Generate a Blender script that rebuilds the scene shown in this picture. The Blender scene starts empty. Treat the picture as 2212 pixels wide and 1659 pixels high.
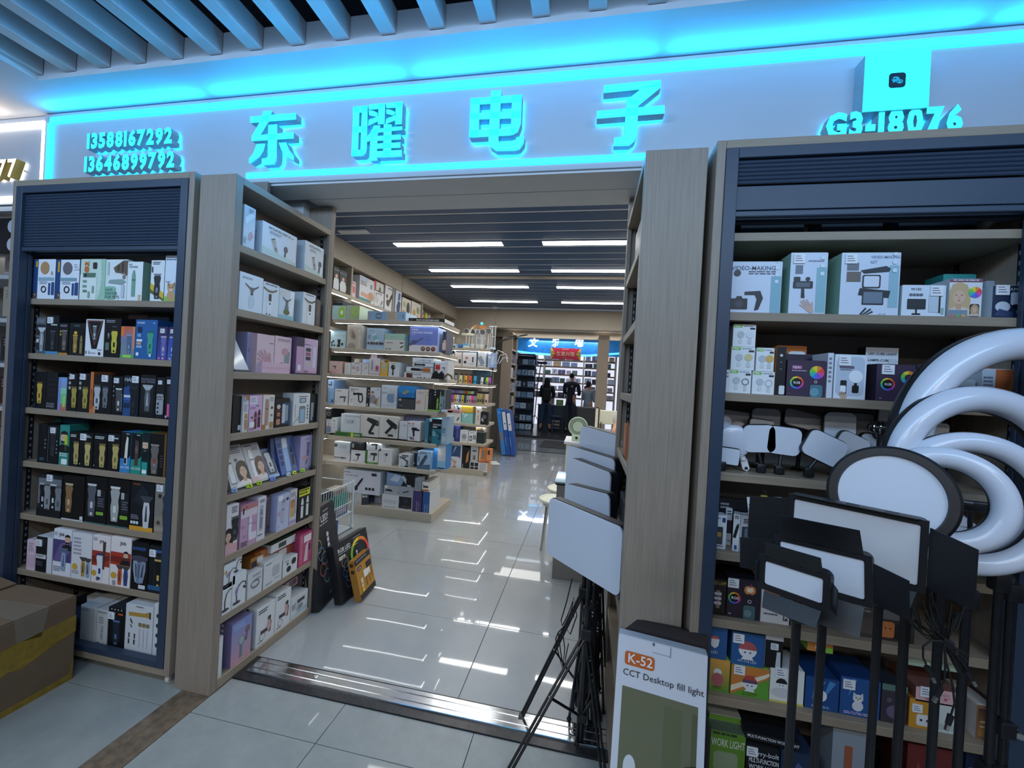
import bpy, bmesh, math, random
from mathutils import Vector, Matrix
random.seed(7)
S = bpy.context.scene
C = S.collection
PI = math.pi

# ------------------------------------------------------------------ camera, world, exposure, large lamps
F, W0, H0, EYE = 866.67, 2212, 1659, 1.486
RC = ((0.98087151, 0.18657918, 0.05549127), (0.05523132, 0.00659525, -0.9984518), (-0.1866563, 0.98241779, -0.00383592))
cam = bpy.data.cameras.new('camera')
cam.sensor_width = 36.0
cam.lens = 36.0 * F / W0
cam.clip_start = 0.05
co = bpy.data.objects.new('camera', cam)
C.objects.link(co)
co.matrix_world = Matrix(((RC[0][0], -RC[1][0], -RC[2][0], 0), (RC[0][1], -RC[1][1], -RC[2][1], 0),
                          (RC[0][2], -RC[1][2], -RC[2][2], EYE), (0, 0, 0, 1)))
S.camera = co
S.view_settings.view_transform = 'Standard'
S.view_settings.look = 'None'
S.view_settings.exposure = 0.0
S.view_settings.gamma = 1.0
S.view_settings.use_curve_mapping = False
wd = bpy.data.worlds.new('world')
S.world = wd
wd.use_nodes = True
wd.node_tree.nodes['Background'].inputs[0].default_value = (0.46, 0.50, 0.58, 1)
wd.node_tree.nodes['Background'].inputs[1].default_value = 0.26


def area(name, loc, sx, sy, power, col, rot=(0, 0, 0)):
    d = bpy.data.lights.new(name, 'AREA')
    d.shape = 'RECTANGLE'
    d.size, d.size_y, d.energy, d.color = sx, sy, power, col
    o = bpy.data.objects.new(name, d)
    o.location, o.rotation_euler = loc, rot
    C.objects.link(o)
    return o


# mall corridor lamps over and behind the photographer; plus an added, unseen blue fill that tints the upper shopfront
for i, x in enumerate((-3.2, -0.9, 1.4)):
    area('corridor_lamp', (x, -1.6, 3.0), 1.2, 0.3, 22, (1.0, 0.97, 0.93))
    area('corridor_lamp', (x, -3.6, 3.0), 1.2, 0.3, 22, (1.0, 0.97, 0.93))
area('blue_fill_lamp', (-0.8, -0.5, 2.90), 7.0, 0.25, 82, (0.40, 0.66, 1.0), (math.radians(84), 0, 0))

# ------------------------------------------------------------------ pixel <-> place helpers (image taken as 2212 x 1659)
def ray(p):
    a, b = (p[0] - 1106) / F, (p[1] - 829.5) / F
    return Vector([RC[0][i] * a + RC[1][i] * b + RC[2][i] for i in range(3)])
def FZ(p, z):
    d = ray(p); d = d * ((z - EYE) / d.z); return Vector((d.x, d.y, z))
def FY(p, y):
    d = ray(p); d = d * (y / d.y); return Vector((d.x, y, d.z + EYE))
def FX(p, x):
    d = ray(p); d = d * (x / d.x); return Vector((x, d.y, d.z + EYE))
def FP(p, q, n):                       # hit a plane through q with normal n
    d = ray(p); o = Vector((0, 0, EYE)); return o + d * ((Vector(q) - o).dot(n) / d.dot(n))
def _row(px, r, c):
    t = (px - c) / F
    return [t * RC[2][i] - RC[r][i] for i in range(3)]
def Xat(px, Y, z):
    a = _row(px, 0, 1106); return -(a[1] * Y + a[2] * (z - EYE)) / a[0]
def Yat(px, X, z):
    a = _row(px, 0, 1106); return -(a[0] * X + a[2] * (z - EYE)) / a[1]
def Zat(py, X, Y):
    a = _row(py, 1, 829.5); return EYE - (a[0] * X + a[1] * Y) / a[2]

# ------------------------------------------------------------------ materials
def lin(h):
    if not isinstance(h, str): return h
    if len(h) == 3: h = ''.join(c * 2 for c in h)
    r = []
    for i in (0, 2, 4):
        v = int(h[i:i + 2], 16) / 255
        r.append(v / 12.92 if v <= 0.04045 else ((v + 0.055) / 1.055) ** 2.4)
    return (r[0], r[1], r[2], 1.0)

def mat(name, col='888', rough=0.5, metal=0.0, emit=None, es=0.0, noise=None, bump=0.0, attr=False, alpha=None, trans=0.0, coat=0.0, spec=None):
    m = bpy.data.materials.new(name)
    m.use_nodes = True
    nt = m.node_tree
    b = nt.nodes['Principled BSDF']
    b.inputs['Base Color'].default_value = lin(col)
    b.inputs['Roughness'].default_value = rough
    b.inputs['Metallic'].default_value = metal
    if coat: b.inputs['Coat Weight'].default_value = coat; b.inputs['Coat Roughness'].default_value = 0.05
    if spec is not None: b.inputs['Specular IOR Level'].default_value = spec
    if trans: b.inputs['Transmission Weight'].default_value = trans; b.inputs['IOR'].default_value = 1.2
    if alpha is not None: b.inputs['Alpha'].default_value = alpha
    if emit:
        b.inputs['Emission Color'].default_value = lin(emit)
        b.inputs['Emission Strength'].default_value = es
    if attr:
        a = nt.nodes.new('ShaderNodeVertexColor'); a.layer_name = 'Col'
        nt.links.new(a.outputs[0], b.inputs['Base Color'])
    if noise:                           # (scale xyz, amount, detail)
        tc = nt.nodes.new('ShaderNodeTexCoord'); mp = nt.nodes.new('ShaderNodeMapping')
        mp.inputs['Scale'].default_value = noise[0]
        n = nt.nodes.new('ShaderNodeTexNoise'); n.inputs['Scale'].default_value = 1.0; n.inputs['Detail'].default_value = noise[2]
        n.inputs['Roughness'].default_value = 0.65
        nt.links.new(tc.outputs['Object'], mp.inputs[0]); nt.links.new(mp.outputs[0], n.inputs[0])
        r = nt.nodes.new('ShaderNodeValToRGB')
        c = lin(col); k = noise[1]
        r.color_ramp.elements[0].position, r.color_ramp.elements[1].position = 0.3, 0.7
        r.color_ramp.elements[0].color = (c[0] * (1 - k), c[1] * (1 - k), c[2] * (1 - k), 1)
        r.color_ramp.elements[1].color = (min(1, c[0] * (1 + k)), min(1, c[1] * (1 + k)), min(1, c[2] * (1 + k)), 1)
        nt.links.new(n.outputs[0], r.inputs[0]); nt.links.new(r.outputs[0], b.inputs['Base Color'])
        if bump:
            bp = nt.nodes.new('ShaderNodeBump'); bp.inputs['Strength'].default_value = bump; bp.inputs['Distance'].default_value = 0.003
            nt.links.new(n.outputs[0], bp.inputs['Height']); nt.links.new(bp.outputs[0], b.inputs['Normal'])
    return m

M = dict(
    wood=mat('laminate_upright_grain', '8f8376', 0.5, noise=((160, 160, 4), 0.17, 5), bump=0.15),
    woodx=mat('laminate_lying_grain', '918473', 0.5, noise=((5, 120, 160), 0.10, 4)),
    woody=mat('laminate_grain_along_depth', '998c7b', 0.5, noise=((120, 5, 160), 0.10, 4)),
    inner=mat('laminate_inside', '857c74', 0.55, noise=((40, 40, 4), 0.06, 3)),
    shopwood=mat('shop_laminate', 'b3aa9a', 0.5, noise=((6, 6, 90), 0.06, 4)),
    shopwall=mat('shop_wall_laminate', 'aca395', 0.55, noise=((8, 8, 60), 0.04, 3)),
    navy=mat('dark_blue_powder_coat', '2c3b50', 0.45, noise=((60, 60, 60), 0.05, 2)),
    navyslat=mat('ceiling_slat_blue', '2e4f76', 0.4, noise=((2, 40, 40), 0.08, 3)),
    dark=mat('dark_void', '12171d', 0.8, noise=((3, 3, 3), 0.2, 2)),
    black=mat('black_plastic', '15181d', 0.42, noise=((90, 90, 90), 0.15, 2)),
    blackmetal=mat('black_painted_metal', '14161b', 0.32, noise=((60, 60, 60), 0.15, 2)),
    rubber=mat('black_rubber', '0e0f11', 0.7, noise=((90, 90, 90), 0.2, 2)),
    signpanel=mat('sign_panel_white', 'c3c8d2', 0.38, noise=((2, 2, 2), 0.02, 2)),
    white=mat('white_paint', 'd3d6da', 0.5, noise=((3, 3, 3), 0.02, 2)),
    ceilwhite=mat('ceiling_white', 'd0d5dc', 0.6, noise=((3, 3, 3), 0.02, 2)),
    barwhite=mat('ceiling_bar_white', 'c4cad2', 0.42, noise=((40, 2, 40), 0.03, 2)),
    steel=mat('brushed_steel', 'b9bcc0', 0.16, 1.0, noise=((4, 90, 4), 0.12, 3)),
    chrome=mat('chrome', 'd8dadd', 0.12, 1.0, noise=((20, 20, 20), 0.04, 2)),
    cyan=mat('cyan_light_strip', '46c8ff', 0.5, emit=(0.03, 0.62, 0.95, 1), es=1.6),
    cyanback=mat('cyan_back_light', '46c8ff', 0.5, emit=(0.02, 0.60, 1.0, 1), es=4.5),
    cyanface=mat('cyan_letter_face', '46d8ff', 0.4, emit=(0.025, 0.72, 0.90, 1), es=1.45),
    ret=mat('letter_side_metal', '9ab6c2', 0.45, 0.0, noise=((30, 30, 30), 0.06, 2)),
    warmstrip=mat('warm_white_strip', 'fff', 0.5, emit=(1.0, 0.9, 0.8, 1), es=3.0),
    led=mat('led_panel', 'fff', 0.5, emit=(1.0, 0.985, 0.95, 1), es=17.0),
    ledstrip=mat('shelf_led_strip', 'fff', 0.5, emit=(0.95, 0.98, 1.0, 1), es=15.0),
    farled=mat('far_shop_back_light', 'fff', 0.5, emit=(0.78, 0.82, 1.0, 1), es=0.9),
    stone=mat('black_granite', '2b2c2f', 0.25, noise=((30, 30, 30), 0.25, 4)),
    diff=mat('frosted_diffuser', 'cfd8e6', 0.32, noise=((6, 6, 6), 0.02, 2), coat=0.25),
    diffwarm=mat('frosted_diffuser_grey', 'c9ccd2', 0.4, noise=((6, 6, 6), 0.03, 2)),
    ringtube=mat('milky_ring_tube', 'cdd5e4', 0.24, noise=((6, 6, 6), 0.02, 2), coat=0.25),
    cream=mat('cream_plastic', 'dedfca', 0.4, noise=((12, 12, 12), 0.02, 2)),
    print=mat('printed_card', attr=True, rough=0.42),
    col=mat('painted_thing', attr=True, rough=0.45),
    gloss=mat('glossy_thing', attr=True, rough=0.15, coat=0.4),
    clear=mat('clear_plastic', 'e8f0f4', 0.06, trans=0.0, alpha=0.16, noise=((20, 20, 20), 0.03, 2)),
    wire=mat('white_wire', 'd8e2e8', 0.35, noise=((20, 20, 20), 0.03, 2)),
    kraft=mat('brown_cardboard', '715c46', 0.75, noise=((9, 9, 14), 0.10, 5), bump=0.2),
    tape=mat('yellow_packing_tape', '8d7328', 0.3, noise=((30, 30, 30), 0.25, 5)),
    cleartape=mat('clear_packing_tape', 'a59a88', 0.12, alpha=0.30, noise=((30, 30, 60), 0.1, 3)),
    skin=mat('skin', 'c09078', 0.55, noise=((20, 20, 20), 0.04, 2)),
    glasstop=mat('green_glass_top', '8ba096', 0.08, noise=((4, 4, 4), 0.03, 2), coat=0.5),
)

def floormat(name, col, rough, k, sc, coat=0.0, spec=0.5):
    m = mat(name, col, rough, noise=((sc, sc, sc), k, 6), spec=spec)
    if coat:
        b = m.node_tree.nodes['Principled BSDF']
        b.inputs['Coat Weight'].default_value = coat; b.inputs['Coat Roughness'].default_value = 0.03; b.inputs['Coat IOR'].default_value = 1.5
    # faint long-wave unevenness so reflections wobble
    nt = m.node_tree; b = nt.nodes['Principled BSDF']
    tc = nt.nodes.new('ShaderNodeTexCoord'); n = nt.nodes.new('ShaderNodeTexNoise'); n.inputs['Scale'].default_value = 3.0; n.inputs['Detail'].default_value = 1
    bp = nt.nodes.new('ShaderNodeBump'); bp.inputs['Strength'].default_value = 0.06; bp.inputs['Distance'].default_value = 0.01
    nt.links.new(tc.outputs['Object'], n.inputs[0]); nt.links.new(n.outputs[0], bp.inputs['Height'])
    nt.links.new(bp.outputs[0], b.inputs['Normal'])
    if coat: nt.links.new(bp.outputs[0], b.inputs['Coat Normal'])
    return m
M['tile'] = floormat('polished_grey_tile', 'a3a7a8', 0.22, 0.05, 5, coat=0.9)
M['tileout'] = floormat('corridor_grey_tile', '979c99', 0.30, 0.10, 9, coat=0.35)
M['tilefar'] = floormat('far_corridor_tile', '7d8185', 0.2, 0.06, 5, coat=0.6)
M['marble'] = floormat('brown_marble_strip', '71614f', 0.3, 0.45, 26, coat=0.3)
M['grout'] = mat('dark_grout', '3b3d3f', 0.8, noise=((30, 30, 30), 0.1, 2))

# ------------------------------------------------------------------ mesh builder
class MB:
    def __init__(s, col='888'):
        s.v, s.f, s.c, s.sm, s.col = [], [], [], [], col
    def _add(s, vs, fs, col=None, smooth=False):
        n = len(s.v); s.v += [tuple(p) for p in vs]
        c = lin(col or s.col)
        for f in fs: s.f.append([n + i for i in f]); s.c.append(c); s.sm.append(smooth)
    def box(s, x0, x1, y0, y1, z0, z1, col=None, cols=None):
        vs = [(x, y, z) for z in (z0, z1) for y in (y0, y1) for x in (x0, x1)]
        fs = [(0, 1, 5, 4), (1, 3, 7, 5), (3, 2, 6, 7), (2, 0, 4, 6), (4, 5, 7, 6), (0, 2, 3, 1)]   # front right back left top bottom
        if cols:
            for f, c in zip(fs, cols): s._add([vs[i] for i in f], [(0, 1, 2, 3)], c)
        else: s._add(vs, fs, col)
        return s
    def bevbox(s, x0, x1, y0, y1, z0, z1, b, col=None):      # box with its vertical and horizontal edges chamfered
        b = min(b, (x1 - x0) * .45, (y1 - y0) * .45, (z1 - z0) * .45)
        bm = bmesh.new(); bmesh.ops.create_cube(bm, size=1.0)
        for v in bm.verts: v.co = Vector(((x0 + x1) / 2 + v.co.x * (x1 - x0), (y0 + y1) / 2 + v.co.y * (y1 - y0), (z0 + z1) / 2 + v.co.z * (z1 - z0)))
        bmesh.ops.bevel(bm, geom=bm.edges[:], offset=b, segments=2, affect='EDGES', profile=0.5)
        s.take(bm, col); return s
    def take(s, bm, col=None, smooth=False):
        bm.verts.ensure_lookup_table()
        for i, v in enumerate(bm.verts): v.index = i
        s._add([v.co for v in bm.verts], [[v.index for v in f.verts] for f in bm.faces], col, smooth); bm.free()
    def cyl(s, p0, p1, r0, r1=None, n=12, col=None, caps=True):
        p0, p1 = Vector(p0), Vector(p1); r1 = r0 if r1 is None else r1
        d = (p1 - p0).normalized(); a = d.orthogonal().normalized(); b = d.cross(a)
        vs = []
        for p, r in ((p0, r0), (p1, r1)):
            for i in range(n):
                t = 2 * PI * i / n; vs.append(p + (a * math.cos(t) + b * math.sin(t)) * r)
        s._add(vs, [(i, (i + 1) % n, n + (i + 1) % n, n + i) for i in range(n)], col, True)
        if caps:
            s._add(vs[:n][::-1], [tuple(range(n))], col); s._add(vs[n:], [tuple(range(n))], col)
        return s
    def tube(s, pts, r, n=8, col=None, closed=False):
        pts = [Vector(p) for p in pts]; m = len(pts); rings = []; prev = None
        for i, p in enumerate(pts):
            if closed: d = pts[(i + 1) % m] - pts[i - 1]
            else: d = pts[min(i + 1, m - 1)] - pts[max(i - 1, 0)]
            d.normalize()
            if prev is None: a = d.orthogonal().normalized()
            else:
                a = prev - d * prev.dot(d)
                a = a.normalized() if a.length > 1e-6 else d.orthogonal().normalized()
            prev = a; b = d.cross(a); rr = r[i] if isinstance(r, (list, tuple)) else r
            rings.append([p + (a * math.cos(2 * PI * k / n) + b * math.sin(2 * PI * k / n)) * rr for k in range(n)])
        vs = [q for R in rings for q in R]; fs = []
        for i in range(m if closed else m - 1):
            j = (i + 1) % m
            off = 0
            if closed and j == 0:      # find the twist that closes best
                off = min(range(n), key=lambda o: (rings[i][0] - rings[0][o]).length)
            for k in range(n): fs.append((i * n + k, i * n + (k + 1) % n, j * n + (k + 1 + off) % n, j * n + (k + off) % n))
        s._add(vs, fs, col, True)
        if not closed:
            s._add(rings[0][::-1], [tuple(range(n))], col); s._add(rings[-1], [tuple(range(n))], col)
        return s
    def prism(s, poly, ex, col=None, side=None):             # poly: 3-D points in one plane; ex: extrusion vector (away from the front)
        n = len(poly); P = [Vector(p) for p in poly]; ex = Vector(ex)
        nrm = Vector((0, 0, 0))
        for i in range(n): nrm += P[i].cross(P[(i + 1) % n])
        if nrm.dot(ex) > 0: P = P[::-1]
        Q = [p + ex for p in P]
        s._add(P, [tuple(range(n))], col); s._add(Q[::-1], [tuple(range(n))], side or col)
        s._add(P + Q, [((i + 1) % n, i, n + i, n + (i + 1) % n) for i in range(n)], side or col)
        return s
    def ell(s, c, r, n=12, m=8, col=None):
        c = Vector(c); vs = [c + Vector((0, 0, r[2]))]
        for j in range(1, m):
            t = PI * j / m
            for i in range(n):
                u = 2 * PI * i / n
                vs.append(c + Vector((r[0] * math.sin(t) * math.cos(u), r[1] * math.sin(t) * math.sin(u), r[2] * math.cos(t))))
        vs.append(c - Vector((0, 0, r[2]))); L = len(vs) - 1; fs = []
        for i in range(n):
            fs.append((0, 1 + i, 1 + (i + 1) % n)); fs.append((L, L - n + (i + 1) % n, L - n + i))
            for j in range(m - 2):
                a = 1 + j * n; fs.append((a + i, a + n + i, a + n + (i + 1) % n, a + (i + 1) % n))
        s._add(vs, fs, col, True); return s
    def lathe(s, prof, c=(0, 0, 0), n=16, col=None):          # prof: (r, z) from the bottom up
        c = Vector(c); vs = []; fs = []
        for r, z in prof:
            for i in range(n): vs.append(c + Vector((r * math.cos(2 * PI * i / n), r * math.sin(2 * PI * i / n), z)))
        for j in range(len(prof) - 1):
            for i in range(n): fs.append((j * n + i, j * n + (i + 1) % n, (j + 1) * n + (i + 1) % n, (j + 1) * n + i))
        fs.append(tuple(range(n))[::-1]); fs.append(tuple((len(prof) - 1) * n + i for i in range(n)))
        s._add(vs, fs, col, True); return s
    def xf(s, mx):
        s.v = [tuple(mx @ Vector(p)) for p in s.v]; return s
    def build(s, name, m, parent=None, world=True, angle=35):
        me = bpy.data.meshes.new(name)
        vs = s.v
        if parent is not None and world:
            inv = wm(parent).inverted(); vs = [tuple(inv @ Vector(p)) for p in vs]
        me.from_pydata(vs, [], s.f)
        m = M[m] if isinstance(m, str) else m
        me.materials.append(m)
        if m in (M['print'], M['col'], M['gloss']):
            at = me.color_attributes.new('Col', 'FLOAT_COLOR', 'CORNER')
            buf = []
            for f, c in zip(s.f, s.c): buf += list(c) * len(f)
            at.data.foreach_set('color', buf)
        if any(s.sm):
            me.polygons.foreach_set('use_smooth', [True] * len(s.f))
            me.set_sharp_from_angle(angle=math.radians(angle))
        o = bpy.data.objects.new(name, me); C.objects.link(o)
        if parent is not None: o.parent = parent
        return o

def wm(o):
    m = Matrix.LocRotScale(o.location, o.rotation_euler, o.scale)
    return wm(o.parent) @ m if o.parent else m
def tag(o, label, cat, group=None):
    o['label'] = label; o['category'] = cat
    if group: o['group'] = group
    return o
def thing(name, label, cat, loc=(0, 0, 0), rot=(0, 0, 0), group=None):
    o = bpy.data.objects.new(name, None); C.objects.link(o); o.empty_display_size = 0.05
    o.location = loc; o.rotation_euler = rot
    return tag(o, label, cat, group)
def struct(o):
    o['kind'] = 'structure'; return o
def copy_tree(o, parent=None):
    c = o.copy(); C.objects.link(c); c.parent = parent
    for ch in o.children: copy_tree(ch, c)
    return c

# ------------------------------------------------------------------ flat print on packaging
KIND = ['product_box']
_txt = {}
def text_mesh(t, bold=0.0):
    k = (t, bold)
    if k not in _txt:
        cu = bpy.data.curves.new('lettering', 'FONT'); cu.body = t; cu.resolution_u = 2; cu.offset = bold
        o = bpy.data.objects.new('lettering', cu); C.objects.link(o)
        me = bpy.data.meshes.new_from_object(o.evaluated_get(bpy.context.evaluated_depsgraph_get()))
        vs = [tuple(v.co) for v in me.vertices]; fs = [list(p.vertices) for p in me.polygons]
        bpy.data.objects.remove(o); bpy.data.curves.remove(cu); bpy.data.meshes.remove(me)
        x0 = min((v[0] for v in vs), default=0); x1 = max((v[0] for v in vs), default=1)
        _txt[k] = ([(v[0] - x0, v[1]) for v in vs], fs, x1 - x0)
    return _txt[k]

def circ(x, y, r, n=14, ry=None, a0=0.0):
    ry = ry or r
    return [(x + r * math.cos(a0 + 2 * PI * i / n), y + ry * math.sin(a0 + 2 * PI * i / n)) for i in range(n)]
def rr(x0, y0, x1, y1, r, n=3):
    o = []
    for cx, cy, a in ((x1 - r, y1 - r, 0), (x0 + r, y1 - r, 90), (x0 + r, y0 + r, 180), (x1 - r, y0 + r, 270)):
        for i in range(n + 1):
            t = math.radians(a + 90 * i / n); o.append((cx + r * math.cos(t), cy + r * math.sin(t)))
    return o
def stroke(pts, w):
    L, R_ = [], []
    for i, p in enumerate(pts):
        a = pts[max(i - 1, 0)]; b = pts[min(i + 1, len(pts) - 1)]
        d = math.hypot(b[0] - a[0], b[1] - a[1]) or 1; nx, ny = -(b[1] - a[1]) / d * w / 2, (b[0] - a[0]) / d * w / 2
        L.append((p[0] + nx, p[1] + ny)); R_.append((p[0] - nx, p[1] - ny))
    return [[L[i], R_[i], R_[i + 1], L[i + 1]] for i in range(len(pts) - 1)]
SK, LIP, EYEC = 'd9b49c', 'b0504c', '2a2420'
def sil(k):
    """silhouettes in a unit-high box: list of (polygon, colour slot or hex)"""
    if k == 'clip': return [([(-.11, -.5), (.11, -.5), (.15, -.1), (.12, .1), (.17, .34), (.13, .42), (-.13, .42), (-.17, .34), (-.12, .1), (-.15, -.1)], 0),
                            ([(-.16, .43), (.16, .43), (.18, .5), (-.18, .5)], 1), (rr(-.05, -.25, .05, -.05, .03), 1), (circ(0, -.42, .05), 1)]
    if k == 'clip2': return [([(-.1, -.5), (.1, -.5), (.14, .0), (.1, .3), (-.1, .3), (-.14, 0)], 0), ([(-.1, .3), (.1, .3), (.22, .44), (-.22, .44)], 1), ([(-.24, .44), (.24, .44), (.24, .5), (-.24, .5)], 1), ([(-.05, -.3), (.05, -.3), (.02, .2), (-.02, .2)], 1)]
    if k == 'gun': return [([(-.34, .02), (.3, .02), (.42, .1), (.38, .22), (-.1, .26), (-.34, .18)], 0), ([(.08, .05), (.28, .05), (.26, -.5), (.06, -.5)], 0), (circ(-.42, .1, .12), 1)]
    if k == 'gun2': return [([(-.34, .22), (.3, .2), (.42, .28), (.38, .4), (-.1, .44), (-.34, .38)], 0), (circ(-.45, .3, .14), 0)] + [(q, 0) for q in stroke([(.0, .22), (.02, -.1), (.06, -.38), (.2, -.46), (.38, -.4), (.44, -.1), (.36, .22)], .13)]
    if k == 'dryer': return [([(-.5, .2), (-.48, .42), (-.1, .48), (.3, .5), (.46, .36), (.42, .18), (.1, .12), (-.1, .14)], 0), ([(-.02, .14), (.18, .14), (.1, -.5), (-.1, -.5)], 0), (circ(.3, .33, .1), 1)]
    if k == 'vac': return [([(-.42, .5), (-.3, .5), (.1, .28), (.36, .2), (.3, .02), (.12, .06), (-.3, .3), (-.46, .36)], 0), ([(.08, .1), (.26, .1), (.22, -.3), (.06, -.3)], 0), ([(-.16, -.5), (-.08, -.34), (.3, -.3), (.38, -.5)], 1)]
    if k == 'neck': return [([(-.35, .5), (-.1, .36), (.1, .36), (.35, .5), (.33, .42), (.1, .26), (.05, .1), (-.05, .1), (-.1, .26), (-.33, .42)], 1), (circ(0, -.22, .16, 16, .3), 0), ([(-.06, .04), (.06, .04), (.06, .12), (-.06, .12)], '223')]
    if k == 'neck2': return [([(-.35, .5), (-.1, .4), (.1, .4), (.35, .5), (.33, .42), (.1, .32), (-.1, .32), (-.33, .42)], 1), ([(-.1, .3), (.1, .3), (.16, -.1), (.1, -.5), (-.1, -.5), (-.16, -.1)], 0), (rr(-.07, -.02, .07, .26, .02), '223'), (circ(0, -.12, .04), '223')]
    if k == 'pen': return [([(-.09, -.5), (.09, -.5), (.09, .28), (.04, .5), (-.04, .5), (-.09, .28)], 0), ([(-.09, .1), (.09, .1), (.09, .16), (-.09, .16)], 1)]
    if k == 'face': return [([(-.24, -.36), (-.29, -.1), (-.27, .22), (-.16, .44), (.02, .5), (.2, .42), (.28, .2), (.3, -.12), (.26, -.4)], 1), ([(-.5, -.5), (.5, -.5), (.34, -.34), (.1, -.26), (-.1, -.26), (-.34, -.34)], 0), ([(-.07, -.34), (.07, -.34), (.08, -.1), (-.08, -.1)], 'c9a089'),
                            (circ(.0, .08, .165, 18, .25), SK), ([(-.17, .0), (-.18, .2), (-.1, .34), (.03, .38), (.14, .32), (.18, .18), (.16, .04), (.13, .18), (.02, .27), (-.1, .2)], 1), (circ(-.07, .095, .026, 8, .011), EYEC), (circ(.07, .095, .026, 8, .011), EYEC), ([(-.1, .125), (-.04, .135), (-.04, .142), (-.1, .135)], 1), ([(.1, .125), (.04, .135), (.04, .142), (.1, .135)], 1), (circ(0, -.07, .038, 8, .014), LIP), ([(-.008, .07), (.012, .07), (.024, -.005), (-.018, -.005)], 'cba48d')]
    if k == 'man': return [([(-.5, -.5), (.5, -.5), (.34, -.22), (.1, -.14), (-.1, -.14), (-.34, -.22)], 0), (circ(0, .14, .2, 14, .27), SK), ([(-.21, .18), (-.19, .4), (0, .47), (.19, .4), (.21, .18), (.16, .3), (-.16, .3)], 1), (circ(-.08, .16, .03, 6, .02), EYEC), (circ(.08, .16, .03, 6, .02), EYEC), ([(-.12, -.1), (.12, -.1), (.17, .04), (.06, .0), (-.06, 0), (-.17, .04)], 1)]
    if k == 'bust': return [([(-.28, -.5), (.3, -.5), (.34, -.1), (.2, .18), (-.2, .18), (-.34, -.1)], 0), (circ(0, .34, .13, 12, .16), SK), ([(-.14, .36), (-.1, .5), (.1, .52), (.15, .36), (.05, .44)], 1), ([(.3, -.4), (.42, -.3), (.5, -.02), (.42, .02), (.36, -.2), (.26, -.28)], SK)]
    if k == 'pet': return [(circ(0, -.24, .26, 14, .27), 0), (circ(0, .16, .24, 14, .22), 0), ([(-.24, .2), (-.22, .48), (-.06, .34)], 1), ([(.24, .2), (.22, .48), (.06, .34)], 1), (circ(-.09, .2, .035, 8), EYEC), (circ(.09, .2, .035, 8), EYEC), (circ(0, .08, .1, 10, .07), 'f2e8d8'), (circ(0, .11, .035, 8), EYEC)]
    if k == 'cam': return [(rr(-.5, -.4, .5, .3, .06), 0), (circ(0, -.05, .25), 1), (circ(0, -.05, .15), '445'), ([(-.2, .3), (.2, .3), (.14, .45), (-.14, .45)], 0)]
    if k == 'phone': return [(rr(-.26, -.5, .26, .5, .06), 0), (rr(-.23, -.46, .23, .46, .04), 1)]
    if k == 'lolly': return [(circ(0, .22, .27, 18), 0), ([(-.06, -.06), (.06, -.06), (.05, -.2), (-.05, -.2)], 1), (rr(-.13, -.5, .13, -.16, .06), 1)]
    if k == 'panel': return [(rr(-.5, -.15, .5, .5, .04), 1), (rr(-.46, -.11, .46, .46, .03), 0), ([(-.05, -.15), (.05, -.15), (.04, -.4), (-.04, -.4)], 1), ([(-.2, -.4), (.2, -.4), (.25, -.5), (-.25, -.5)], 1)]
    if k == 'cup': return [([(-.3, .5), (.3, .5), (.22, -.5), (-.22, -.5)], 0), ([(-.32, .5), (.32, .5), (.32, .38), (-.31, .38)], 1)]
    if k == 'jar': return [(circ(0, .05, .3, 16, .36), 0), (rr(-.24, .3, .24, .5, .04), 1), (rr(-.3, -.5, .3, -.25, .05), 1)]
    if k == 'glasses': return [(circ(-.27, 0, .2), 0), (circ(.27, 0, .2), 0), ([(-.1, .02), (.1, .02), (.1, .07), (-.1, .07)], 0)]
    if k == 'leaf': return [([(-.3, -.5), (-.05, -.3), (.2, .1), (.3, .5), (.02, .3), (-.24, -.1)], 0)]
    if k == 'globe': return [(circ(0, .0, .42, 18), 0), ([(.42 * math.cos(a), .42 * math.sin(a)) for a in [PI + PI * i / 10 for i in range(11)]], 1), (circ(-.12, -.14, .05, 8), '556'), (circ(.12, -.14, .05, 8), '556'), ([(-.3, -.5), (.3, -.5), (.2, -.36), (-.2, -.36)], 1)]
    if k == 'lamp': return [(q, 0) for q in stroke([(-.1, -.45), (-.12, -.1), (-.05, .2), (.12, .36), (.3, .3), (.34, .12)], .05)] + [([(.2, .16), (.42, .1), (.46, -.02), (.2, .05)], 0), (circ(-.1, -.46, .2, 12, .06), 0)]
    if k == 'hand': return [(circ(0, -.2, .2, 12, .24), 0)] + [(q, 0) for x0, x1, y in ((-.16, -.26, .34), (-.06, -.08, .48), (.05, .08, .46), (.15, .24, .34)) for q in stroke([(x0, -.06), (x1, y)], .085)] + [(q, 0) for q in stroke([(.15, -.25), (.36, .02)], .09)] + [(q, 0) for q in stroke([(0, -.3), (-.04, -.5)], .24)]
    if k == 'brush': return [(circ(0, .26, .2, 14, .24), 0), ([(-.06, .05), (.06, .05), (.09, -.5), (-.09, -.5)], 0), (circ(0, .28, .13, 12, .17), 1)]
    if k == 'orbit': return [(q, 0) for a in (0, .7, 1.4) for q in stroke([(.4 * math.cos(t), .4 * math.sin(t) * (.55 + .2 * a)) for t in [2 * PI * i / 12 + a for i in range(13)]], .04)]
    if k == 'x': return [(q, 0) for q in stroke([(-.4, -.4), (.4, .4)], .12)] + [(q, 0) for q in stroke([(.4, -.4), (-.4, .4)], .12)]
    if k == 'tripod': return [(q, 0) for q in stroke([(0, .3), (0, -.1)], .05) + stroke([(0, -.1), (-.25, -.5)], .05) + stroke([(0, -.1), (.25, -.5)], .05) + stroke([(0, -.1), (0, -.5)], .04)] + [(rr(-.3, .2, .3, .5, .03), 1)]
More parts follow.
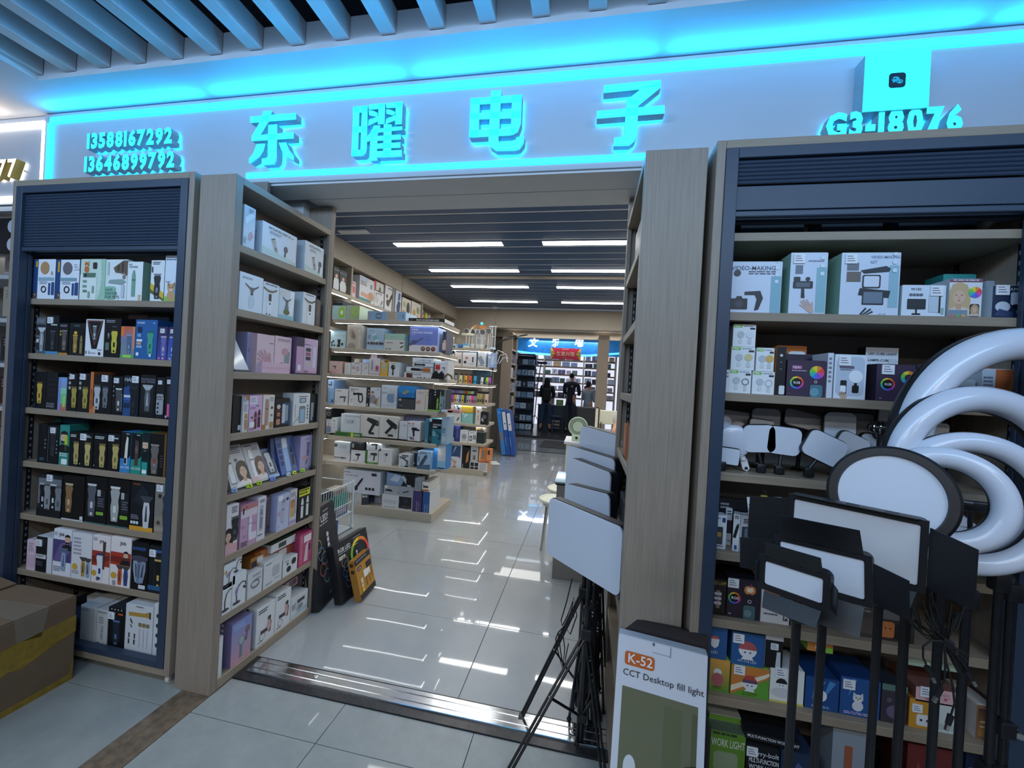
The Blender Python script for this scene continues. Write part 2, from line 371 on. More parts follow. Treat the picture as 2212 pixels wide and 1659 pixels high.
    if k == 'rig': return [(rr(-.42, -.05, .42, .3, .05), 0), (rr(-.3, .02, .3, .23, .03), 1), (rr(-.4, .3, -.12, .5, .03), 0), (circ(.2, .4, .1), 0), ([(-.06, -.05), (.06, -.05), (.1, -.5), (-.06, -.5)], 0)]
    if k == 'mic': return [([(-.4, .36), (.3, .5), (.42, .42), (.38, .32), (-.3, .26)], 0), (rr(-.34, -.2, .16, .22, .05), 1), (rr(-.3, -.16, .12, .18, .04), 2), ([(-.4, -.2), (.44, -.28), (.4, -.5), (-.44, -.42)], 0)]
    if k == 'crown': return [([(-.4, -.2), (.4, -.2), (.5, .3), (.2, 0), (0, .4), (-.2, 0), (-.5, .3)], 0)]
    if k == 'apple': return [(circ(-.14, -.05, .26, 14, .32), 0), (circ(.14, -.05, .26, 14, .32), 0), ([(-.02, .2), (.04, .2), (.1, .42), (.04, .42)], 1)]
    if k == 'bubbles': return [(circ(-.12, .1, .3, 14, .24), 0), (circ(.2, -.12, .24, 14, .19), 0), ([(-.3, -.1), (-.12, -.1), (-.32, -.24)], 0)]
    return [(rr(-.4, -.5, .4, .5, .1), 0)]

HUE = ['e8493f', 'e88a35', 'e8d23f', '7ac943', '35b8a8', '3f7de0', '8a4fd0', 'd84fa0']
def draw(mb, spec, w, h, y=0.0):
    """turn a print spec into flat polygons on the face x 0..w, z 0..h lying just in front of y"""
    ly = [0]
    def put(poly, col):
        d = y - 0.0007 - 0.00014 * ly[0]
        a = sum(poly[i][0] * poly[(i + 1) % len(poly)][1] - poly[(i + 1) % len(poly)][0] * poly[i][1] for i in range(len(poly)))
        P = poly if a > 0 else poly[::-1]
        mb._add([(min(max(p[0], 0), w), d, min(max(p[1], 0), h)) for p in P], [tuple(range(len(P)))], col)
    for el in spec.split(';'):
        t = el.split()
        if not t: continue
        ly[0] += 1
        k = t[0]
        n = lambda i: float(t[i])
        if k == 'r': put([(n(1) * w, n(2) * h), (n(3) * w, n(2) * h), (n(3) * w, n(4) * h), (n(1) * w, n(4) * h)], t[5])
        elif k == 'q': put(rr(n(1) * w, n(2) * h, n(3) * w, n(4) * h, .2 * min((n(3) - n(1)) * w, (n(4) - n(2)) * h)), t[5])
        elif k == 'y':                                        # polygon: col u v u v ...
            put([(float(t[i]) * w, float(t[i + 1]) * h) for i in range(2, len(t), 2)], t[1])
        elif k == 'e': put([(n(1) * w + n(3) * w * math.cos(a), n(2) * h + n(4) * h * math.sin(a)) for a in [2 * PI * i / 18 for i in range(18)]], t[5])
        elif k == 'c': put(circ(n(1) * w, n(2) * h, n(3) * min(w, h), 16), t[4])
        elif k in ('o', 'rb'):
            m_ = min(w, h); N = 24
            for i in range(N):
                a, b = 2 * PI * i / N, 2 * PI * (i + 1) / N; R1, R0 = n(3) * m_, (n(3) - n(4)) * m_
                put([(n(1) * w + R0 * math.cos(a), n(2) * h + R0 * math.sin(a)), (n(1) * w + R1 * math.cos(a), n(2) * h + R1 * math.sin(a)),
                     (n(1) * w + R1 * math.cos(b), n(2) * h + R1 * math.sin(b)), (n(1) * w + R0 * math.cos(b), n(2) * h + R0 * math.sin(b))], t[5] if k == 'o' else HUE[i * 8 // N])
        elif k == 'rd':
            m_ = min(w, h); N = 16
            for i in range(N):
                a, b = 2 * PI * i / N, 2 * PI * (i + 1) / N; R1 = n(3) * m_
                put([(n(1) * w, n(2) * h), (n(1) * w + R1 * math.cos(a), n(2) * h + R1 * math.sin(a)), (n(1) * w + R1 * math.cos(b), n(2) * h + R1 * math.sin(b))], HUE[i // 2])
        elif k == 'g':                                        # stepped two-colour fade bottom -> top
            a, b = lin(t[5]), lin(t[6])
            for i in range(8):
                f = i / 7; c = tuple(a[j] + (b[j] - a[j]) * f for j in range(3)) + (1,)
                z0 = n(2) + (n(4) - n(2)) * i / 8; z1 = n(2) + (n(4) - n(2)) * (i + 1) / 8
                put([(n(1) * w, z0 * h), (n(3) * w, z0 * h), (n(3) * w, z1 * h), (n(1) * w, z1 * h)], c)
        elif k == 'l':                                        # rows of unreadably small lettering, word by word
            rows = int(n(5)); rnd = random.Random(el + str(round(w, 3)))
            for i in range(rows):
                z1 = n(4) - (n(4) - n(2)) * i / rows; z0 = z1 - (n(4) - n(2)) / rows * .55
                u = n(1); end = n(3) - rnd.random() * .2 * (n(3) - n(1))
                while u < end:
                    q = min(u + (.1 + .16 * rnd.random()) * (n(3) - n(1)), end)
                    put([(u * w, z0 * h), (q * w, z0 * h), (q * w, z1 * h), (u * w, z1 * h)], t[6]); u = q + .035 * (n(3) - n(1))
        elif k in ('t', 'tb', 'tr', 'tc'):                    # lettering (tr: reading upwards, tc: centred)
            V, Fc, L = text_mesh(' '.join(t[5:]), 0.012 if k == 'tb' else 0.0); s_ = n(3) * h / .73
            if k == 'tr':
                s_ = min(n(3) * w / .73, .97 * (1 - n(2)) * h / L)
                P = [(n(1) * w - a[1] * s_, n(2) * h + a[0] * s_) for a in V]
            else:
                x0 = n(1) * w
                if k == 'tc': s_ = min(s_, .94 * w / L); x0 -= L * s_ / 2
                elif x0 + L * s_ > w * .985: s_x = (w * .985 - x0) / L; P = None
                fx = min(s_, (w * .985 - x0) / L)
                P = [(x0 + a[0] * fx, n(2) * h + a[1] * s_) for a in V]
            d = y - 0.0007 - 0.00014 * ly[0]
            mb._add([(p[0], d, p[1]) for p in P], [f[::1] for f in Fc], t[4])
        elif k == 'k':                                        # silhouette: k name u v size col col2 [deg] [col3]
            a = math.radians(float(t[7])) if len(t) > 7 else 0; s_ = n(4) * h; cols = [t[5], t[6], t[8] if len(t) > 8 else 'eee']
            for poly, c in sil(t[1]):
                put([(n(2) * w + (p[0] * math.cos(a) - p[1] * math.sin(a)) * s_, n(3) * h + (p[0] * math.sin(a) + p[1] * math.cos(a)) * s_) for p in poly], cols[c] if isinstance(c, int) else c)
                ly[0] += .5
        elif k == 'i':                                        # icons: i u v nx ny du dv size col
            for a in range(int(n(3))):
                for b in range(int(n(4))):
                    u, v, s_ = (n(1) + a * n(5)) * w, (n(2) + b * n(6)) * h, n(7) * h / 2
                    put(rr(u - s_, v - s_, u + s_, v + s_, s_ * .5), t[8])
    return mb

def carton(w, d, h, front='eee', side=None, spec='', label='', cat='box', group=None, name='product_box', loc=(0, 0, 0), rot=(0, 0, 0), sidespec='', top=None, tagat=None, m='print'):
    """one box, print facing local -y, standing on local z = 0; its print, side print and price tag are its parts"""
    side = side or front; top = top or side
    b = min(.0025, w * .1, d * .1)
    mb = MB(front)
    for (x0, x1, z0, z1, yy) in ((0, w, 0, h, 0),):
        mb.box(x0, x1, yy, d, z0, z1, cols=[front, side, side, side, top, side])
    if h > .05 and w > .04:                                    # tuck flap: a slightly raised lid edge with its seam
        mb.box(.004, w - .004, b, d - b, h, h + .0018, cols=[top] * 6)
        mb.box(-.0006, w + .0006, d * .48, d * .52, h * .985, h + .0006, cols=[side] * 6)
    o = mb.build(name, m)
    o.location, o.rotation_euler = loc, rot
    tag(o, label, cat, group)
    if spec: 
        p = draw(MB(), spec, w, h).build('print', 'print'); p.parent = o
    if sidespec:
        q = draw(MB(), sidespec, d, h); q.xf(Matrix.Translation((0, d, 0)) @ Matrix.Rotation(-PI / 2, 4, 'Z'))
        p = q.build('side_print', 'print'); p.parent = o
    if tagat:
        u, v = tagat; s_ = min(.036, w * .42)
        t = MB(); t.box(u * w - s_ / 2, u * w + s_ / 2, -.0042, -.0006, v * h - s_ * .45, v * h + s_ * .45, 'e6eaf0')
        for i in range(3): t.box(u * w - s_ * .38, u * w + s_ * (.1 + .1 * i), -.0045, -.0042, v * h + s_ * (.22 - .22 * i), v * h + s_ * (.29 - .22 * i), '667')
        p = t.build('price_tag', 'print'); p.parent = o
    return o

def rows(text, crop, z, plane, depth, group, axis='Y', cabinet=''):
    """boxes of one shelf. Each line: xl xr yt [b=bottom px] [d=set back] [D=depth] [S=side print file] | colour[/side[/top]] | print | label [| tag u v]"""
    ox, oy, sc = crop
    prev = {}
    for line in text.strip().split('\n'):
        q = [a.strip() for a in line.split('|')]
        if len(q) < 4: continue
        t = q[0].split(); kv = dict(a.split('=') for a in t[3:])
        xl, xr, yt = (float(a) for a in t[:3])
        xl, xr, yt = ox + xl * sc, ox + xr * sc, oy + yt * sc
        back = float(kv.get('d', 0)); D = float(kv.get('D', depth)); ang = float(kv.get('a', 0)); ln = float(kv.get('t', 0))
        cs = q[1].split('/')
        if axis == 'Y':
            P = plane + back
            zb = z if 'b' not in kv else Zat(oy + float(kv['b']) * sc, Xat((xl + xr) / 2, P, z), P)
            if 'z' in kv: zb = z + float(kv['z'])
            a, b = Xat(xl, P, zb), Xat(xr, P, zb); zt = Zat(yt, (a + b) / 2, P)
            loc, rot = (a, P, zb), (0, 0, 0)
        else:
            P = plane - back
            zb = z if 'b' not in kv else Zat(oy + float(kv['b']) * sc, P, Yat((xl + xr) / 2, P, z))
            if 'z' in kv: zb = z + float(kv['z'])
            a, b = Yat(xl, P, zb), Yat(xr, P, zb); zt = Zat(yt, P, (a + b) / 2)
            loc, rot = (P, a, zb), (0, 0, PI / 2)
        key = (round(P, 3), round(zb, 2))
        if key in prev and a < prev[key]: a = prev[key]
        a += .0012; b -= .0012
        if 'b' not in kv and 'z' not in kv: prev[key] = b + .0012
        if axis == 'Y': loc = (a, P, zb + .0004)
        else: loc = (P, a, zb + .0004)
        w_, h_ = max(b - a, .012), max(zt - zb, .012)
        if ln:                                                  # leaning back by ln degrees, standing on its lower rear edge
            h_ = h_ / math.cos(math.radians(ln)); rot = (-math.radians(ln), 0, rot[2])
        if ln: loc = (loc[0], loc[1], loc[2] + D * math.sin(math.radians(ln)))
        if ang: rot = (rot[0], rot[1], rot[2] + math.radians(ang))
        tg = tuple(float(x) for x in q[4].split()[:2]) if len(q) > 4 and q[4] else None
        carton(w_, D, h_, cs[0], cs[1] if len(cs) > 1 else None, q[2], q[3], 'box', group, kv.get('n', KIND[0]), loc, rot,
               sidespec=q[5] if len(q) > 5 else '', top=cs[2] if len(cs) > 2 else None, tagat=tg)
# ================================================================== THE SETTING
XL, XR, YB, ZC = -2.75, 1.7, 8.75, 2.957          # shop interior: left wall, right wall, back line, ceiling
YS, ZS, ZF = 1.945, 2.52, 3.02                    # sign face, soffit under the sign, corridor ceiling

# ---- floor: a grout bed with single tiles laid on it
fl = struct(MB().box(-8, 8, -5, 16, -0.06, -0.004).build('floor', 'grout'))
def tiles(xs, ys, m, skip=None, g=0.0016):
    cache = {}
    for i in range(len(xs) - 1):
        for j in range(len(ys) - 1):
            w, d = xs[i + 1] - xs[i], ys[j + 1] - ys[j]
            if skip and skip(xs[i], ys[j]): continue
            k = (round(w, 3), round(d, 3))
            if k not in cache:
                cache[k] = MB().bevbox(g, w - g, g, d - g, -0.0045, 0, .0012).build('tile', m, None); o = cache[k]
            else:
                o = cache[k].copy(); C.objects.link(o)
            o.location = (xs[i], ys[j], 0); o.parent = fl
tiles([-4.1428, -3.5428, -2.9428, -2.3428, -1.743], [-0.36, .24, .84, 1.44, 1.645, 2.3], 'tileout')
tiles([-1.595, -0.992, -0.3923, .2077, .8077, 1.4077, 2.0077], [-0.36, .24, .84, 1.44, 1.645], 'tileout')
tiles([-4.22, -2.985, -1.75, -.515, .72, 1.955], [1.797, 2.385, 3.018, 3.645, 4.30, 4.93, 5.56, 6.19, 6.82, 7.45, 8.08, 8.75], 'tile')
tiles([-3.6, -2.4, -1.2, 0, 1.2, 2.4], [8.75, 9.35, 9.95, 10.55, 11.0], 'tilefar')
ms = MB()
ms.box(-1.743 + .001, -1.595 - .001, -1.5, 1.645, -.005, .0003)
o = ms.build('marble_strip', 'marble'); o.parent = fl
# ---- black granite threshold with a steel track
th = struct(MB().box(-1.6, .9, 1.645, 1.797, -.02, .006).build('trim_1', 'stone'))
t = MB(); t.bevbox(-1.56, .9, 1.690, 1.785, .004, .013, .003); t.build('steel_plate', 'steel', th)
t = MB(); t.box(-1.56, .9, 1.716, 1.719, .013, .0155); t.box(-1.56, .9, 1.757, 1.760, .013, .0155); t.build('track_edge', 'steel', th)
for x in (-1.22, .02):
    t = MB(); t.lathe([(.013, 0), (.016, .0015), (.012, .003), (.004, .0022)], (x, 1.738, .013), 16); t.build('floor_socket', 'chrome', th)

# ---- corridor ceiling: flat margin, fascia, bars in the recess
YF0, XR0 = 1.693, -3.10
ce = struct(MB().box(XR0, 4.5, YF0, YS + .02, ZF, ZF + .12).build('ceiling_1', 'ceilwhite'))
c2 = MB(); c2.box(-8, XR0, -5, YS + .02, ZF, ZF + .12); c2.build('ceiling_margin', 'ceilwhite', ce)
vd = struct(MB().box(XR0 - .1, 4.5, -5, YF0 + .1, 3.62, 3.66).build('ceiling_2', 'dark'))
fr = MB(); fr.box(XR0, 4.5, YF0 + .0005, YF0 + .03, ZF + .12, 3.155); fr.box(XR0 - .03, XR0 - .0005, -5, YF0, ZF + .12, 3.155); fr.build('ceiling_edge', 'ceilwhite', ce)
vd2 = MB(); vd2.box(XR0, 4.5, YF0 + .032, YF0 + .05, 3.155, 3.62); vd2.box(XR0 - .05, XR0 - .032, -5, YF0, 3.155, 3.62); vd2.build('duct_void', 'dark', vd)
for i in range(24):                                # dark services glimpsed between the bars
    if i % 3 == 0:
        p = MB(); p.cyl((-3 + i * .3, -4, 3.45 + .03 * (i % 2)), (-3 + i * .3 + .2, YF0, 3.45), .03, n=10); p.build('conduit', 'navy', vd)
bar0 = None
for i in range(26):
    x = -3.062 + i * .2348
    if bar0 is None:
        b = MB(); b.bevbox(-.0745, 0, -4.6, YF0 - .002, 3.045, 3.155, .004); bar0 = b.build('ceiling_bar', 'barwhite', None); bar0.parent = ce; bo = bar0
    else:
        bo = bar0.copy(); C.objects.link(bo)
    bo.location.x = x

# ---- sign fascia and soffit
sg = struct(MB().box(-3.44, 4.0, YS, YS + .1, ZS, ZF - .004).build('wall_front', 'signpanel'))
m_ = MB(); m_.box(-3.44, 4.0, YS - .012, YS - .0005, 2.993, ZF - .006); m_.box(-3.44, 4.0, YS - .012, YS - .0005, ZS, 2.548); m_.box(-3.462, -3.44, YS - .012, YS + .08, ZS, ZF - .006); m_.build('sign_border', 'signpanel', sg)
so = struct(MB().box(-3.44, 4.0, YS, 2.118, ZS - .012, ZS - .0005).build('ceiling_3', 'white'))
m_ = MB(); m_.box(-1.7, .45, 2.124, 2.262, ZS - .012, ZS + .02); m_.build('soffit_board', 'white', so)
m_ = MB(); m_.box(-3.4, 4.0, 2.262, 2.30, ZS - .012, ZC + .3); m_.build('soffit_back', 'white', so)
# dark jambs beside the doorway, above the bookcases
jw = struct(MB().box(XL, -1.62, 2.245, 2.27, 0.0, ZS - .014).build('wall_front_2', 'navy'))
jr = struct(MB().box(.20, XR, 2.245, 2.27, 0.0, ZS - .014).build('wall_front_3', 'navy'))
for x0, x1 in ((-1.95, -1.755), (.30, .46)):
    m_ = MB(); m_.box(x0, x1, 2.15, 2.243, 2.37, ZS - .014); m_.build('jamb_block', 'white', jw if x0 < 0 else jr)
# front wall behind the rolling cabinets
struct(MB().box(-3.40, -1.80, 1.92, 1.94, 0, ZS).build('wall_front_4', 'inner'))
struct(MB().box(.40, 3.2, 1.92, 1.94, 0, ZS).build('wall_front_5', 'inner'))

# ---- lit lines round the sign: each a light strip with an LED lamp of its own colour
def strip(x0, x1, z0, z1, label, watt=0, n=5, up=0):
    o = tag(MB().box(x0, x1, YS - .020, YS - .0006, z0, z1).build('light_strip', 'cyan'), label, 'light')
    for i in range(n if watt else 0):
        dx = (x1 - x0) / n
        l = area('strip_lamp', (x0 + dx * (i + .5), YS - .045, (z0 + z1) / 2), dx * .95, .03, watt / n, (.012, .42, 1.0), (-math.radians(90 + up), 0, 0))
        l.parent = o
    return o
strip(-3.415, 3.9, 2.955, 2.990, 'long cyan light strip along the top edge of the shop sign', 13, 6, 38)
strip(-1.95, .20, 2.549, 2.578, 'cyan light strip along the lower edge of the sign above the doorway', 9, 2)
o = tag(MB().box(-3.432, -3.400, YS - .020, YS - .0006, 2.56, 2.955).build('light_strip', 'cyan'), 'short upright cyan light strip at the end of the sign beside the white sign', 'light')
strip(.37, .40, 2.549, 2.578, 'short cyan glimpse of light strip in the gap beside the wooden pillar')

# ---- shop interior shell
YE = 7.95
wl = struct(MB().box(XL - .3, XL - .28, 2.27, YE, 0, 2.5).build('wall_left', 'shopwall'))
m_ = MB(); m_.box(XL - .3, XL, 2.30, 5.45, 2.72, ZC); m_.build('bulkhead', 'shopwall', wl)
m_ = MB(); m_.box(XL - .3, XL + .006, 5.452, YE, 2.72, ZC); m_.build('bulkhead', 'shopwall', wl)
struct(MB().box(XR, XR + .1, 2.27, 8.6, 0, ZC).build('wall_right', 'shopwall'))
wb = struct(MB().box(XL - .3, -1.93, YE, YE + .02, 0, ZC).build('wall_back', 'shopwall'))
m_ = MB(); m_.box(-1.925, XR, YE + .03, YE + .2, 2.59, ZC); m_.build('header', 'shopwall', wb)
m_ = MB(); m_.box(-1.99, -1.925, YE - .03, YE + .1, 0, 2.59); m_.build('post', 'inner', wb)
cl = struct(MB().box(XL - .4, XR + .1, 2.30, 8.3, ZC + .18, ZC + .2).build('ceiling', 'dark'))
n_ = 0; y = 2.34; first = None
while y < 7.75:                                    # lengthwise ceiling slats with dark slots between them
    if first is None:
        first = MB().bevbox(XL, XR, 0, .182, ZC, ZC + .012, .002).build('slat', 'navyslat'); first.parent = cl; s_ = first
    else:
        s_ = first.copy(); C.objects.link(s_)
    s_.location.y = y; y += .218
m_ = MB(); y = 2.34
while y < 7.75: m_.box(XL, XR, y + .184, y + .216, ZC + .004, ZC + .014); y += .218
m_.build('slot_backing', 'barwhite', cl)
m_ = MB(); m_.box(XL, XR, 5.44, 5.48, ZC - .035, ZC); m_.build('ceiling_beam', 'shopwall', cl)
# back part of the shop, second portal
struct(MB().box(-3.2, 3.2, 8.16, 9.0, 2.65, 2.7).build('ceiling_4', 'white'))
pb = struct(MB().box(-3.2, 3.2, 8.8, 8.9, 2.5, 2.65).build('trim_2', 'shopwall'))
struct(MB().box(-3.2, -1.90, 8.9, 8.95, 0, 2.65).build('wall_back_2', 'shopwall'))
struct(MB().box(.95, 3.2, 8.9, 8.95, 0, 2.65).build('wall_back_3', 'shopwall'))
struct(MB().box(-3.0, 2.6, 8.72, 8.8, -.01, .004).build('trim_3', 'stone'))
# far corridor: step and the shop opposite
struct(MB().box(-4, 3, 10.95, 14.3, -.005, .055).build('floor_2', 'stone'))
struct(MB().box(-4, 3, 8.9, 14.4, 3.1, 3.15).build('ceiling_5', 'ceilwhite'))

# ---- LED panel lights in the slat ceiling
def panel_light(x0, x1, yc, label):
    t = thing('ceiling_light', label, 'light', ((x0 + x1) / 2, yc, ZC), group='led panels in the slat ceiling')
    b = MB(); b.box(x0 - .006, x1 + .006, yc - .062, yc + .062, ZC - .006, ZC + .01); b.build('frame', 'white', t)
    b = MB(); b.box(x0, x1, yc - .055, yc + .055, ZC - .0085, ZC - .006); b.build('diffuser', 'led', t)
ys = (3.19, 4.16, 5.17, 6.05, 7.15)
nm = ('nearest the doorway', 'second row from the doorway', 'third row from the doorway', 'fourth row from the doorway', 'last row before the header')
for y, n_ in zip(ys, nm):
    panel_light(-2.205, -.98, y, 'long ceiling light on the shelf wall side, ' + n_)
    panel_light(-.545, .68, y, 'long ceiling light on the counter side, ' + n_)
area('shop_lamp', (1.3, 5.0, ZC - .06), .5, 3.0, 45, (1, .98, .95))
area('shop_lamp', (-.5, 8.5, 2.6), 2.5, .4, 14, (1, .98, .95))
area('far_corridor_lamp', (-.6, 9.8, 3.05), 3.0, 1.0, 24, (.75, .88, 1.0))
area('far_shop_lamp', (-.8, 13.0, 2.9), 2.4, .6, 50, (.85, .92, 1.0))
d = tag(MB().lathe([(.05, -.03), (.055, -.012), (.055, 0)], (-1.9, 7.72, ZC), 16).build('smoke_detector', 'white'), 'small round smoke detector on the slat ceiling near the beige header', 'detector')
d = tag(MB().bevbox(-2.62, -2.3, 3.70, 3.79, ZC - .02, ZC, .004).build('ceiling_vent', 'white'), 'small white vent in the slat ceiling beside the bulkhead', 'vent')

# ---- raised sign characters, traced stroke by stroke
YL = YS - .062                                      # front of the letters
def char(strokes, crop, label, name='sign_character'):
    ox, oy, sc = crop
    polys = [[FY((ox + a * sc, oy + b * sc), YL) for a, b in st] for st in strokes]
    xs = [p.x for q in polys for p in q]; zs = [p.z for q in polys for p in q]
    t = thing(name, label, 'sign letter', ((min(xs) + max(xs)) / 2, YS, min(zs)), group='raised characters of the shop name')
    a, b, c = MB(), MB(), MB()
    for q in polys:
        a.prism(q, (0, .004, 0)); b.prism([p + Vector((0, .0045, 0)) for p in q], (0, .042, 0)); c.prism([p + Vector((0, .047, 0)) for p in q], (0, .002, 0))
    a.build('face', 'cyanface', t); b.build('side_return', 'ret', t); c.build('back_light', 'cyanback', t)
    g = MB()
    for q in polys[::2]:
        m_ = sum(q, Vector()) / len(q); g.cyl((m_.x, YS - .016, m_.z), (m_.x, YS, m_.z), .006, n=8)
    g.build('peg', 'steel', t)['kind'] = 'stuff'
S1, S2 = (500, 160, .18083), (980, 140, .22604)
char([[(225, 508), (765, 463), (765, 537), (222, 580)], [(380, 443), (478, 437), (440, 560), (345, 715), (240, 745), (345, 560)], [(240, 735), (737, 693), (737, 765), (240, 798)],
      [(440, 610), (540, 598), (533, 990), (525, 1030), (495, 1065), (362, 1075), (362, 1008), (415, 1003), (432, 985)], [(300, 835), (398, 830), (375, 915), (330, 985), (210, 1058), (210, 1010), (262, 940)],
      [(565, 820), (650, 815), (680, 900), (740, 978), (735, 1028), (650, 980), (595, 905)]], S1, 'raised cyan Chinese character dong, first of the shop name')
char([[(1455, 390), (1525, 384), (1505, 970), (1432, 972)], [(1558, 380), (1622, 375), (1612, 880), (1600, 935), (1560, 968), (1538, 970)], [(1455, 390), (1622, 375), (1620, 447), (1453, 460)],
      [(1450, 630), (1615, 622), (1615, 688), (1448, 697)], [(1435, 908), (1600, 903), (1560, 968), (1432, 972)],
      [(1645, 362), (1832, 348), (1830, 405), (1640, 420)], [(1760, 355), (1832, 348), (1823, 590), (1748, 597)], [(1640, 432), (1690, 437), (1740, 460), (1740, 505), (1700, 500), (1645, 488)], [(1640, 545), (1755, 505), (1750, 555), (1632, 612)],
      [(1850, 345), (2040, 330), (2040, 390), (1850, 402)], [(1965, 335), (2040, 330), (2030, 593), (1955, 597)], [(1850, 420), (1900, 425), (1950, 450), (1940, 490), (1850, 470)], [(1850, 535), (1962, 490), (1955, 545), (1838, 595)],
      [(1700, 615), (1775, 612), (1745, 700), (1700, 760), (1620, 805), (1620, 745), (1670, 690)], [(1665, 690), (1740, 690), (1730, 1015), (1645, 1018)], [(1680, 660), (2037, 622), (2035, 662), (1680, 702)],
      [(1740, 740), (2020, 722), (2018, 775), (1740, 793)], [(1735, 830), (2015, 815), (2012, 875), (1733, 887)], [(1730, 922), (2030, 905), (2028, 970), (1728, 985)], [(1820, 600), (1910, 600), (1900, 975), (1810, 980)]],
     S1, 'raised cyan Chinese character yao, second of the shop name')
char([[(162, 320), (250, 313), (235, 688), (148, 690)], [(162, 320), (650, 285), (648, 350), (160, 380)], [(560, 290), (650, 285), (640, 560), (610, 640), (560, 668), (540, 610), (548, 560)],
      [(155, 465), (640, 440), (640, 505), (155, 520)], [(150, 625), (600, 605), (590, 650), (540, 672), (148, 690)],
      [(360, 247), (455, 242), (425, 720), (440, 745), (590, 735), (600, 690), (675, 685), (668, 745), (630, 795), (590, 808), (400, 812), (345, 775), (332, 720)]], S2, 'raised cyan Chinese character dian, third of the shop name')
char([[(1435, 195), (1980, 143), (1980, 210), (1433, 265)], [(1810, 215), (1980, 160), (1980, 212), (1768, 385), (1648, 350), (1700, 300)], [(1370, 440), (2015, 385), (2015, 460), (1368, 510)],
      [(1650, 340), (1768, 345), (1750, 670), (1730, 725), (1680, 758), (1530, 763), (1535, 695), (1610, 688), (1632, 660)]], S2, 'raised cyan Chinese character zi, fourth of the shop name')

def number(text, pa, pb, capz, label, face='cyanface', back='cyanback', side='ret', depth=.045, yy=None, group=None, bold=.055):
    """raised digits standing from pixel pa to pb (their base line), each digit a part with its own back light"""
    yf = (yy or YS) - depth - .012
    A, B = FY(pa, yf), FY(pb, yf); zb = A.z; hz = capz
    cur = []; x = 0
    for ch in text:
        V, Fc, L = text_mesh(ch, bold); cur.append((V, Fc, x, L)); x += L + (.09 if ch != '1' else .12)
    tot = x - .09; fx = (B.x - A.x) / tot; fz = hz / .73
    t = thing('sign_number', label, 'sign', ((A.x + B.x) / 2, yy or YS, zb), group=group)
    for V, Fc, x0, L in cur:
        P = [(A.x + (x0 + a[0]) * fx, zb + a[1] * fz) for a in V]
        f = MB(); f._add([(p[0], yf, p[1]) for p in P], Fc); d = f.build('digit', face, t)
        ed = {}
        for q in Fc:
            for i in range(len(q)):
                e = (q[i], q[(i + 1) % len(q)]); ed[e] = 1
        s_ = MB()
        n = len(P); vs = [(p[0], yf + .0005, p[1]) for p in P] + [(p[0], yf + depth, p[1]) for p in P]
        s_._add(vs, [(b, a, n + a, n + b) for (a, b) in ed if (b, a) not in ed] + [[n + i for i in q[::-1]] for q in Fc])
        s_.build('digit_side', side, d)
        g = MB(); g._add([(p[0], yf + depth + .001, p[1]) for p in P], [q[::-1] for q in Fc]); g.build('back_light', back, d)
    k = MB()
    for u in (.05, .5, .95): k.cyl((A.x + (B.x - A.x) * u, yf + depth, zb + hz * .5), (A.x + (B.x - A.x) * u, yy or YS, zb + hz * .5), .004, n=6)
    k.build('peg', 'steel', t)['kind'] = 'stuff'
number('13588167292', (187, 320), (371, 303), .087, 'upper raised cyan telephone number 13588167292 on the sign', group='telephone numbers on the sign')
number('13646899792', (181, 370), (376, 355), .087, 'lower raised cyan telephone number 13646899792 on the sign', group='telephone numbers on the sign')
number('G3-18076', (1783, 297), (2079, 288), .100, 'raised cyan shop number G3-18076 half hidden behind the cabinet')
# lit square board under the top strip: its code is left out, the chat emblem in the middle stays
a, b, c, d = (FY(p, YS - .07) for p in ((1871, 118), (2012, 109), (2006, 231), (1864, 241)))
t = thing('sign_board', 'square cyan lit board with a small dark chat emblem on the sign', 'sign', ((a.x + b.x) / 2, YS, c.z))
m_ = MB(); m_.prism([a, b, c, d], (0, .004, 0)); m_.build('face', 'cyanface', t)
m_ = MB(); m_.prism([p + Vector((0, .0045, 0)) for p in (a, b, c, d)], (0, .065, 0)); m_.build('case', 'ret', t)
w_, h_ = b.x - a.x, a.z - d.z; cx, cz = (a.x + c.x) / 2, (a.z + c.z) / 2
m_ = MB(); draw(m_, 'q .37 .37 .63 .63 1c3a4a;k bubbles .5 .5 .2 35d8f0 35d8f0;c .47 .53 .012 1c3a4a;c .43 .53 .012 1c3a4a;c .51 .48 .01 1c3a4a;c .56 .48 .01 1c3a4a', w_, h_)
m_.xf(Matrix.Translation((cx - w_ / 2, YS - .0705, cz - h_ / 2))); m_.build('chat_emblem', 'print', t)

# ---- neighbouring shop at the left edge of the photo
ns = struct(MB().box(-8, -3.464, YS, YS + .1, 2.46, ZF - .004).build('wall_front_6', 'signpanel'))
struct(MB().box(-8, -3.2, 3.4, 3.45, 0, 2.5).build('wall_back_4', 'white'))
struct(MB().box(-8, -3.0, 1.95, 3.4, 2.42, 2.45).build('ceiling_6', 'white'))
struct(MB().box(-3.42, -3.40, 1.95, 3.4, 0, 2.42).build('wall_side', 'inner'))
def wstrip(x0, x1, z0, z1, label):
    return tag(MB().box(x0, x1, YS - .018, YS - .0006, z0, z1).build('light_strip', 'warmstrip'), label, 'light')
wstrip(-8, -3.47, 2.945, 2.975, 'warm white light strip along the top of the neighbouring sign')
wstrip(-8, -3.47, 2.475, 2.505, 'warm white light strip along the bottom of the neighbouring sign')
wstrip(-3.478, -3.470, 2.51, 2.94, 'thin upright warm white light strip between the two signs')
for x in (-6.5, -4.6): area('neighbour_strip_lamp', (x, YS - .05, 2.95), 1.8, .03, 2.2, (1, .74, .55), (-math.radians(115), 0, 0))
area('neighbour_shop_lamp', (-4.6, 2.7, 2.38), 1.6, .5, 16, (.92, .96, 1))
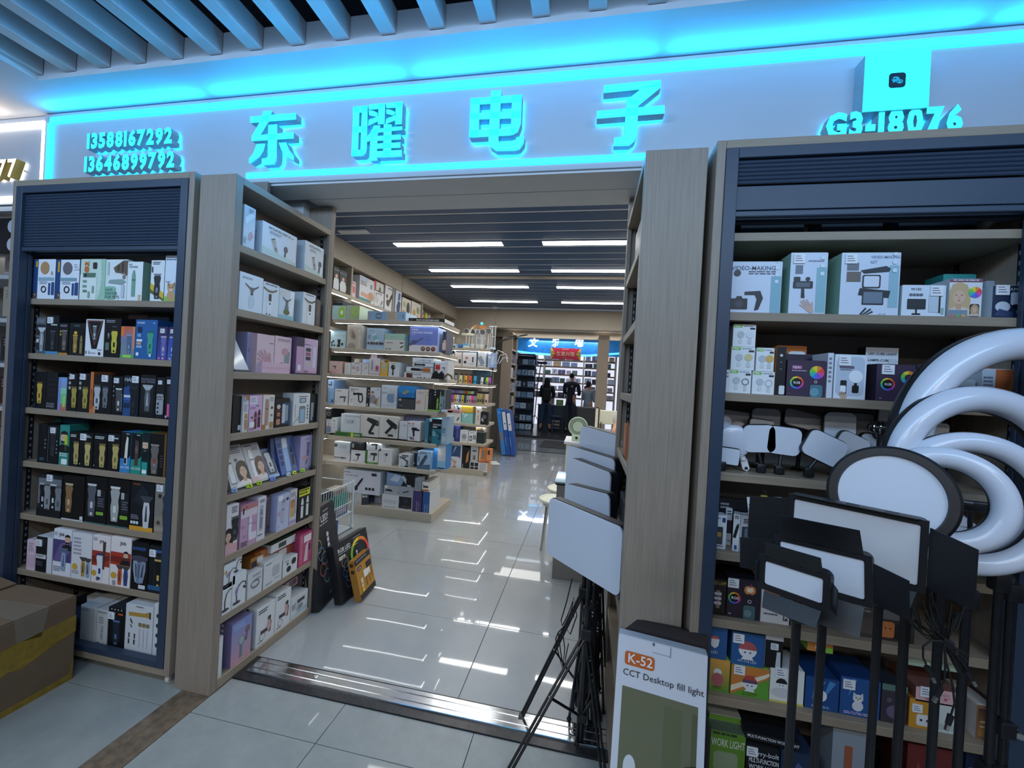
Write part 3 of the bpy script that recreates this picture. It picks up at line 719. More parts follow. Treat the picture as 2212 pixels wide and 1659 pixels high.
number('077', (-28, 384), (33, 381), .115, 'white raised figures 077 with gold sides on the neighbouring sign', 'warmstrip', 'warmstrip', mat('gold_side', '9a8a4a', .35, .6, noise=((30, 30, 30), .06, 2)), bold=.02)
u = thing('shelf_unit', 'tall shelf unit of the neighbouring shop beyond the roller cabinet', 'shelf', (-4.3, 2.55, 0))
m_ = MB(); m_.box(-5.4, -3.45, 2.52, 2.55, 0, 2.3); m_.build('back_panel', 'inner', u)
for z in (2.07, 1.75, 1.42, 1.1, .75, .4, .08): m_ = MB(); m_.box(-5.4, -3.45, 2.2, 2.518, z - .03, z); m_.build('shelf_board', 'white', u)
for i, (z, c, nm_, hh) in enumerate(((1.75, 'b9b09a', 'kraft coloured', .24), (1.42, '23262c', 'black lower', .2), (1.1, '3a1518', 'dark red', .22), (.75, '2a3340', 'slate blue', .2), (2.07, 'd7dbe2', 'white top shelf', .18), (.4, '30343a', 'charcoal', .2))):
    for j in range(2):
        carton(.3, .2, hh, c, None, 'l .1 .6 .6 .9 3 889;k panel .6 .3 .4 ccd 334;r 0 0 1 .08 667', nm_ + (' box standing deeper along the neighbouring shop shelf' if j else ' box in the neighbouring shop beside the roller cabinet'), 'box', 'boxes in the neighbouring shop', 'product_box', (-3.98 - .36 * j, 2.24, z + .0008))
fn = tag(MB().bevbox(-4.6, -3.5, 2.0, 2.06, 2.16, 2.40, .01).build('display_board', 'black'), 'dark display board with round openings under the neighbouring sign', 'board')
m_ = MB()
for k in range(5):
    for l in range(2): m_._add([(p[0], 1.998, p[1]) for p in circ(-3.62 - k * .2, 2.34 - l * .12, .045, 14)], [tuple(range(14))], 'c4ccd8')
m_.build('round_opening', 'print', fn)['kind'] = 'stuff'
# ================================================================== FURNITURE
SHZ = (1.78, 1.50, 1.22, .945, .675, .39)
def standard(x, y0, y1, z0, z1, parent, axis='x'):       # slotted upright for the shelf pins
    m = MB('1a1d22'); m.box(x - .0015, x + .0015, y0, y1, z0, z1, '20242a')
    z = z0 + .02
    while z < z1 - .02:
        m.box(x - .0022, x + .0022, y0 + (y1 - y0) * .3, y1 - (y1 - y0) * .3, z, z + .014, '8b9096'); z += .034
    return m.build('shelf_standard', 'col', parent)

def roller_cabinet(x0, x1, yf, ztop, depth, shut_z, shelves, label, flat=0.0):
    t = thing('roller_cabinet', label, 'cabinet', ((x0 + x1) / 2, yf + depth / 2, 0))
    zb = .055; F_ = .030; N_ = .041; yb = yf + depth
    P = lambda n, m, *b, bev=.003: [(q := MB()).bevbox(*b, bev), q.build(n, m, t)][1]
    P('side_panel', 'wood', x0, x0 + F_, yf, yb, zb, ztop); P('side_panel', 'wood', x1 - F_, x1, yf, yb, zb, ztop)
    P('top_panel', 'woodx', x0 + F_, x1 - F_, yf, yb, ztop - F_, ztop); P('bottom_panel', 'woodx', x0 + F_, x1 - F_, yf, yb, zb, zb + .034)
    P('back_panel', 'inner', x0 + F_, x1 - F_, yb - .012, yb, zb + .034, ztop - F_)
    a, b = x0 + F_, x1 - F_
    P('frame_stile', 'navy', a, a + N_, yf - .004, yf + .03, zb + .034, ztop - F_, bev=.002); P('frame_stile', 'navy', b - N_, b, yf - .004, yf + .03, zb + .034, ztop - F_, bev=.002)
    P('frame_rail', 'navy', a + N_, b - N_, yf - .004, yf + .03, ztop - F_ - .036, ztop - F_, bev=.002); P('frame_rail', 'navy', a + N_, b - N_, yf - .004, yf + .03, zb + .034, zb + .062, bev=.002)
    for x in (a + N_ - .004, b - N_ - .004): P('shutter_guide', 'navy', x, x + .008, yf + .031, yf + .046, zb + .036, ztop - F_ - .04, bev=.001)
    # shutter rolled half up: slats, a broad lower panel, a bottom bar
    z = ztop - F_ - .037; s0 = None; zs = shut_z + .03 + flat
    while z - .0135 > zs:
        if s0 is None:
            m = MB(); y = yf + .012
            for k in range(4): m._add([(a + N_ + .001, y - .004 * math.sin(PI * k / 4), -k * .0033), (b - N_ - .001, y - .004 * math.sin(PI * k / 4), -k * .0033), (b - N_ - .001, y - .004 * math.sin(PI * (k + 1) / 4), -(k + 1) * .0033), (a + N_ + .001, y - .004 * math.sin(PI * (k + 1) / 4), -(k + 1) * .0033)], [(0, 3, 2, 1)])
            m.v = [(v[0], v[1], v[2]) for v in m.v]
            s_ = m.build('slat', 'navy', None); s_.parent = t; s0 = s_; s_.location = (-t.location.x, -t.location.y, z)
        else:
            s_ = s0.copy(); C.objects.link(s_); s_.location.z = z
        z -= .0142
    P('shutter_panel', 'navy', a + N_, b - N_, yf + .010, yf + .016, shut_z + .026, zs + .004, bev=.002)
    P('shutter_bar', 'navy', a + N_ - .003, b - N_ + .003, yf + .004, yf + .022, shut_z, shut_z + .022, bev=.004)
    P('inner_rail', 'navy', a, b, yf + .05, yf + .07, shut_z - .005, shut_z + .03)
    for z in shelves:
        P('shelf_board', 'woodx', a + .004, b - .004, yf + .047, yb - .014, z - .030, z, bev=.002)
    P('shelf_board', 'navy', a + .002, b - .002, yf + .031, yb - .014, zb + .030, zb + .036, bev=.001)
    for x in (a + .001, b - .001):
        standard(x, yf + .085, yf + .105, zb + .05, shut_z, t); standard(x, yb - .07, yb - .05, zb + .05, shut_z, t)
    for x in (x0 + .055, x1 - .030):
        for y in (yf + .03, yb - .06):
            k = MB('9a9ea3'); k.cyl((x - .010, y + .012, .026), (x + .010, y + .012, .026), .026, n=18, col='c9c4b8'); k.cyl((x - .012, y + .012, .026), (x + .012, y + .012, .026), .011, n=12, col='8a8d92')
            k.box(x - .016, x - .012, y - .008, y + .026, .02, .056, '7d8187'); k.box(x + .012, x + .016, y - .008, y + .026, .02, .056, '7d8187'); k.box(x - .022, x + .022, y - .012, y + .03, .0525, .0565, '7d8187')
            k.build('caster', 'col', t)
    return t
YC = 1.513
roller_cabinet(-2.904, -1.803, YC, 2.363, .385, 2.008, SHZ, 'rolling wooden cabinet with dark blue shutter, full of hair clipper boxes')
roller_cabinet(.395, 1.395, 1.50, 2.367, .39, 2.10, (2.062, 1.78, 1.493, 1.208, .925, .685, .41), 'rolling wooden cabinet with dark blue shutter behind the ring lights', flat=.075)

BKZ = (2.05, 1.755, 1.465, 1.178, .893, .61, .333)
def bookcase(xf, xb, y0, y1, ztop, label, face=1, y_post=None, zpost=2.5, shelves=BKZ):
    """narrow case whose open side faces +x (face=1) or -x; its blank end panel stands at y0"""
    t = thing('end_bookcase', label, 'bookcase', ((xf + xb) / 2, (y0 + y1) / 2, 0))
    lo, hi = min(xf, xb), max(xf, xb); ins = .035
    P = lambda n, m, *b: [(q := MB()).bevbox(*b, .0025), q.build(n, m, t)][1]
    P('end_panel', 'wood', lo, hi, y0, y0 + .040, 0, ztop)
    P('rear_panel', 'wood', lo, hi, y1 - .034, y1, 0, zpost)
    P('top_panel', 'woody', lo, hi, y0 + .04, y1 - .034, ztop - .033, ztop)
    P('bottom_panel', 'woody', lo, hi, y0 + .04, y1 - .034, .002, .045)
    bx = (lo, lo + .012) if face > 0 else (hi - .012, hi)
    P('back_panel', 'inner', bx[0], bx[1], y0 + .04, y1 - .034, .045, ztop - .033)
    P('rear_stile', 'wood', (hi - .02 if face > 0 else lo), (hi if face > 0 else lo + .02), y1 - .05, y1 - .0345, .045, ztop - .033)
    for z in shelves:
        P('shelf_board', 'woody', (bx[1] + .001 if face > 0 else lo + .006), (hi - .006 if face > 0 else bx[0] - .001), y0 + .0405, y1 - .0515, z - .034, z)
    m = MB(); x = hi - .06 if face > 0 else lo + .045
    m.box(x, x + .016, y1 - .0530, y1 - .0505, .05, ztop - .04, '15181c'); z = .08
    while z < ztop - .06: m.box(x + .005, x + .011, y1 - .0538, y1 - .0530, z, z + .014, '8b9096'); z += .034
    m.build('shelf_standard', 'col', t)
    return t
bookcase(-1.595, -1.787, 1.527, 2.238, 2.352, 'tall narrow wooden bookcase of beauty devices at the doorway', 1)
bookcase(.160, .374, 1.527, 2.238, 2.361, 'tall narrow wooden bookcase with blank end panel beside the K-52 box', -1)
bookcase(-1.617, -1.835, 8.3, 8.95, 2.545, 'pale wooden bookcase at the far doorway behind the blue folders', 1, zpost=2.545, shelves=(2.2, 1.9, 1.6, 1.3, 1.0, .7, .4))
bookcase(.155, .372, 8.3, 8.95, 2.545, 'pale wooden bookcase at the far doorway behind the counter', -1, zpost=2.545, shelves=(2.2, 1.9, 1.6, 1.3, 1.0, .7, .4))
bookcase(.62, .80, 8.35, 8.95, 2.54, 'dark edged wooden bookcase behind the seated person', -1, zpost=2.54, shelves=(2.2, 1.6, 1.0, .4))

# ---- gondolas standing out from the shelf wall
GZ = (2.065, 1.752, 1.478, 1.143, .808, .535)
def gondola(y0, x1, label, x0=XL + .002, dy=.585, zs=GZ):
    t = thing('gondola_shelf', label, 'shelf', ((x0 + x1) / 2, y0 + dy / 2, 0))
    P = lambda n, m, *b: [(q := MB()).bevbox(*b, .003), q.build(n, m, t)][1]
    P('plinth', 'shopwood', x0, x1, y0, y0 + dy, 0, .09)
    P('core_panel', 'shopwall', x0, x1 - .17, y0 + dy / 2 - .02, y0 + dy / 2 + .02, .09, zs[0] - .04)
    for i, z in enumerate(zs):
        s_ = P('shelf_board', 'shopwood', x0, x1, y0, y0 + dy, z - .042, z)
        if i < 5:
            L = MB(); L.box(x0 + .02, x1 - .012, y0 + .021, y0 + .028, z - .0437, z - .0422); L.box(x1 - .020, x1 - .013, y0 + .021, y0 + dy - .012, z - .0437, z - .0422); L.build('led_strip', 'ledstrip', s_)
    return t
gondola(3.896, -1.504, 'near double shelf gondola of massage guns and vacuum cleaners')
gondola(6.066, -1.533, 'far shelf gondola of trimmers, mirrors and lamps', zs=(1.985, 1.70, 1.43, 1.12, .80, .50))

# ---- shelf bays on the left wall
WZ = (2.385, 1.98, 1.478, 1.143, .808, .535)
wb_ = thing('wall_bay', 'long built-in wall shelving under the beige bulkhead', 'shelf', (XL - .14, 5.1, 0))
P = lambda n, m, *b: [(q := MB()).bevbox(*b, .003), q.build(n, m, wb_)][1]
P('back_panel', 'shopwall', XL - .275, XL - .262, 2.28, 7.93, 0, 2.715)
for y in (2.28, 3.20, 4.20, 5.21, 6.21, 7.20, 7.90): P('upright', 'shopwall', XL - .26, XL - .002, y, y + .028, 0, 2.715)
YU = (2.308, 3.20, 4.20, 5.21, 6.21, 7.20, 7.90)
for j in range(6):
    for z in WZ:
        s_ = P('shelf_board', 'shopwood', XL - .26, XL - .002, YU[j] + (.029 if j else .001), YU[j + 1] - .001, z - .04, z)
        L = MB(); L.box(XL - .03, XL - .018, YU[j] + .05, YU[j + 1] - .03, z - .0445, z - .0402); L.build('led_strip', 'ledstrip', s_)

# ---- counter side: low cabinet, cream counter, stools
def desk(nm, label, parts, cat='counter'):
    b = parts[0]
    t = thing(nm, label, cat, ((b[2] + b[3]) / 2, (b[4] + b[5]) / 2, 0))
    for n, m, *bx in parts: q = MB(); q.bevbox(*bx, .004); q.build(n, m, t)
    return t
desk('glass_counter', 'low brown counter with green glass top behind the stools', [('cabinet_body', 'inner', -.195, .70, 3.10, 3.42, 0, .72), ('glass_top', 'glasstop', -.215, .72, 3.08, 3.44, .735, .752), ('black_edge', 'black', -.205, .71, 3.09, 3.43, .72, .735)])
desk('cream_counter', 'cream counter with pale top that carries the small fan', [('counter_body', 'cream', -.21, .10, 4.62, 5.10, 0, .82), ('counter_top', 'white', -.235, .12, 4.60, 5.12, .82, .85)])
desk('work_desk', 'cluttered cream desk where the seated person leans', [('desk_top', 'cream', -.10, 1.2, 5.2, 6.3, .72, .75), ('desk_panel', 'cream', -.06, 1.1, 5.25, 5.28, 0, .72), ('desk_leg', 'cream', -.06, -.02, 6.2, 6.26, 0, .72)], 'desk')
st0 = None
for x, y, lb in ((-.235, 3.68, 'round cream stool standing nearer the doorway'), (-.20, 4.08, 'round cream stool standing farther into the shop')):
    if st0 is None:
        t = thing('round_stool', lb, 'stool', (x, y, 0), group='round stools at the counter')
        q = MB(); q.lathe([(.135, .425), (.15, .43), (.152, .448), (.14, .456)], (x, y, 0), 28); q.build('seat', 'cream', t)
        q = MB(); q.lathe([(.12, .395), (.12, .425)], (x, y, 0), 20); q.build('seat_ring', 'chrome', t)
        for k in range(4):
            a = PI / 4 + PI / 2 * k; q = MB(); q.cyl((x + .10 * math.cos(a), y + .10 * math.sin(a), .40), (x + .14 * math.cos(a), y + .14 * math.sin(a), 0), .012, n=10); q.build('leg', 'chrome', t)
        st0 = t
    else:
        t = copy_tree(st0); t.location = (x, y, 0); t['label'] = lb

# ---- brown cardboard carton at the lower left edge of the photo
x1, y1_, y0_ = -2.276, 1.462, .86
zt = Zat(1285, x1, y1_)
t = thing('cardboard_carton', 'large brown cardboard carton with yellow tape on the corridor floor', 'box', (x1 - .3, 1.2, 0))
q = MB(); q.bevbox(x1 - .62, x1, y0_, y1_, 0, zt - .004, .005); q.build('carton_body', 'kraft', t)
q = MB(); q.box(x1 - .34, x1 - .002, y0_ + .01, y1_ - .004, zt - .004, zt); q.build('flap', 'kraft', t)
q = MB(); q.prism([(x1 - .36, y0_, zt + .001), (x1 - .36, y1_ - .01, zt + .001), (x1 - .60, y1_ - .01, zt + .035), (x1 - .60, y0_, zt + .04)], (0, 0, .005)); q.build('flap', 'kraft', t)
q = MB()
za = zt * .62
pts = [(y0_, za - .105), (y0_ + .15, za - .10), (y0_ + .27, za - .07), (y0_ + .29, za - .11), (y0_ + .38, za - .06), (y0_ + .42, za - .075), (y0_ + .55, za - .03), (y1_, za - .02), (y1_, za + .055), (y0_, za + .02)]
q.prism([(x1 + .0012, p[0], p[1]) for p in pts], (-.001, 0, 0))
q.prism([(x1 + .0012, y0_, .0), (x1 + .0012, y1_ - .004, .0), (x1 + .0012, y1_ - .004, .10), (x1 + .0012, y1_ - .02, .03), (x1 + .0012, y0_, .022)], (-.001, 0, 0))
q.build('packing_tape', 'tape', t)
q = MB(); q.prism([(x1 - .30, y0_ + .05, zt + .0012), (x1 - .02, y0_ + .05, zt + .0012), (x1 - .02, y0_ + .19, zt + .0012), (x1 - .30, y0_ + .17, zt + .0012)], (0, 0, -.001)); q.prism([(x1 - .25, y1_ - .2, zt + .0012), (x1 + .001, y1_ - .21, zt + .0012), (x1 + .001, y1_ - .1, zt + .0012), (x1 - .25, y1_ - .12, zt + .0012)], (0, 0, -.001))
q.prism([(x1 + .0012, y1_ - .21, zt), (x1 + .0012, y1_ - .1, zt), (x1 + .0012, y1_ - .12, zt - .12), (x1 + .0012, y1_ - .2, zt - .10)], (-.001, 0, 0)); q.build('clear_tape', 'cleartape', t)
KIND[0] = 'hair_clipper_box'
# ================================================================== GOODS ON THE SHELVES
c1, c2, c3, c4 = (0, 360, .3255), (0, 860, .3978), (420, 360, .3255), (440, 900, .3614)
n1, n2, n3 = (440, 560, .18083), (470, 820, .14465), (460, 1030, .14467)
YB1 = YC + .052
G = 'boxes on the %s shelf of the clipper cabinet'
rows('''
215 360 615 S=x | e6ebf2/21467e | r 0 0 .2 1 21467e;k pet .1 .09 .2 6b5138 3a2c20;e .52 .78 .2 .16 b98f62;r .25 .46 .95 .54 8fb0c0;o .5 .24 .12 .04 223;r .72 .1 .8 .4 2a4d86;r .86 .1 .98 .42 2a4d86;t .82 .6 .1 c7962c 8;l .3 .36 .7 .44 2 9ab;r .12 .8 .2 .95 d9a632 | white pet trimmer box with navy edge, first on the top clipper shelf
362 520 618 | e6ebf2/21467e | r 0 0 .2 1 21467e;k pet .16 .09 .2 6b5138 3a2c20;e .5 .78 .2 .16 6f6a70;r .2 .46 .9 .54 7fa3b2;o .5 .24 .12 .04 223;r .72 .1 .8 .4 2a4d86;r .84 .1 .98 .42 2a4d86;r .1 .68 .18 .95 d9a632;l .3 .36 .7 .44 2 9ab | white pet trimmer box with navy edge, second on the top clipper shelf | .9 .82
525 693 615 | cfe2d6 | y a8cdb4 .7 0 1 0 1 1 .8 1 .88 .5;r 0 0 .66 .62 e6efe9;k pet .25 .82 .3 c8743a e0a060;q .5 .76 .66 .92 3a3230;r .12 .55 .62 .66 5b7a68;c .22 .6 .05 223;r .12 .42 .28 .48 7fa08e;r .12 .3 .28 .36 7fa08e;r .14 .18 .3 .24 6a8a78;q .34 .04 .42 .2 8aa898;q .5 .16 .58 .34 8aa898;tr .88 .12 .1 f4faf6 PET CLIPPER KIT | pale green pet clipper box with cartoon fox
692 838 618 | e4ecee | y 6a5a4c .35 .8 .6 .9 .8 .98 1 .98 1 .6 .7 .66 .45 .68;y 3a322c .55 .85 .62 .88 .62 .72 .55 .72;y 3a322c .75 .92 .82 .94 .82 .7 .75 .7;k pet .86 .62 .2 8c7c6c 4a4038;r .08 .62 .16 .94 b9d0c2;y 93a8a4 .14 .42 .8 .38 .96 .46 .8 .52 .2 .5;q .0 .02 .5 .34 8fc0a8;t .04 .22 .075 1d3a30 HAIR;t .04 .13 .075 1d3a30 SHAVER;t .04 .04 .075 1d3a30 FOR PETS;q .76 .06 .9 .38 c5d0d4 | white pet shaver box with striped tabby cat
832 940 632 D=.09 | eaf0f2/7fa493 | t .08 .9 .05 243 PET;t .08 .84 .05 243 TRIMMER;k pen .42 .44 .68 79a892 4f7c68;k pet .84 .08 .16 d8b888 b89868 | white pet trimmer box with green pen shape and green side | | o .35 .75 .16 .03 e4efe8;o .4 .58 .16 .03 e4efe8;l .2 .1 .7 .2 3 9fc0b0
992 1084 622 | e3e9ec/2a2d30 | l .12 .88 .7 .96 2 445;y d9b93a 0 .3 1 .05 1 .2 0 .45;y 5d6b2c 0 .2 1 0 1 .05 0 .3;k clip .5 .36 .62 2b2f33 889 0;q .06 .7 .16 .84 445 | white electric shaver box with yellow stripe
1085 1180 590 | dbe4f0/c9d4e4 | l .06 .88 .9 .97 2 667;y 8fc05a 0 0 1 0 1 .14 0 .1;y 6aa6d8 .7 .14 1 .16 1 .46 .8 .4;k pet .5 .22 .42 c8a070 a87c50 0;l .1 .4 .5 .44 1 aab | tall white pet clipper box with sitting dog
''', c1, 1.78, YB1, .10, G % 'top')
rows('''
232 297 1000 | 5a5f62/3c4044 | r .06 .1 .94 .8 2a2c2e;k clip2 .62 .42 .6 8a9094 c0c6ca;q .1 .3 .34 .4 c8ccd0;q .1 .44 .36 .5 6a6e72;r .5 .06 .8 .14 7fa8d0;l .1 .84 .9 .94 3 99a | grey window box with slim silver trimmer, first on the second clipper shelf
298 384 990 | 12151a | r 0 0 1 .07 4a8fc0;k clip .55 .36 .5 2a2e34 50565e;l .4 .72 .9 .78 1 cdd | black trimmer box with blue foot stripe | .34 .88
380 448 1040 | 101216 | r 0 0 1 .06 c08a3a;k clip .6 .46 .64 5a5452 8a8480;c .2 .74 .09 c89a40;c .2 .64 .09 c89a40;l .15 .88 .95 .95 2 99a | black trimmer box with orange foot stripe
452 560 1040 | 15171a/101216 | q .14 .08 .96 .86 0b0d10;k clip .4 .36 .56 9b8048 d8a848;k pen .78 .34 .56 8a7a50 5c5138;e .42 .7 .1 .05 e8b850;t .3 .9 .05 5f8ca0 BARBER | black window box with gold trimmer and refill
560 684 1015 | e4e8ec/d0d4da | y 15171a .06 .98 .94 .98 .64 .2 .36 .2;y a06a60 .1 .97 .9 .97 .52 .3;y 15171a .14 .95 .86 .95 .52 .33;k clip .5 .64 .38 6f7478 d0d4d8;c .8 .08 .07 334;q .06 .06 .1 .14 223;q .22 .06 .26 .14 889;l .7 .16 .95 .19 1 334;l .3 .06 .6 .1 1 99a | white box with black letter V and clipper
683 796 1010 | 0f1114 | k clip .62 .42 .62 cfc04a 22221a;tr .32 .5 .1 cdd USB;q .1 .18 .34 .38 5f6f6c;l .12 .88 .7 .96 2 99a;l .5 .78 .8 .8 1 99a | black box with bright yellow clipper
792 890 1062 | 7a8a98/5a6a80 | g 0 .5 1 1 6f86a8 d0683a;r .86 .3 1 1 e89068;r 0 .7 .2 1 f08038;k clip .6 .45 .6 5a6c88 8aa0c0;r 0 0 1 .1 5aa860;r .2 .02 .8 .1 a0d860 | rainbow foil trimmer box with orange corner
890 1036 1018 D=.12 | 2a62a0/1f4a80 | tb .08 .9 .05 cfe0f0 BARBER;k clip .7 .42 .6 4aa088 2a7060 0;q .1 .68 .3 .82 16304f;q .1 .56 .28 .64 7fa8d0;r .08 .44 .34 .5 e4ecf4;r .08 .36 .3 .42 cfa080;r .08 .28 .34 .34 8fb8e0;c .14 .12 .07 e4ecf4;q .68 .06 .78 .14 cfe0f0;k crown .86 .92 .06 cfe0f0 cfe0f0 | blue clipper box with green clipper
1040 1107 1065 | 47447f/2f2f60 | g 0 0 1 1 4a4a9a 3a3050;k clip .6 .42 .6 6a6ab0 c0b8c8;q .1 .02 .3 .08 d87aa0;q .5 .02 .7 .08 e0a0c0 | first violet clipper box at the end of the second clipper shelf | .5 .88
1109 1168 1068 | 3c4f93/2f2f60 | g 0 0 1 1 4a6ab8 343058;k clip .5 .42 .6 3a5ac0 c0b8c8;q .2 .02 .4 .08 e0a0c0 | second violet clipper box at the end of the second clipper shelf | .5 .88
985 1120 1000 b=1070 d=.13 | 254a72 | tb .1 .4 .2 9fc0e0 BARBER | dark blue box lying behind the violet clipper boxes
850 985 985 b=1012 d=.13 | 5a4450 | r .1 .3 .9 .6 7a4a4a | flat reddish box lying behind the blue clipper box
''', c1, 1.50, YB1, .10, G % 'second')
rows('''
215 300 1365 D=.1 | 101216 | k clip .5 .44 .6 c8a648 5c4e28;c .12 .08 .05 445;q .06 .05 .2 .12 334 | black box with gold trimmer, first on the third clipper shelf
300 376 1368 D=.1 | 14171b | r .2 .8 .85 .82 2a2e34;r .2 .66 .85 .68 2a2e34;r .2 .52 .85 .54 2a2e34;r .2 .38 .85 .4 2a2e34;t .08 .12 .06 99a GRAND;t .08 .05 .06 99a BARBER | plain black box with ribbed panel beside the gold trimmer box
380 438 1400 | 8fa8b8/506070 | g 0 0 1 1 b8705a 7fa8e0;r 0 .2 1 .5 6fc098;r 0 .5 1 .68 8ad0b0;r 0 .0 .3 1 7f90c8;r .6 .1 .9 .45 a0d070 | rainbow foil box on the third clipper shelf
440 505 1375 | 0f1114 | k clip .72 .38 .56 a89848 6a6030;i .24 .62 1 4 .2 .13 .08 9aa0a8 | first black box with olive gold clipper and icons | .5 .92
507 588 1375 | 0f1114/232a4a | k clip .66 .38 .56 a89848 6a6030;i .22 .62 1 4 .2 .13 .08 9aa0a8 | second black box with olive gold clipper and icons | .45 .92
589 612 1362 | c8743a/8a4a28 | tr .75 .1 .5 5a3018 BARBER CLIPPER | thin orange box standing on the third clipper shelf
614 735 1385 | 101216 | k clip .2 .42 .64 b8bcc2 4a5058;k clip .66 .44 .56 6f757c 3a4048;r 0 0 .14 .18 c88a60;l .4 .86 .9 .92 1 889 | black box with two silver trimmers | .62 .92
736 810 1395 | 0e1013 | k clip .62 .4 .6 4a4e52 c8ccd0;tr .96 .1 .08 c8ccd0 CLIPPER AND TRIMMER SET;i .16 .5 1 4 .1 .12 .03 aab | black box with lettering up its edge | .4 .9
812 914 1390 | 14202f/0e1013 | y 2a4f86 0 0 .5 0 .5 .5 .4 .62 .4 .76 0 .7;k clip .68 .4 .66 1a1e24 2a3038;t .06 .86 .1 d8dce2 HAIR;r .04 .46 .46 .52 cfd8e4;r .04 .4 .46 .44 3a6ab0;q .06 .2 .2 .32 16283f;q .26 .2 .42 .32 16283f | black and blue box lettered HAIR | .78 .92
920 1024 1385 | 121418 | q .1 .12 .9 .8 1c2024;k clip2 .5 .46 .62 5a6066 aab0b8;t .06 .88 .05 889 PROFESSIONAL;t .06 .82 .05 889 HAIR TRIMMER | black window box with grey hair trimmer
1026 1084 1400 | 15181c | q .08 .1 .92 .6 9aa0a8;r .1 .46 .9 .54 2a2e34;t .14 .47 .06 d8dce2 SHAVER;c .3 .36 .12 2a2e34;c .3 .26 .12 2a2e34;c .3 .16 .12 2a2e34 | black box with grey shaver picture | .5 .88
1086 1150 1395 | 101216 | q .28 .06 .68 .4 e0609a;q .28 .36 .68 .78 2a2e34;c .2 .06 .12 aab;r .7 .82 .9 .9 c8a040 | black box with pink handled shaver | .45 .88
''', c1, 1.22, YB1, .09, G % 'third')
rows('''
198 250 142 | 0f1216 | r .04 .04 .1 .96 3a4048;r .3 .06 .8 .14 2a4a58;i .85 .4 1 3 .1 .1 .04 889 | narrow black box with grey edge, first on the fourth clipper shelf
251 314 150 | 0f1216 | r .04 .04 .1 .96 4a5058;k clip .5 .5 .6 24282e 383e46;i .85 .3 1 4 .1 .1 .04 889 | narrow black box with price tag on the fourth clipper shelf | .5 .88
316 370 148 | 2f8c80/226a62 | k man .48 .6 .56 15181c 1a1c1e 0;r .56 .5 .86 .74 b8c83a;r .6 .36 .8 .52 3a4a3a;q .3 .02 .9 .16 e8f0ee;l .1 .2 .9 .3 2 cfe4e0 | teal clipper box with masked man
372 424 185 | 0d0f12 | k clip .75 .4 .66 b0a268 7a6e40;l .1 .84 .8 .93 2 cdd | first black box with brass clipper
425 500 190 | 0d0f12 | k clip .62 .4 .66 c0b070 7a6e40;l .1 .86 .9 .93 2 cdd;c .1 .1 .04 aab | second black box with brass clipper, price tag | .3 .88
502 576 195 | 0d0f12 | k clip .66 .4 .66 b8a868 7a6e40;l .1 .84 .8 .93 2 cdd;c .1 .1 .04 aab | third black box with brass clipper
578 646 195 | 0d0f12 | k clip .66 .4 .66 b8a868 7a6e40;l .5 .84 .95 .9 1 cdd | fourth black box with brass clipper, price tag | .3 .88
648 704 185 | 0f1216/2f7ab0 | y 3a86c0 0 0 1 0 1 .42 .8 .36 0 .34;y e2e0d4 .4 .2 .7 .2 .76 .86 .6 .9 .48 .7;r .42 .22 .64 .36 223;t .06 .1 .06 dfeaf4 HAIR CLIPPER;l .5 .92 .9 .97 1 8ab | black and blue box with white clipper
706 764 192 | 0f1216/1f7a68 | y 2a9080 0 0 1 0 1 .44 .8 .38 0 .34;y 4a3f3c .34 .2 .7 .2 .72 .8 .36 .84;e .52 .6 .14 .1 6a5c58;t .06 .1 .06 d6ece6 HAIR CLIPPER;l .5 .92 .9 .97 1 8ab | black and teal box with brown clipper
766 798 188 | 14202a/1f7a68 | r 0 0 1 .3 2a9a90;k man .5 .62 .5 101820 20242a;q .1 .03 .9 .12 eef4f4 | narrow box with blue lit bearded man
800 896 195 D=.1 | 0d0e10/6a4a22 | r .9 0 1 1 7a5428;k clip .36 .4 .7 6d6a66 8a8680;q .3 .3 .42 .42 a04030;l .7 .2 .86 .5 5 445 | black box with bronze edge and grey clipper
899 935 205 | 0d0e10 | k clip .9 .5 .5 8a9096 aab | black box half hidden by the frame, fourth clipper shelf
205 330 105 b=140 d=.14 | 2f7f78 | r 0 .1 1 .9 37908a;l .1 .3 .5 .6 2 9fd0c8 | teal box lying behind the masked man box
340 480 108 b=140 d=.14 | 1f4a66 | r .1 .2 .9 .8 2a5a78 | dark blue box lying at the back of the fourth clipper shelf
''', c2, .945, YB1, .08, G % 'fourth')
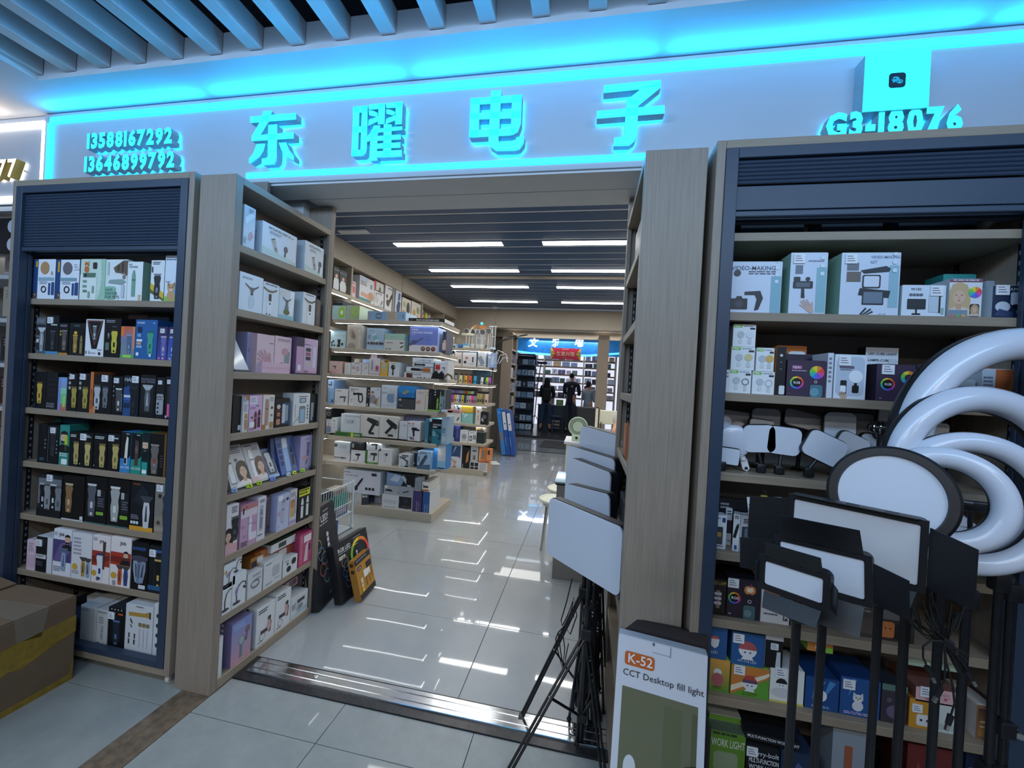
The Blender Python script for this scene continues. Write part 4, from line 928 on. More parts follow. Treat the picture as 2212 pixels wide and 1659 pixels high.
rows('''
197 330 420 | 23272b/15181b | r .03 .3 .97 .92 6d737a;k clip .22 .5 .6 15181c aab;k clip .42 .46 .66 8f9298 55595e;k clip .66 .5 .6 15181c c8ccd2;k clip .88 .44 .66 7a7e84 55595e;r 0 0 1 .18 15181b | clear pack of four clippers on the fifth clipper shelf | .5 .94
332 452 425 D=.11 | 0f0d0d/0a0a0b | k clip .3 .5 .66 8a6a48 c0b090;r 0 .0 1 .03 c8ccd0;q .84 .04 .98 .12 cdd6dc | dark brown curved box with copper clipper
456 574 430 | 0b0d0f/101316 | k clip .3 .5 .7 5a5f66 c8ccd2;q .54 .3 .94 .74 1c2024;q .56 .6 .72 .74 aab0b0;l .6 .36 .9 .56 4 667;q .54 .2 .88 .27 7fae3c;r 0 0 1 .03 4a6a68 | black box with dark chrome clipper and green mark
576 698 445 | 0b0d0f/101316 | k clip .34 .48 .74 a8aaa8 dcdcd8;q .6 .3 .96 .74 1c2024;q .62 .6 .76 .74 aab0b0;l .66 .36 .94 .56 4 667;q .6 .18 .94 .26 7fae3c;r 0 0 1 .03 4a6a68 | black box with pale clipper and green mark
700 828 460 | 14181f/0f1216 | r 0 0 1 .09 d89c2e;y 1f2630 .1 .6 .5 .95 .8 .8 .6 .5;k clip2 .7 .4 .66 c8ccd0 40464c;t .1 .94 .04 a0622c BARBER;i .1 .16 3 1 .12 .1 .06 cdd;l .06 .22 .4 .32 3 889 | black box with orange foot band and V shaped clipper
832 910 470 | 8d8377/6f675e | r 0 .36 1 1 7f7a74;i .35 .76 1 4 .1 .12 .08 2a2a2a;k clip .86 .5 .66 3a3c38 8a8c84;c .3 .22 .12 4a4640;r .05 .05 .9 .14 a09486 | beige box with dark clipper beside the cabinet frame | .35 .92
''', c2, .675, YB1, .10, G % 'fifth')
rows('''
140 188 770 | d6bfcc/c8b4c0 | r .1 .1 .9 .5 ccb0c0;l .2 .6 .8 .9 5 b09aa8 | pale pink box, first on the sixth clipper shelf
190 280 755 S=x | 0e1013/c8ccd2 | r .68 0 1 1 d4d8de;r .02 .38 .62 .5 d8dce0;l .06 .4 .56 .48 2 445;l .06 .16 .5 .3 3 556 | black and white box with label band | .2 .82
282 381 715 | dfe2ea | r 0 .3 1 .78 4a4478;y 6a5c90 0 .3 .6 .3 1 .6 1 .78 .4 .7;k man .78 .74 .36 1a1c22 1a1c22;k clip2 .6 .36 .5 8fa4c0 5a6a88;tb .3 .86 .07 223 JVA;l .04 .86 .24 .94 3 99a;l .06 .08 .5 .2 3 889 | white box with purple picture and man
383 491 735 | d9dade/c4c6cc | k clip2 .6 .28 .42 b09048 444;k clip2 .84 .27 .42 8fa0b8 444;c .18 .26 .13 d0a838;l .08 .5 .5 .9 5 aab;l .06 .1 .4 .18 2 99a | white box with gold seal and two trimmers
493 590 750 | e4dcdc | r 0 .36 1 .68 a03a2c;y 7a2a24 0 .4 1 .5 1 .6 0 .56;k clip .46 .34 .58 d8dce4 2a3a70;y 4a3a38 .62 .3 .72 .3 .76 .9 .6 .86;c .14 .2 .13 c8a030;q .3 .05 .44 .13 556;tb .4 .86 .06 334 JVA;l .06 .88 .3 .96 2 99a | white box with red band and blue edged trimmer
592 703 760 | e6dede | r 0 .44 1 .7 a83a28;y 7a2a24 0 .5 1 .46 1 .6 0 .62;k man .76 .6 .3 1a1c22 1a1c22;k clip2 .5 .24 .4 c8542c 444;k clip2 .8 .24 .4 2f4a8a 444;c .2 .22 .13 c8a030;q .16 .02 .3 .12 99a;tb .46 .86 .07 334 JVA | white box with red band, orange and navy trimmers
705 798 785 | 0f1216/0a0c0f | k clip2 .3 .44 .56 8fa0b8 445 8;k clip2 .5 .42 .56 6a7c98 445;k clip2 .7 .44 .56 7f90a8 445 -8;tb .1 .84 .07 3a6ab0 BARBER;q .5 .04 .9 .12 cfd4da | black box with three fanned clippers
800 895 805 | 151a20/0a0c0f | q .3 .16 .84 .8 22282e;k clip .56 .42 .6 14171b c8a860;r .0 .06 1 .16 2a5a88;q .8 .04 .95 .08 7fc050;r .3 .86 .95 .92 2f5f90 | black window box with gold tipped trimmer | .22 .84
''', c2, .39, YB1, .095, G % 'sixth')
rows('''
430 518 1130 | c2c4c4/b4b6b6 | l .1 .84 .6 .94 2 99a;r .8 0 .83 1 a8aaaa;l .1 .1 .5 .2 3 aab | white worn carton, first on the lowest clipper shelf
519 578 1150 | cccfce/b4b6b6 | t .1 .9 .06 445 PRODUCT;tr .6 .2 .2 556 DETAILS;l .2 .6 .7 .8 3 99a;q .1 .04 .3 .1 334 | white carton with upright lettering
580 670 1140 | 14171d/22272e/2a2f36 | q .2 .2 .8 .8 1a1f26;k clip .5 .4 .6 26303c 5a7aa8;r .6 .84 .9 .88 c0582c;i .2 .96 4 1 .2 .1 .03 ccd | dark box with blue edged trimmer and white tag | .2 .8
672 822 1128 D=.16 | ccd0d6/c4c8ce | y b08a40 .12 .84 .7 .86 .86 .9 .92 .84 .86 .78 .7 .78 .12 .76;r .86 .76 .92 .9 4a4438;k leaf .22 .66 .12 2a2c30 2a2c30 60;k leaf .22 .56 .08 2a2c30 2a2c30 60;k clip2 .16 .36 .1 1c1e22 1c1e22;k clip2 .36 .36 .1 1c1e22 1c1e22;k clip2 .16 .24 .1 1c1e22 1c1e22;k clip2 .36 .24 .1 1c1e22 1c1e22;q .5 .58 .6 .66 8a7450;q .64 .58 .74 .66 8a7450;q .78 .58 .88 .66 8a7450;r .54 .16 .555 .54 aab;r .68 .16 .695 .54 aab;r .82 .16 .835 .54 aab;r .4 .975 .66 .99 556 | large white box with gold clipper laid across
824 882 1120 D=.16 | cfd3d8/c4c8ce | c .4 .78 .17 34383e;c .4 .6 .17 34383e;c .4 .42 .17 34383e;c .4 .24 .17 34383e;y 24282c .86 .5 1 .5 1 .8 .9 .78 | tall white box with column of round icons
470 600 1085 b=1128 d=.12 | b8baba | r .1 .1 .5 .9 c4c6c6 | white carton lying on top at the back of the lowest shelf
604 720 1090 b=1128 d=.12 | bcbec0 | r .1 .2 .7 .8 c8caca | second white carton lying at the back of the lowest shelf
''', c2, .0925, YB1 - .01, .13, G % 'lowest')

XB1 = -1.603; KIND[0] = 'beauty_device_box'
G = 'boxes on the %s shelf of the beauty bookcase'
rows('''
318 396 268 D=.09 | cfdbe4/c4d0da | y f0f6fa .1 .7 .9 .95 .9 .8 .2 .55;y c8a8b0 .4 .2 .6 .16 .9 .3 .7 .42 .5 .36;l .4 .84 .9 .95 4 99a;y 9fb0c0 .0 .1 .2 .05 .3 .2 .1 .25 | tall glossy white box with pink sketch in the bookcase
442 672 418 D=.10 | dbe6ee/c6d2de | l .16 .84 .9 .92 2 556;l .2 .7 .55 .8 3 889;k clip .36 .36 .5 b8b0a8 3a3632 22;k brush .66 .3 .44 3a3c42 55585e -8;y c0d8d4 0 0 1 0 1 .1 0 .26 | large white box with silver and black massage heads | | l .6 .4 .7 .7 3 99a;q .1 .6 .3 .66 334;q .1 .3 .3 .36 334
726 850 520 D=.10 | dbe6ee/c6d2de | l .2 .84 .9 .92 2 556;l .26 .7 .6 .8 3 889;k clip .5 .36 .42 a8a09a 3a3632 16;k brush .8 .3 .42 3a3c42 55585e -8;y c0d8d4 0 0 1 0 1 .06 0 .22 | smaller white box with silver and black massage heads
''', c3, 2.05, XB1, .08, G % 'top', 'X')
rows('''
410 695 190 | dfe9f0/cfdae2 | l .1 .84 .6 .9 2 889;k neck .52 .42 .66 c8dae4 5a646c | white box with neck lifting wand, first on the second bookcase shelf
697 888 295 | dfe9f0/cfdae2 | l .1 .9 .9 .97 1 667;k neck2 .42 .46 .8 e8eef2 6a5c50;q .2 .02 .3 .05 334;q .4 .02 .5 .05 334 | white neck beauty device box with upright wand
880 1072 368 D=.07 | cfe0ee/9ac0c8 | r 0 0 1 .13 8fc4cc;y eef6fc .6 .15 .9 .15 1 1 .7 1;q .05 .78 .4 .95 d8d4cc;k neck .5 .46 .56 5f7678 5a5c58;e .5 .24 .2 .09 5a6a3a | clear windowed box with grey green neck device
1172 1322 415 D=.09 | e2eaf0/cfd8e0 | l .2 .9 .9 .97 1 778;k neck2 .56 .44 .8 e8eef2 5a5450 | white neck wand box with wide white side
1326 1385 490 | 4a4240/383230 | r .2 .1 .8 .9 5a504c;k leaf .5 .5 .3 6a605a 6a605a | thin dark brown book-like box
''', n1, 1.755, XB1, .07, G % 'second', 'X')
rows('''
498 616 880 d=.06 | b9b4d6/a8a4c4 | l .1 .5 .9 .58 2 8a84a8;l .5 .2 .9 .24 1 99a | lilac box standing behind the pink hair tool box
617 828 905 d=.02 | e2c4cc/d4b4bc | k hand .5 .36 .6 c89aa0 b88a90 50;l .7 .76 .95 .8 1 778;y d0a4ac .5 .1 1 .08 1 .14 .5 .16 | pink box with hand drawing on the bookcase
832 1034 930 d=.02 | e4c8d0/d4b4bc | l .15 .86 .95 .94 3 889;y 8fa0a0 .55 .1 .85 .1 .9 .6 .6 .6;e .6 .6 .2 .1 c8a0a8;y 8a6a60 .3 .1 .5 .1 .5 .3 .36 .3 | pink box with green grey bottle
692 1020 1240 D=.05 | dcb8c8/d0acbc | r .02 .48 .98 .52 c8a4b4 | long low pink box lying before the pink boxes
1036 1092 945 d=.03 | 7a5a78/5a4460 | r 0 .76 1 1 3a3450;r .2 .3 .5 .7 9a7a98 | narrow purple box on the third bookcase shelf
1094 1345 950 D=.06 | c8a0c0/6a5070 | r 0 .76 .34 1 2f2f48;r .34 .1 1 1 d0b4d0;r .0 .0 1 .04 2f2f48;q .42 .64 .66 .74 3a3c50;q .42 .52 .66 .62 a06070;q .42 .4 .66 .5 3a3c50;q .42 .24 .66 .36 c8c0c0;q .76 .2 .92 .8 d8d4e4;q .06 .1 .2 .26 e8e8ec;l .36 .8 .7 .84 1 3a5a9a;t .36 .06 .07 7a2a5a hello;k orbit .42 .92 .1 c8b8a0 888 | pink and navy box with row of small pictures
''', n1, 1.465, XB1, .07, G % 'third', 'X')
# silver stand-up display wedge
y0, y1 = Yat(440 + 371 * .18083, XB1, 1.468), Yat(440 + 545 * .18083, XB1, 1.468)
t = thing('display_wedge', 'silver leaning display card with two clippers on the bookcase', 'display', (XB1, y0, 1.466))
m_ = MB('c9cdd2'); m_.prism([(XB1 - .002, y0, 1.475), (XB1 - .002, y1, 1.475), (XB1 - .05, y0 + .03, 1.64), (XB1 - .05, y0, 1.64)], (-.012, 0, 0)); m_.box(XB1 - .09, XB1, y0, y1, 1.466, 1.475, '555a60'); m_.build('card', 'gloss', t)
m_ = MB(); draw(m_, 'k clip .2 .5 .9 55595e 2a2c30;k clip .52 .42 .8 4a4e54 a89060', .07, .11); m_.xf(Matrix.Translation((XB1 - .012, y0, 1.482)) @ Matrix.Rotation(math.radians(-16), 4, 'Y') @ Matrix.Rotation(PI / 2, 4, 'Z')); m_.build('print', 'print', t)
rows('''
205 352 250 D=.07 d=.01 | 14171b | q .6 .06 .9 .2 cdd2d6 | plain black box with small white sticker, first on the fourth bookcase shelf
360 446 240 D=.05 | dcd8d8/c8c4c4 | r 0 .86 1 1 c87a40;q .36 .04 .9 .5 c8a888;k pen .6 .3 .4 b8905c e8d8c0;l .1 .55 .8 .75 4 99a;r .05 .82 .5 .96 8fb4d0 | white box with gold pen and orange corner
452 650 240 | d8b4d4/b890b4 | r .02 .76 .58 .98 e8e0ec;l .08 .8 .5 .94 3 99a;r .5 .7 .76 .72 2a2a30;q .06 .62 .48 .68 c08ab8;k pen .5 .3 .5 6a3a4a c88a90;k pen .78 .34 .52 5a2f40 c88a90;c .22 .38 .07 4a2a38;q .04 .1 .42 .26 eee;t .06 .03 .06 4a1a4a bebe | lilac box with two dark brow pens | 
655 832 232 | e2ddd6/c8a080 | r 0 0 .3 .14 b87a4a;q .2 .1 .5 .88 b09484;k pen .36 .5 .7 b89080 8a6a5c;c .78 .62 .1 4a3a34;c .78 .4 .09 8a8078;q .62 .02 .95 .2 b88a58;l .6 .8 .95 .94 3 889 | white and tan box with rose gold pen
838 1065 285 D=.07 | 16181d/0f1114 | r .45 .1 1 .85 2f4f70;q .48 .14 .7 .8 c4ccd4;q .72 .2 .88 .76 9aa8b4;c .24 .72 .12 d8c8c0;c .24 .46 .12 b87a60;q .1 .1 .36 .3 c08a70;r .02 .58 .42 .61 7a3a3a;r .02 .34 .42 .37 7a3a3a | black and blue box with two silver pens
1112 1365 210 D=.07 | dde0e2/c8ccd0 | q .36 .7 .74 .86 4a5058;q .4 .72 .7 .84 a8c0d0;q .36 .05 .72 .6 7f8488;r .4 .08 .68 .5 9ab8d4;l .3 .88 .9 .92 1 445;i .86 .2 1 5 .1 .1 .06 556;y b8b8b4 0 0 .34 .2 .34 .3 0 .05;tr .14 .25 .05 445 FACIAL CLEANER | white box with raised hanging flap and blue windows
1368 1470 215 d=.02 | 22262c/15181c | q .1 .08 .5 .7 9aa4ac;c .5 .14 .14 15181b;r .55 .5 .75 .95 3a4048 | black box at the rear of the fourth bookcase shelf
''', n2, 1.178, XB1, .06, G % 'fourth', 'X')
t0 = bpy.data.objects[-1] if False else None
rows('''
206 525 1035 t=24 D=.02 | c4c6c8/9a9ea2 | q .06 .1 .34 .86 8f959c;k pen .2 .5 .72 e4e8ec 55595e;k face .74 .32 .6 e8e0dc 1c1816;l .36 .78 .9 .95 4 556;c .56 .64 .06 334 | silver razor card with dark haired woman, leaning back
527 770 1000 t=24 D=.02 | c0c2c6/9a9ea2 | q .24 .16 .46 .88 aab0b6;k pen .35 .5 .7 eef0f2 778088;k face .76 .36 .6 dcd4d0 5a4438;r 0 0 .4 .14 d8b4b4;l .5 .8 .9 .9 3 667;l .12 .9 .6 .96 1 445 | silver razor card with brown haired woman, leaning back
772 930 1080 t=26 D=.025 | 5a7aa4/33476a | q .1 .12 .9 .9 28344a;k clip .5 .55 .72 c0c8d0 2a2e36;r 0 0 1 .1 8fb4dc | blue clear pack with chrome trimmer, leaning back
820 905 890 d=.03 t=8 D=.02 | 4a5a82/33405f | q .1 .4 .9 .6 5a6a94;q .1 .16 .9 .36 5a6a94 | dim blue pack standing behind the blue razor pack
955 1210 880 t=16 D=.025 | 5f7ab4/3f5488 | q .3 .06 .6 .8 9fc0ea;q .34 .7 .62 .96 dce4f0;i .16 .3 1 4 .1 .16 .12 3a4c78;q .68 .08 .92 .76 6a7a9c;k pen .78 .45 .5 3a3a48 8a8a98 | blue razor pack with white label, leaning back
1215 1392 840 D=.06 | b4aed2/9a94ba | k clip .66 .6 .4 7a7494 4a4660;y d09a8c .2 .34 .4 .3 .5 .4 .3 .46;l .4 .86 .8 .92 1 8a84a8;k leaf .6 .26 .2 7a6a78 7a6a78 | lilac box with slim shaver at the end of the fifth bookcase shelf
845 1100 1215 t=55 D=.02 d=.0 | 3a4a66/2a3448 | q .1 .2 .9 .8 4a5c7c;k clip .5 .5 .7 5a6c8c 2a3040 -70 | dark blue pack lying almost flat before the razor packs
''', n2, .893, XB1 - .03, .05, G % 'fifth', 'X')
# little shaver heads along the shelf edge
for i, (px, c, lb, w_) in enumerate(((275, '9fb4d8', 'pale blue', .034), (500, 'b4d238', 'lime green', .034), (645, 'b4d238', 'lime yellow', .026), (850, '7f96dc', 'violet blue', .030), (1080, 'dfe4ea', 'white', .022), (1165, 'dce040', 'bright yellow', .024), (1290, 'a8d84a', 'leaf green', .034), (1425, '16181b', 'black', .034))):
    y = Yat(470 + px * .14465, -1.605, .90); z = .8935
    t = thing('shaver_head', lb + ' shaver head lying on the fifth bookcase shelf edge', 'shaver head', (-1.612, y, z), group='shaver heads along the shelf edge')
    m_ = MB(c); m_.lathe([(.4, 0), (1, .15), (1, .55), (.86, .85), (.5, 1)], (0, 0, 0), 20); m_.v = [(-1.614 + v[0] * .0125, y + v[1] * w_ / 2 * 1.0, z + v[2] * .022) for v in m_.v]; m_.build('cap', 'gloss', t)
    m_ = MB('1a1c20')
    for u in (-.25, .25): m_.cyl((-1.606, y + u * w_, z + .014), (-1.6015, y + u * w_, z + .013), .0028, n=8)
    m_.build('hole', 'col', t)['kind'] = 'stuff'
rows('''
170 345 415 a=-4 | e0dcdc/ccc8c8 | r 0 0 1 .2 d4a8ac;k face .2 .34 .4 d8a8ac 2a2222;k clip .72 .5 .5 2a2c30 5a5c62;l .4 .82 .9 .96 4 667 | white and pink box with woman, first on the sixth bookcase shelf
388 640 405 D=.06 | c8a0bc/a884a0 | r 0 .7 1 .9 d8ccd8;r 0 .88 1 1 c07f80;y 2a2226 .1 .8 .3 .98 .5 .86 .3 .96;k clip .14 .86 .14 2a2226 2a2226;k pen .58 .46 .5 d8e0e8 b0a8b4;c .16 .5 .08 b48aa8;c .86 .5 .08 b48aa8;c .26 .26 .08 b48aa8;q .5 .12 .98 .3 e4dce4;l .06 .04 .5 .14 3 3a2a3a;t .06 .02 .05 2a1a2a beauty | mauve box with white brush on the bookcase
642 770 300 | dcd8e2/c4c0cc | q .28 .22 .66 .8 a8a4b0;q .34 .26 .6 .76 c4c4d0;k pen .47 .5 .46 8a8a98 c8c8d0;l .2 .86 .9 .94 2 556;l .1 .08 .8 .14 1 667 | white box with rounded window and razor
772 862 300 d=.04 | 7a6a70/5f5258 | r .2 .1 .8 .2 6a4a50;l .2 .3 .8 .8 5 8a7a80 | brown box tucked behind the white windowed box
940 1125 260 D=.055 | bfc4e0/a4aace | q .36 .2 .6 .86 8a8a9c;k pen .48 .5 .56 b8bccc 6a6a7a;r .06 .84 .4 .98 e8ecf4;l .1 .4 .3 .56 3 c0909a;q .7 .8 .9 .88 3a3c50;c .16 .12 .07 a8a8c8 | pale blue clear pack with grey razor
1128 1238 190 D=.05 | cfcbd2/a8a8bc | r .1 .24 .66 .72 c8a868;r .1 .5 .66 .7 b88850;r .0 .04 1 .14 a89cc4;q .7 .3 .9 .8 a8a4c0;c .4 .7 .1 6a5a48;l .1 .8 .8 .92 3 778 | pale box with gold picture
1252 1432 175 D=.06 | 14181c/0f1215 | r .06 .78 .98 1 d8d83a;k pen .36 .4 .62 d4dadf 3a3e44;k pen .8 .42 .62 d4dadf 3a3e44;l .1 .8 .94 .98 2 3a3a1a | black box with yellow header and two white pens
''', n3, .61, XB1, .07, G % 'sixth', 'X')
rows('''
146 330 1300 b=1640 | dde2e6/ccd2d6 | k lamp .6 .5 .7 3a3a44 3a3a44;y c8a030 .04 .72 .2 .8 .28 .7 .14 .6;y 8f80b0 .22 .6 .62 .72 .3 .44;t .06 .14 .07 334 LAMP;l .06 .06 .5 .12 1 889 | white lamp box on top, first on the seventh bookcase shelf
''', n3, .333, XB1, .07, G % 'seventh', 'X')
rows('''
105 162 1000 | dde2e6/ccd2d6 | k lamp .55 .5 .8 24262a 24262a;l .06 .06 .6 .14 2 556 | lower white lamp box under the yellow sun box
163 248 935 | dde2e6/ccd2d6 | k lamp .5 .45 .7 3a3a44 24262a;t .06 .1 .1 334 2-IN;y 8f80b0 .2 .5 .5 .7 .3 .3 | white lamp box standing beside the lamp stack
185 226 835 b=925 d=.02 | dde2e6/ccd2d6 | k lamp .4 .5 .8 24262a 24262a | small white lamp box on top of the lamp stack
257 346 925 | d3d7da/c0c4c8 | k orbit .5 .5 .5 778 778;l .3 .8 .9 .9 2 889;l .5 .6 .9 .7 1 889 | small plain white box with faint sketch
276 352 835 b=915 d=.035 | b07a3a/8a5a28 | q .05 .15 .5 .75 3a3230;q .5 .5 1 .9 d0d4d8 | orange and black box at the back of the seventh shelf
300 400 800 z=.085 d=.05 | c4743a/a05c2c | l .4 .3 .95 .6 2 e8c890;q .1 .5 .4 .9 8a8a90 | orange box stacked behind the white boxes
353 464 850 | d6dadd/bfc4c8 | q .46 .3 .86 .72 b4b9be;o .1 .7 .02 .01 334;l .1 .84 .4 .9 1 334;l .6 .16 .95 .2 1 334;l .1 .08 .5 .16 2 889 | white box with grey square window
470 557 840 | d9dde0/bfc4c8 | c .74 .68 .2 2a2c30;c .4 .34 .18 2a2c30;q .24 .62 .36 .76 4a5a44;l .1 .8 .4 .9 1 889 | white box with two black round parts
418 540 780 b=835 d=.045 | b05a38/8a4428 | q .2 .1 .6 .9 c8ccd0 | brick red box under the white lid box
400 548 735 b=778 d=.03 | d6dadd/c8ccd0/4a5a4c | r .3 .2 .6 .8 3a4440 | white lid box lying on top of the brick red box
563 652 690 D=.06 | b84a72/983a5c | r .3 .7 .8 .92 e4dce0;y d8c0cc .34 .1 .6 .1 .62 .7 .44 .6;r .62 .4 .76 .6 4a2a38;tr .2 .1 .12 e8b0c4 CURLING WAND | magenta curling wand box
''', c4, .333, XB1, .07, G % 'seventh', 'X')
rows('''
78 106 1315 | d6dadd/c4c8cc | r .1 .1 .9 .9 dfe3e6 | white box edge, first on the lowest bookcase shelf
156 278 1210 D=.09 | 8c93bc/7a6f96 | g 0 0 1 1 c89aa8 7f94cc;k brush .5 .36 .5 7f90a0 a8b4bc;k brush .76 .6 .34 6a5050 8a6a68 -10;q .42 .1 .5 .4 6a7484;l .1 .8 .7 .94 3 a8b8e0 | blue to pink box with two brushes | | i .4 .84 1 6 .1 .125 .07 d8d0dc
306 419 1125 D=.11 | dcdfe2/d0d4d6 | l .1 .82 .6 .94 2 223;k gun .62 .4 .48 3a3436 2a2426 -90;e .68 .4 .1 .16 c8a4a0;o .34 .2 .16 .02 556;l .1 .06 .4 .1 1 334 | first white callus remover box with rose handle | | i .5 .8 1 4 .1 .2 .09 334
421 514 1045 D=.11 | dcdfe2/d0d4d6 | l .1 .82 .7 .94 2 223;k gun .66 .44 .46 3a3436 2a2426 -90;e .72 .44 .1 .16 c8a4a0;o .34 .2 .16 .02 556;l .1 .06 .4 .1 1 334 | second white callus remover box with rose handle
516 618 1060 D=.1 | d6dade/c4c8cc | c .5 .4 .22 b0b8bc;q .36 .62 .8 .78 4a4e54;q .42 .3 .7 .5 8a9298;y a8c8d8 .0 .1 1 .12 1 .3 .4 .2;l .06 .4 .3 .7 5 778 | white box with round grey device, last on the lowest bookcase shelf
''', c4, .045, XB1, .07, G % 'lowest', 'X')
rows('''
486 560 975 d=.05 z=.16 | a89098/8a747c | r .3 .1 .7 .9 6a5a64;q .6 .2 .9 .9 5a4c5a | dusky pink box behind the second callus remover box
''', c4, .045, XB1, .05, G % 'lowest', 'X')
# the case across the doorway shows only slivers of its goods
for nm_, y_, z_, w_, h_, c_, sp in (('white frame edged box seen at a slant, high in the blank bookcase', 1.60, 2.05, .26, .12, '6a7280', 'q .06 .1 .94 .9 3a4450'), ('second slanted box under the frame edged box', 1.60, 1.755 + .31, .0, 0, '', ''),
                                   ('thin dark tablet lying in the blank bookcase', 1.62, 1.755, .22, .012, '1c2026', ''), ('orange wedge shaped box in the blank bookcase', 1.80, 1.178, .10, .15, 'b06a44', 'r 0 0 1 .1 2a2226'),
                                   ('dark grey pack standing in the blank bookcase', 1.72, .893, .2, .12, '2c3138', 'r .1 .1 .9 .2 4a5058'), ('blue folder in the blank bookcase', 1.72, .61, .2, .235, '1f4f8c', 'r .1 .1 .2 .9 2a62a4')):
    if not h_: continue
    carton(w_, .10, h_, c_, None, sp, nm_, 'box', None, 'blank_box', (.172, y_ + w_, z_ + .0005), (0, 0, -PI / 2))
KIND[0] = 'lamp_box'
# ================================================================== RING LIGHT CABINET: its goods, then the stands before it
r1, r2, r3, r4, d1 = (1540, 480, .3038), (1540, 840, .3038), (1520, 1020, .3128), (1500, 1300, .3219), (1540, 860, .16275)
YR = 1.575
G = 'boxes on the %s shelf of the ring light cabinet'
rows('''
104 478 282 D=.12 | ccd8ea/8fb0aa | tb .02 .84 .08 4a5568 VIDEO-MAKING;l .36 .74 .98 .82 2 556;r .8 .0 .99 .72 7fb0c0;k cam .2 .2 .3 20242a 3a3e44;c .14 .78 .07 24282e;y 24282e .3 .42 .6 .44 .66 .3 .58 .08 .5 .06 .54 .28 .5 .36 .3 .36;i .9 .62 1 5 .1 .13 .06 d4e4ec | wide white VIDEO-MAKING box with camera bracket
530 798 218 D=.14 S=x | ccd8ea/8fb5a8 | r .72 .04 .98 .76 86b4c0;q .1 .88 .34 .98 e4ecf4;r .14 .66 .34 .8 6a7480;k rig .36 .44 .34 24282e 55606c;k hand .5 .14 .26 c8a89c c8a89c 40;l .48 .84 .94 .88 1 99a;i .86 .66 1 5 .1 .13 .06 d4e4ec | tall narrow white video kit box with hand held rig | .22 .9 |
890 1316 218 D=.15 | ccd8ea/8fb5a8 | r .82 .14 .98 .8 8fb8c8;tb .5 .91 .045 7f90a8 VIDEO-MAKING;tb .5 .83 .045 7f90a8 KIT;r .1 .72 .3 .84 6a7078;r .1 .54 .34 .7 6a6058;k mic .58 .54 .5 22262c 20242a 0 d4dcea;r .38 .18 .74 .4 20242a;r .4 .2 .72 .38 6a7a8c;k hand .42 .0 .3 2a2e34 2a2e34 -50;i .9 .72 1 5 .1 .13 .06 d4e4ec;t .66 .02 .03 99a AY-49 | large white VIDEO-MAKING KIT box with lit phone rig | .16 .9
1332 1650 450 D=.1 | d3dfec/b8c8d4 | tb .2 .84 .08 445 W150;k panel .34 .32 .5 2a2e34 16181c;r .62 .16 .84 .74 c0ccda;r .84 .14 .88 .74 16181c;i .2 .7 4 1 .08 .1 .08 667;q .9 .1 .96 .3 8fb0a8 | white W150 panel light box | .78 .82
1666 1906 405 D=.1 | dcdde4/c4ccd4 | r 0 .92 1 1 7a4a5a;l .1 .94 .9 .98 1 e8e4ea;k face .3 .5 .84 d8c8bc c8ac80;rd .78 .66 .2;q .64 .02 .92 .36 20242a;k face .78 .2 .3 c8b8ac b89c70;r 0 .04 .56 .2 7a8fa0;c .12 .05 .06 d86a5a;c .28 .05 .06 5ab06a;c .44 .05 .06 d8a84a | white box with blonde woman and rainbow lamp
1976 2230 452 D=.1 | 23304c/c4d0da | t .42 .84 .1 cfd8e4 LAMP;q .52 .42 .8 .8 b8c4d8;e .3 .36 .22 .16 c4cedc;q .6 .3 .8 .44 14181f;rd .8 .22 .1;y 3a4a70 .05 .1 .6 .02 .6 .2 .2 .3 | dark blue clip lamp box with two white lamps | .26 .86
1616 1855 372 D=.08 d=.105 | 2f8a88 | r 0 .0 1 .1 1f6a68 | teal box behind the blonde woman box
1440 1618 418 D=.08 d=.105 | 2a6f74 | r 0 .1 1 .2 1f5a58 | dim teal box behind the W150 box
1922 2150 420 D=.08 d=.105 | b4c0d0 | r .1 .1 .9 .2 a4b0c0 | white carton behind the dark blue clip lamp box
''', r1, 1.78, YR, .12, G % 'second')
# dim things on the uppermost shelf
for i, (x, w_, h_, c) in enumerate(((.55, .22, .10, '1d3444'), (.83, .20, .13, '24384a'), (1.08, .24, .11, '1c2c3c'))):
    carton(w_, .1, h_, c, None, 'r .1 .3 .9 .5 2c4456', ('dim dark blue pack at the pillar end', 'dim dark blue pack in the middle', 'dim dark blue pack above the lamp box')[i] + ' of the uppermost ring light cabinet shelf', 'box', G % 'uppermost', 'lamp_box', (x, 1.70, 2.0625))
MINI = 'r .02 .86 .4 .98 7fc050;tb .06 .88 .08 f0f8ea MINI;l .46 .88 .94 .94 1 889;q .74 .78 .96 .86 334;k lolly .34 .42 .56 bcc4cc d4dade;%s'
mm = ['k lolly .74 .42 .58 d8e0e8 c8d0d8', 'k lolly .74 .42 .58 d0c890 c8d0d8', 'k lolly .74 .42 .58 d8b060 c8d0d8', 'o .74 .5 .17 .05 8a9098;r .68 .1 .8 .34 c8d0d8', 'o .74 .5 .17 .03 b0b8c4;r .68 .1 .8 .34 c8d0d8']
rows('\n'.join('%s | e2e8ec/ccd4d8 | %s | %s' % (a, MINI % mm[k], b) for a, k, b in (
    ('106 268 1052', 3, 'white and green mini lamp box, bottom of the tall stack'), ('272 434 1064', 4, 'white and green mini lamp box, bottom of the short stack'),
    ('122 294 887 b=1052', 1, 'white and green mini lamp box, middle of the tall stack'), ('300 432 897 b=1062', 2, 'white and green mini lamp box, top of the short stack'), ('136 302 728 b=886', 0, 'white and green mini lamp box, top of the tall stack'))), r1, 1.493, YR, .09, G % 'third')
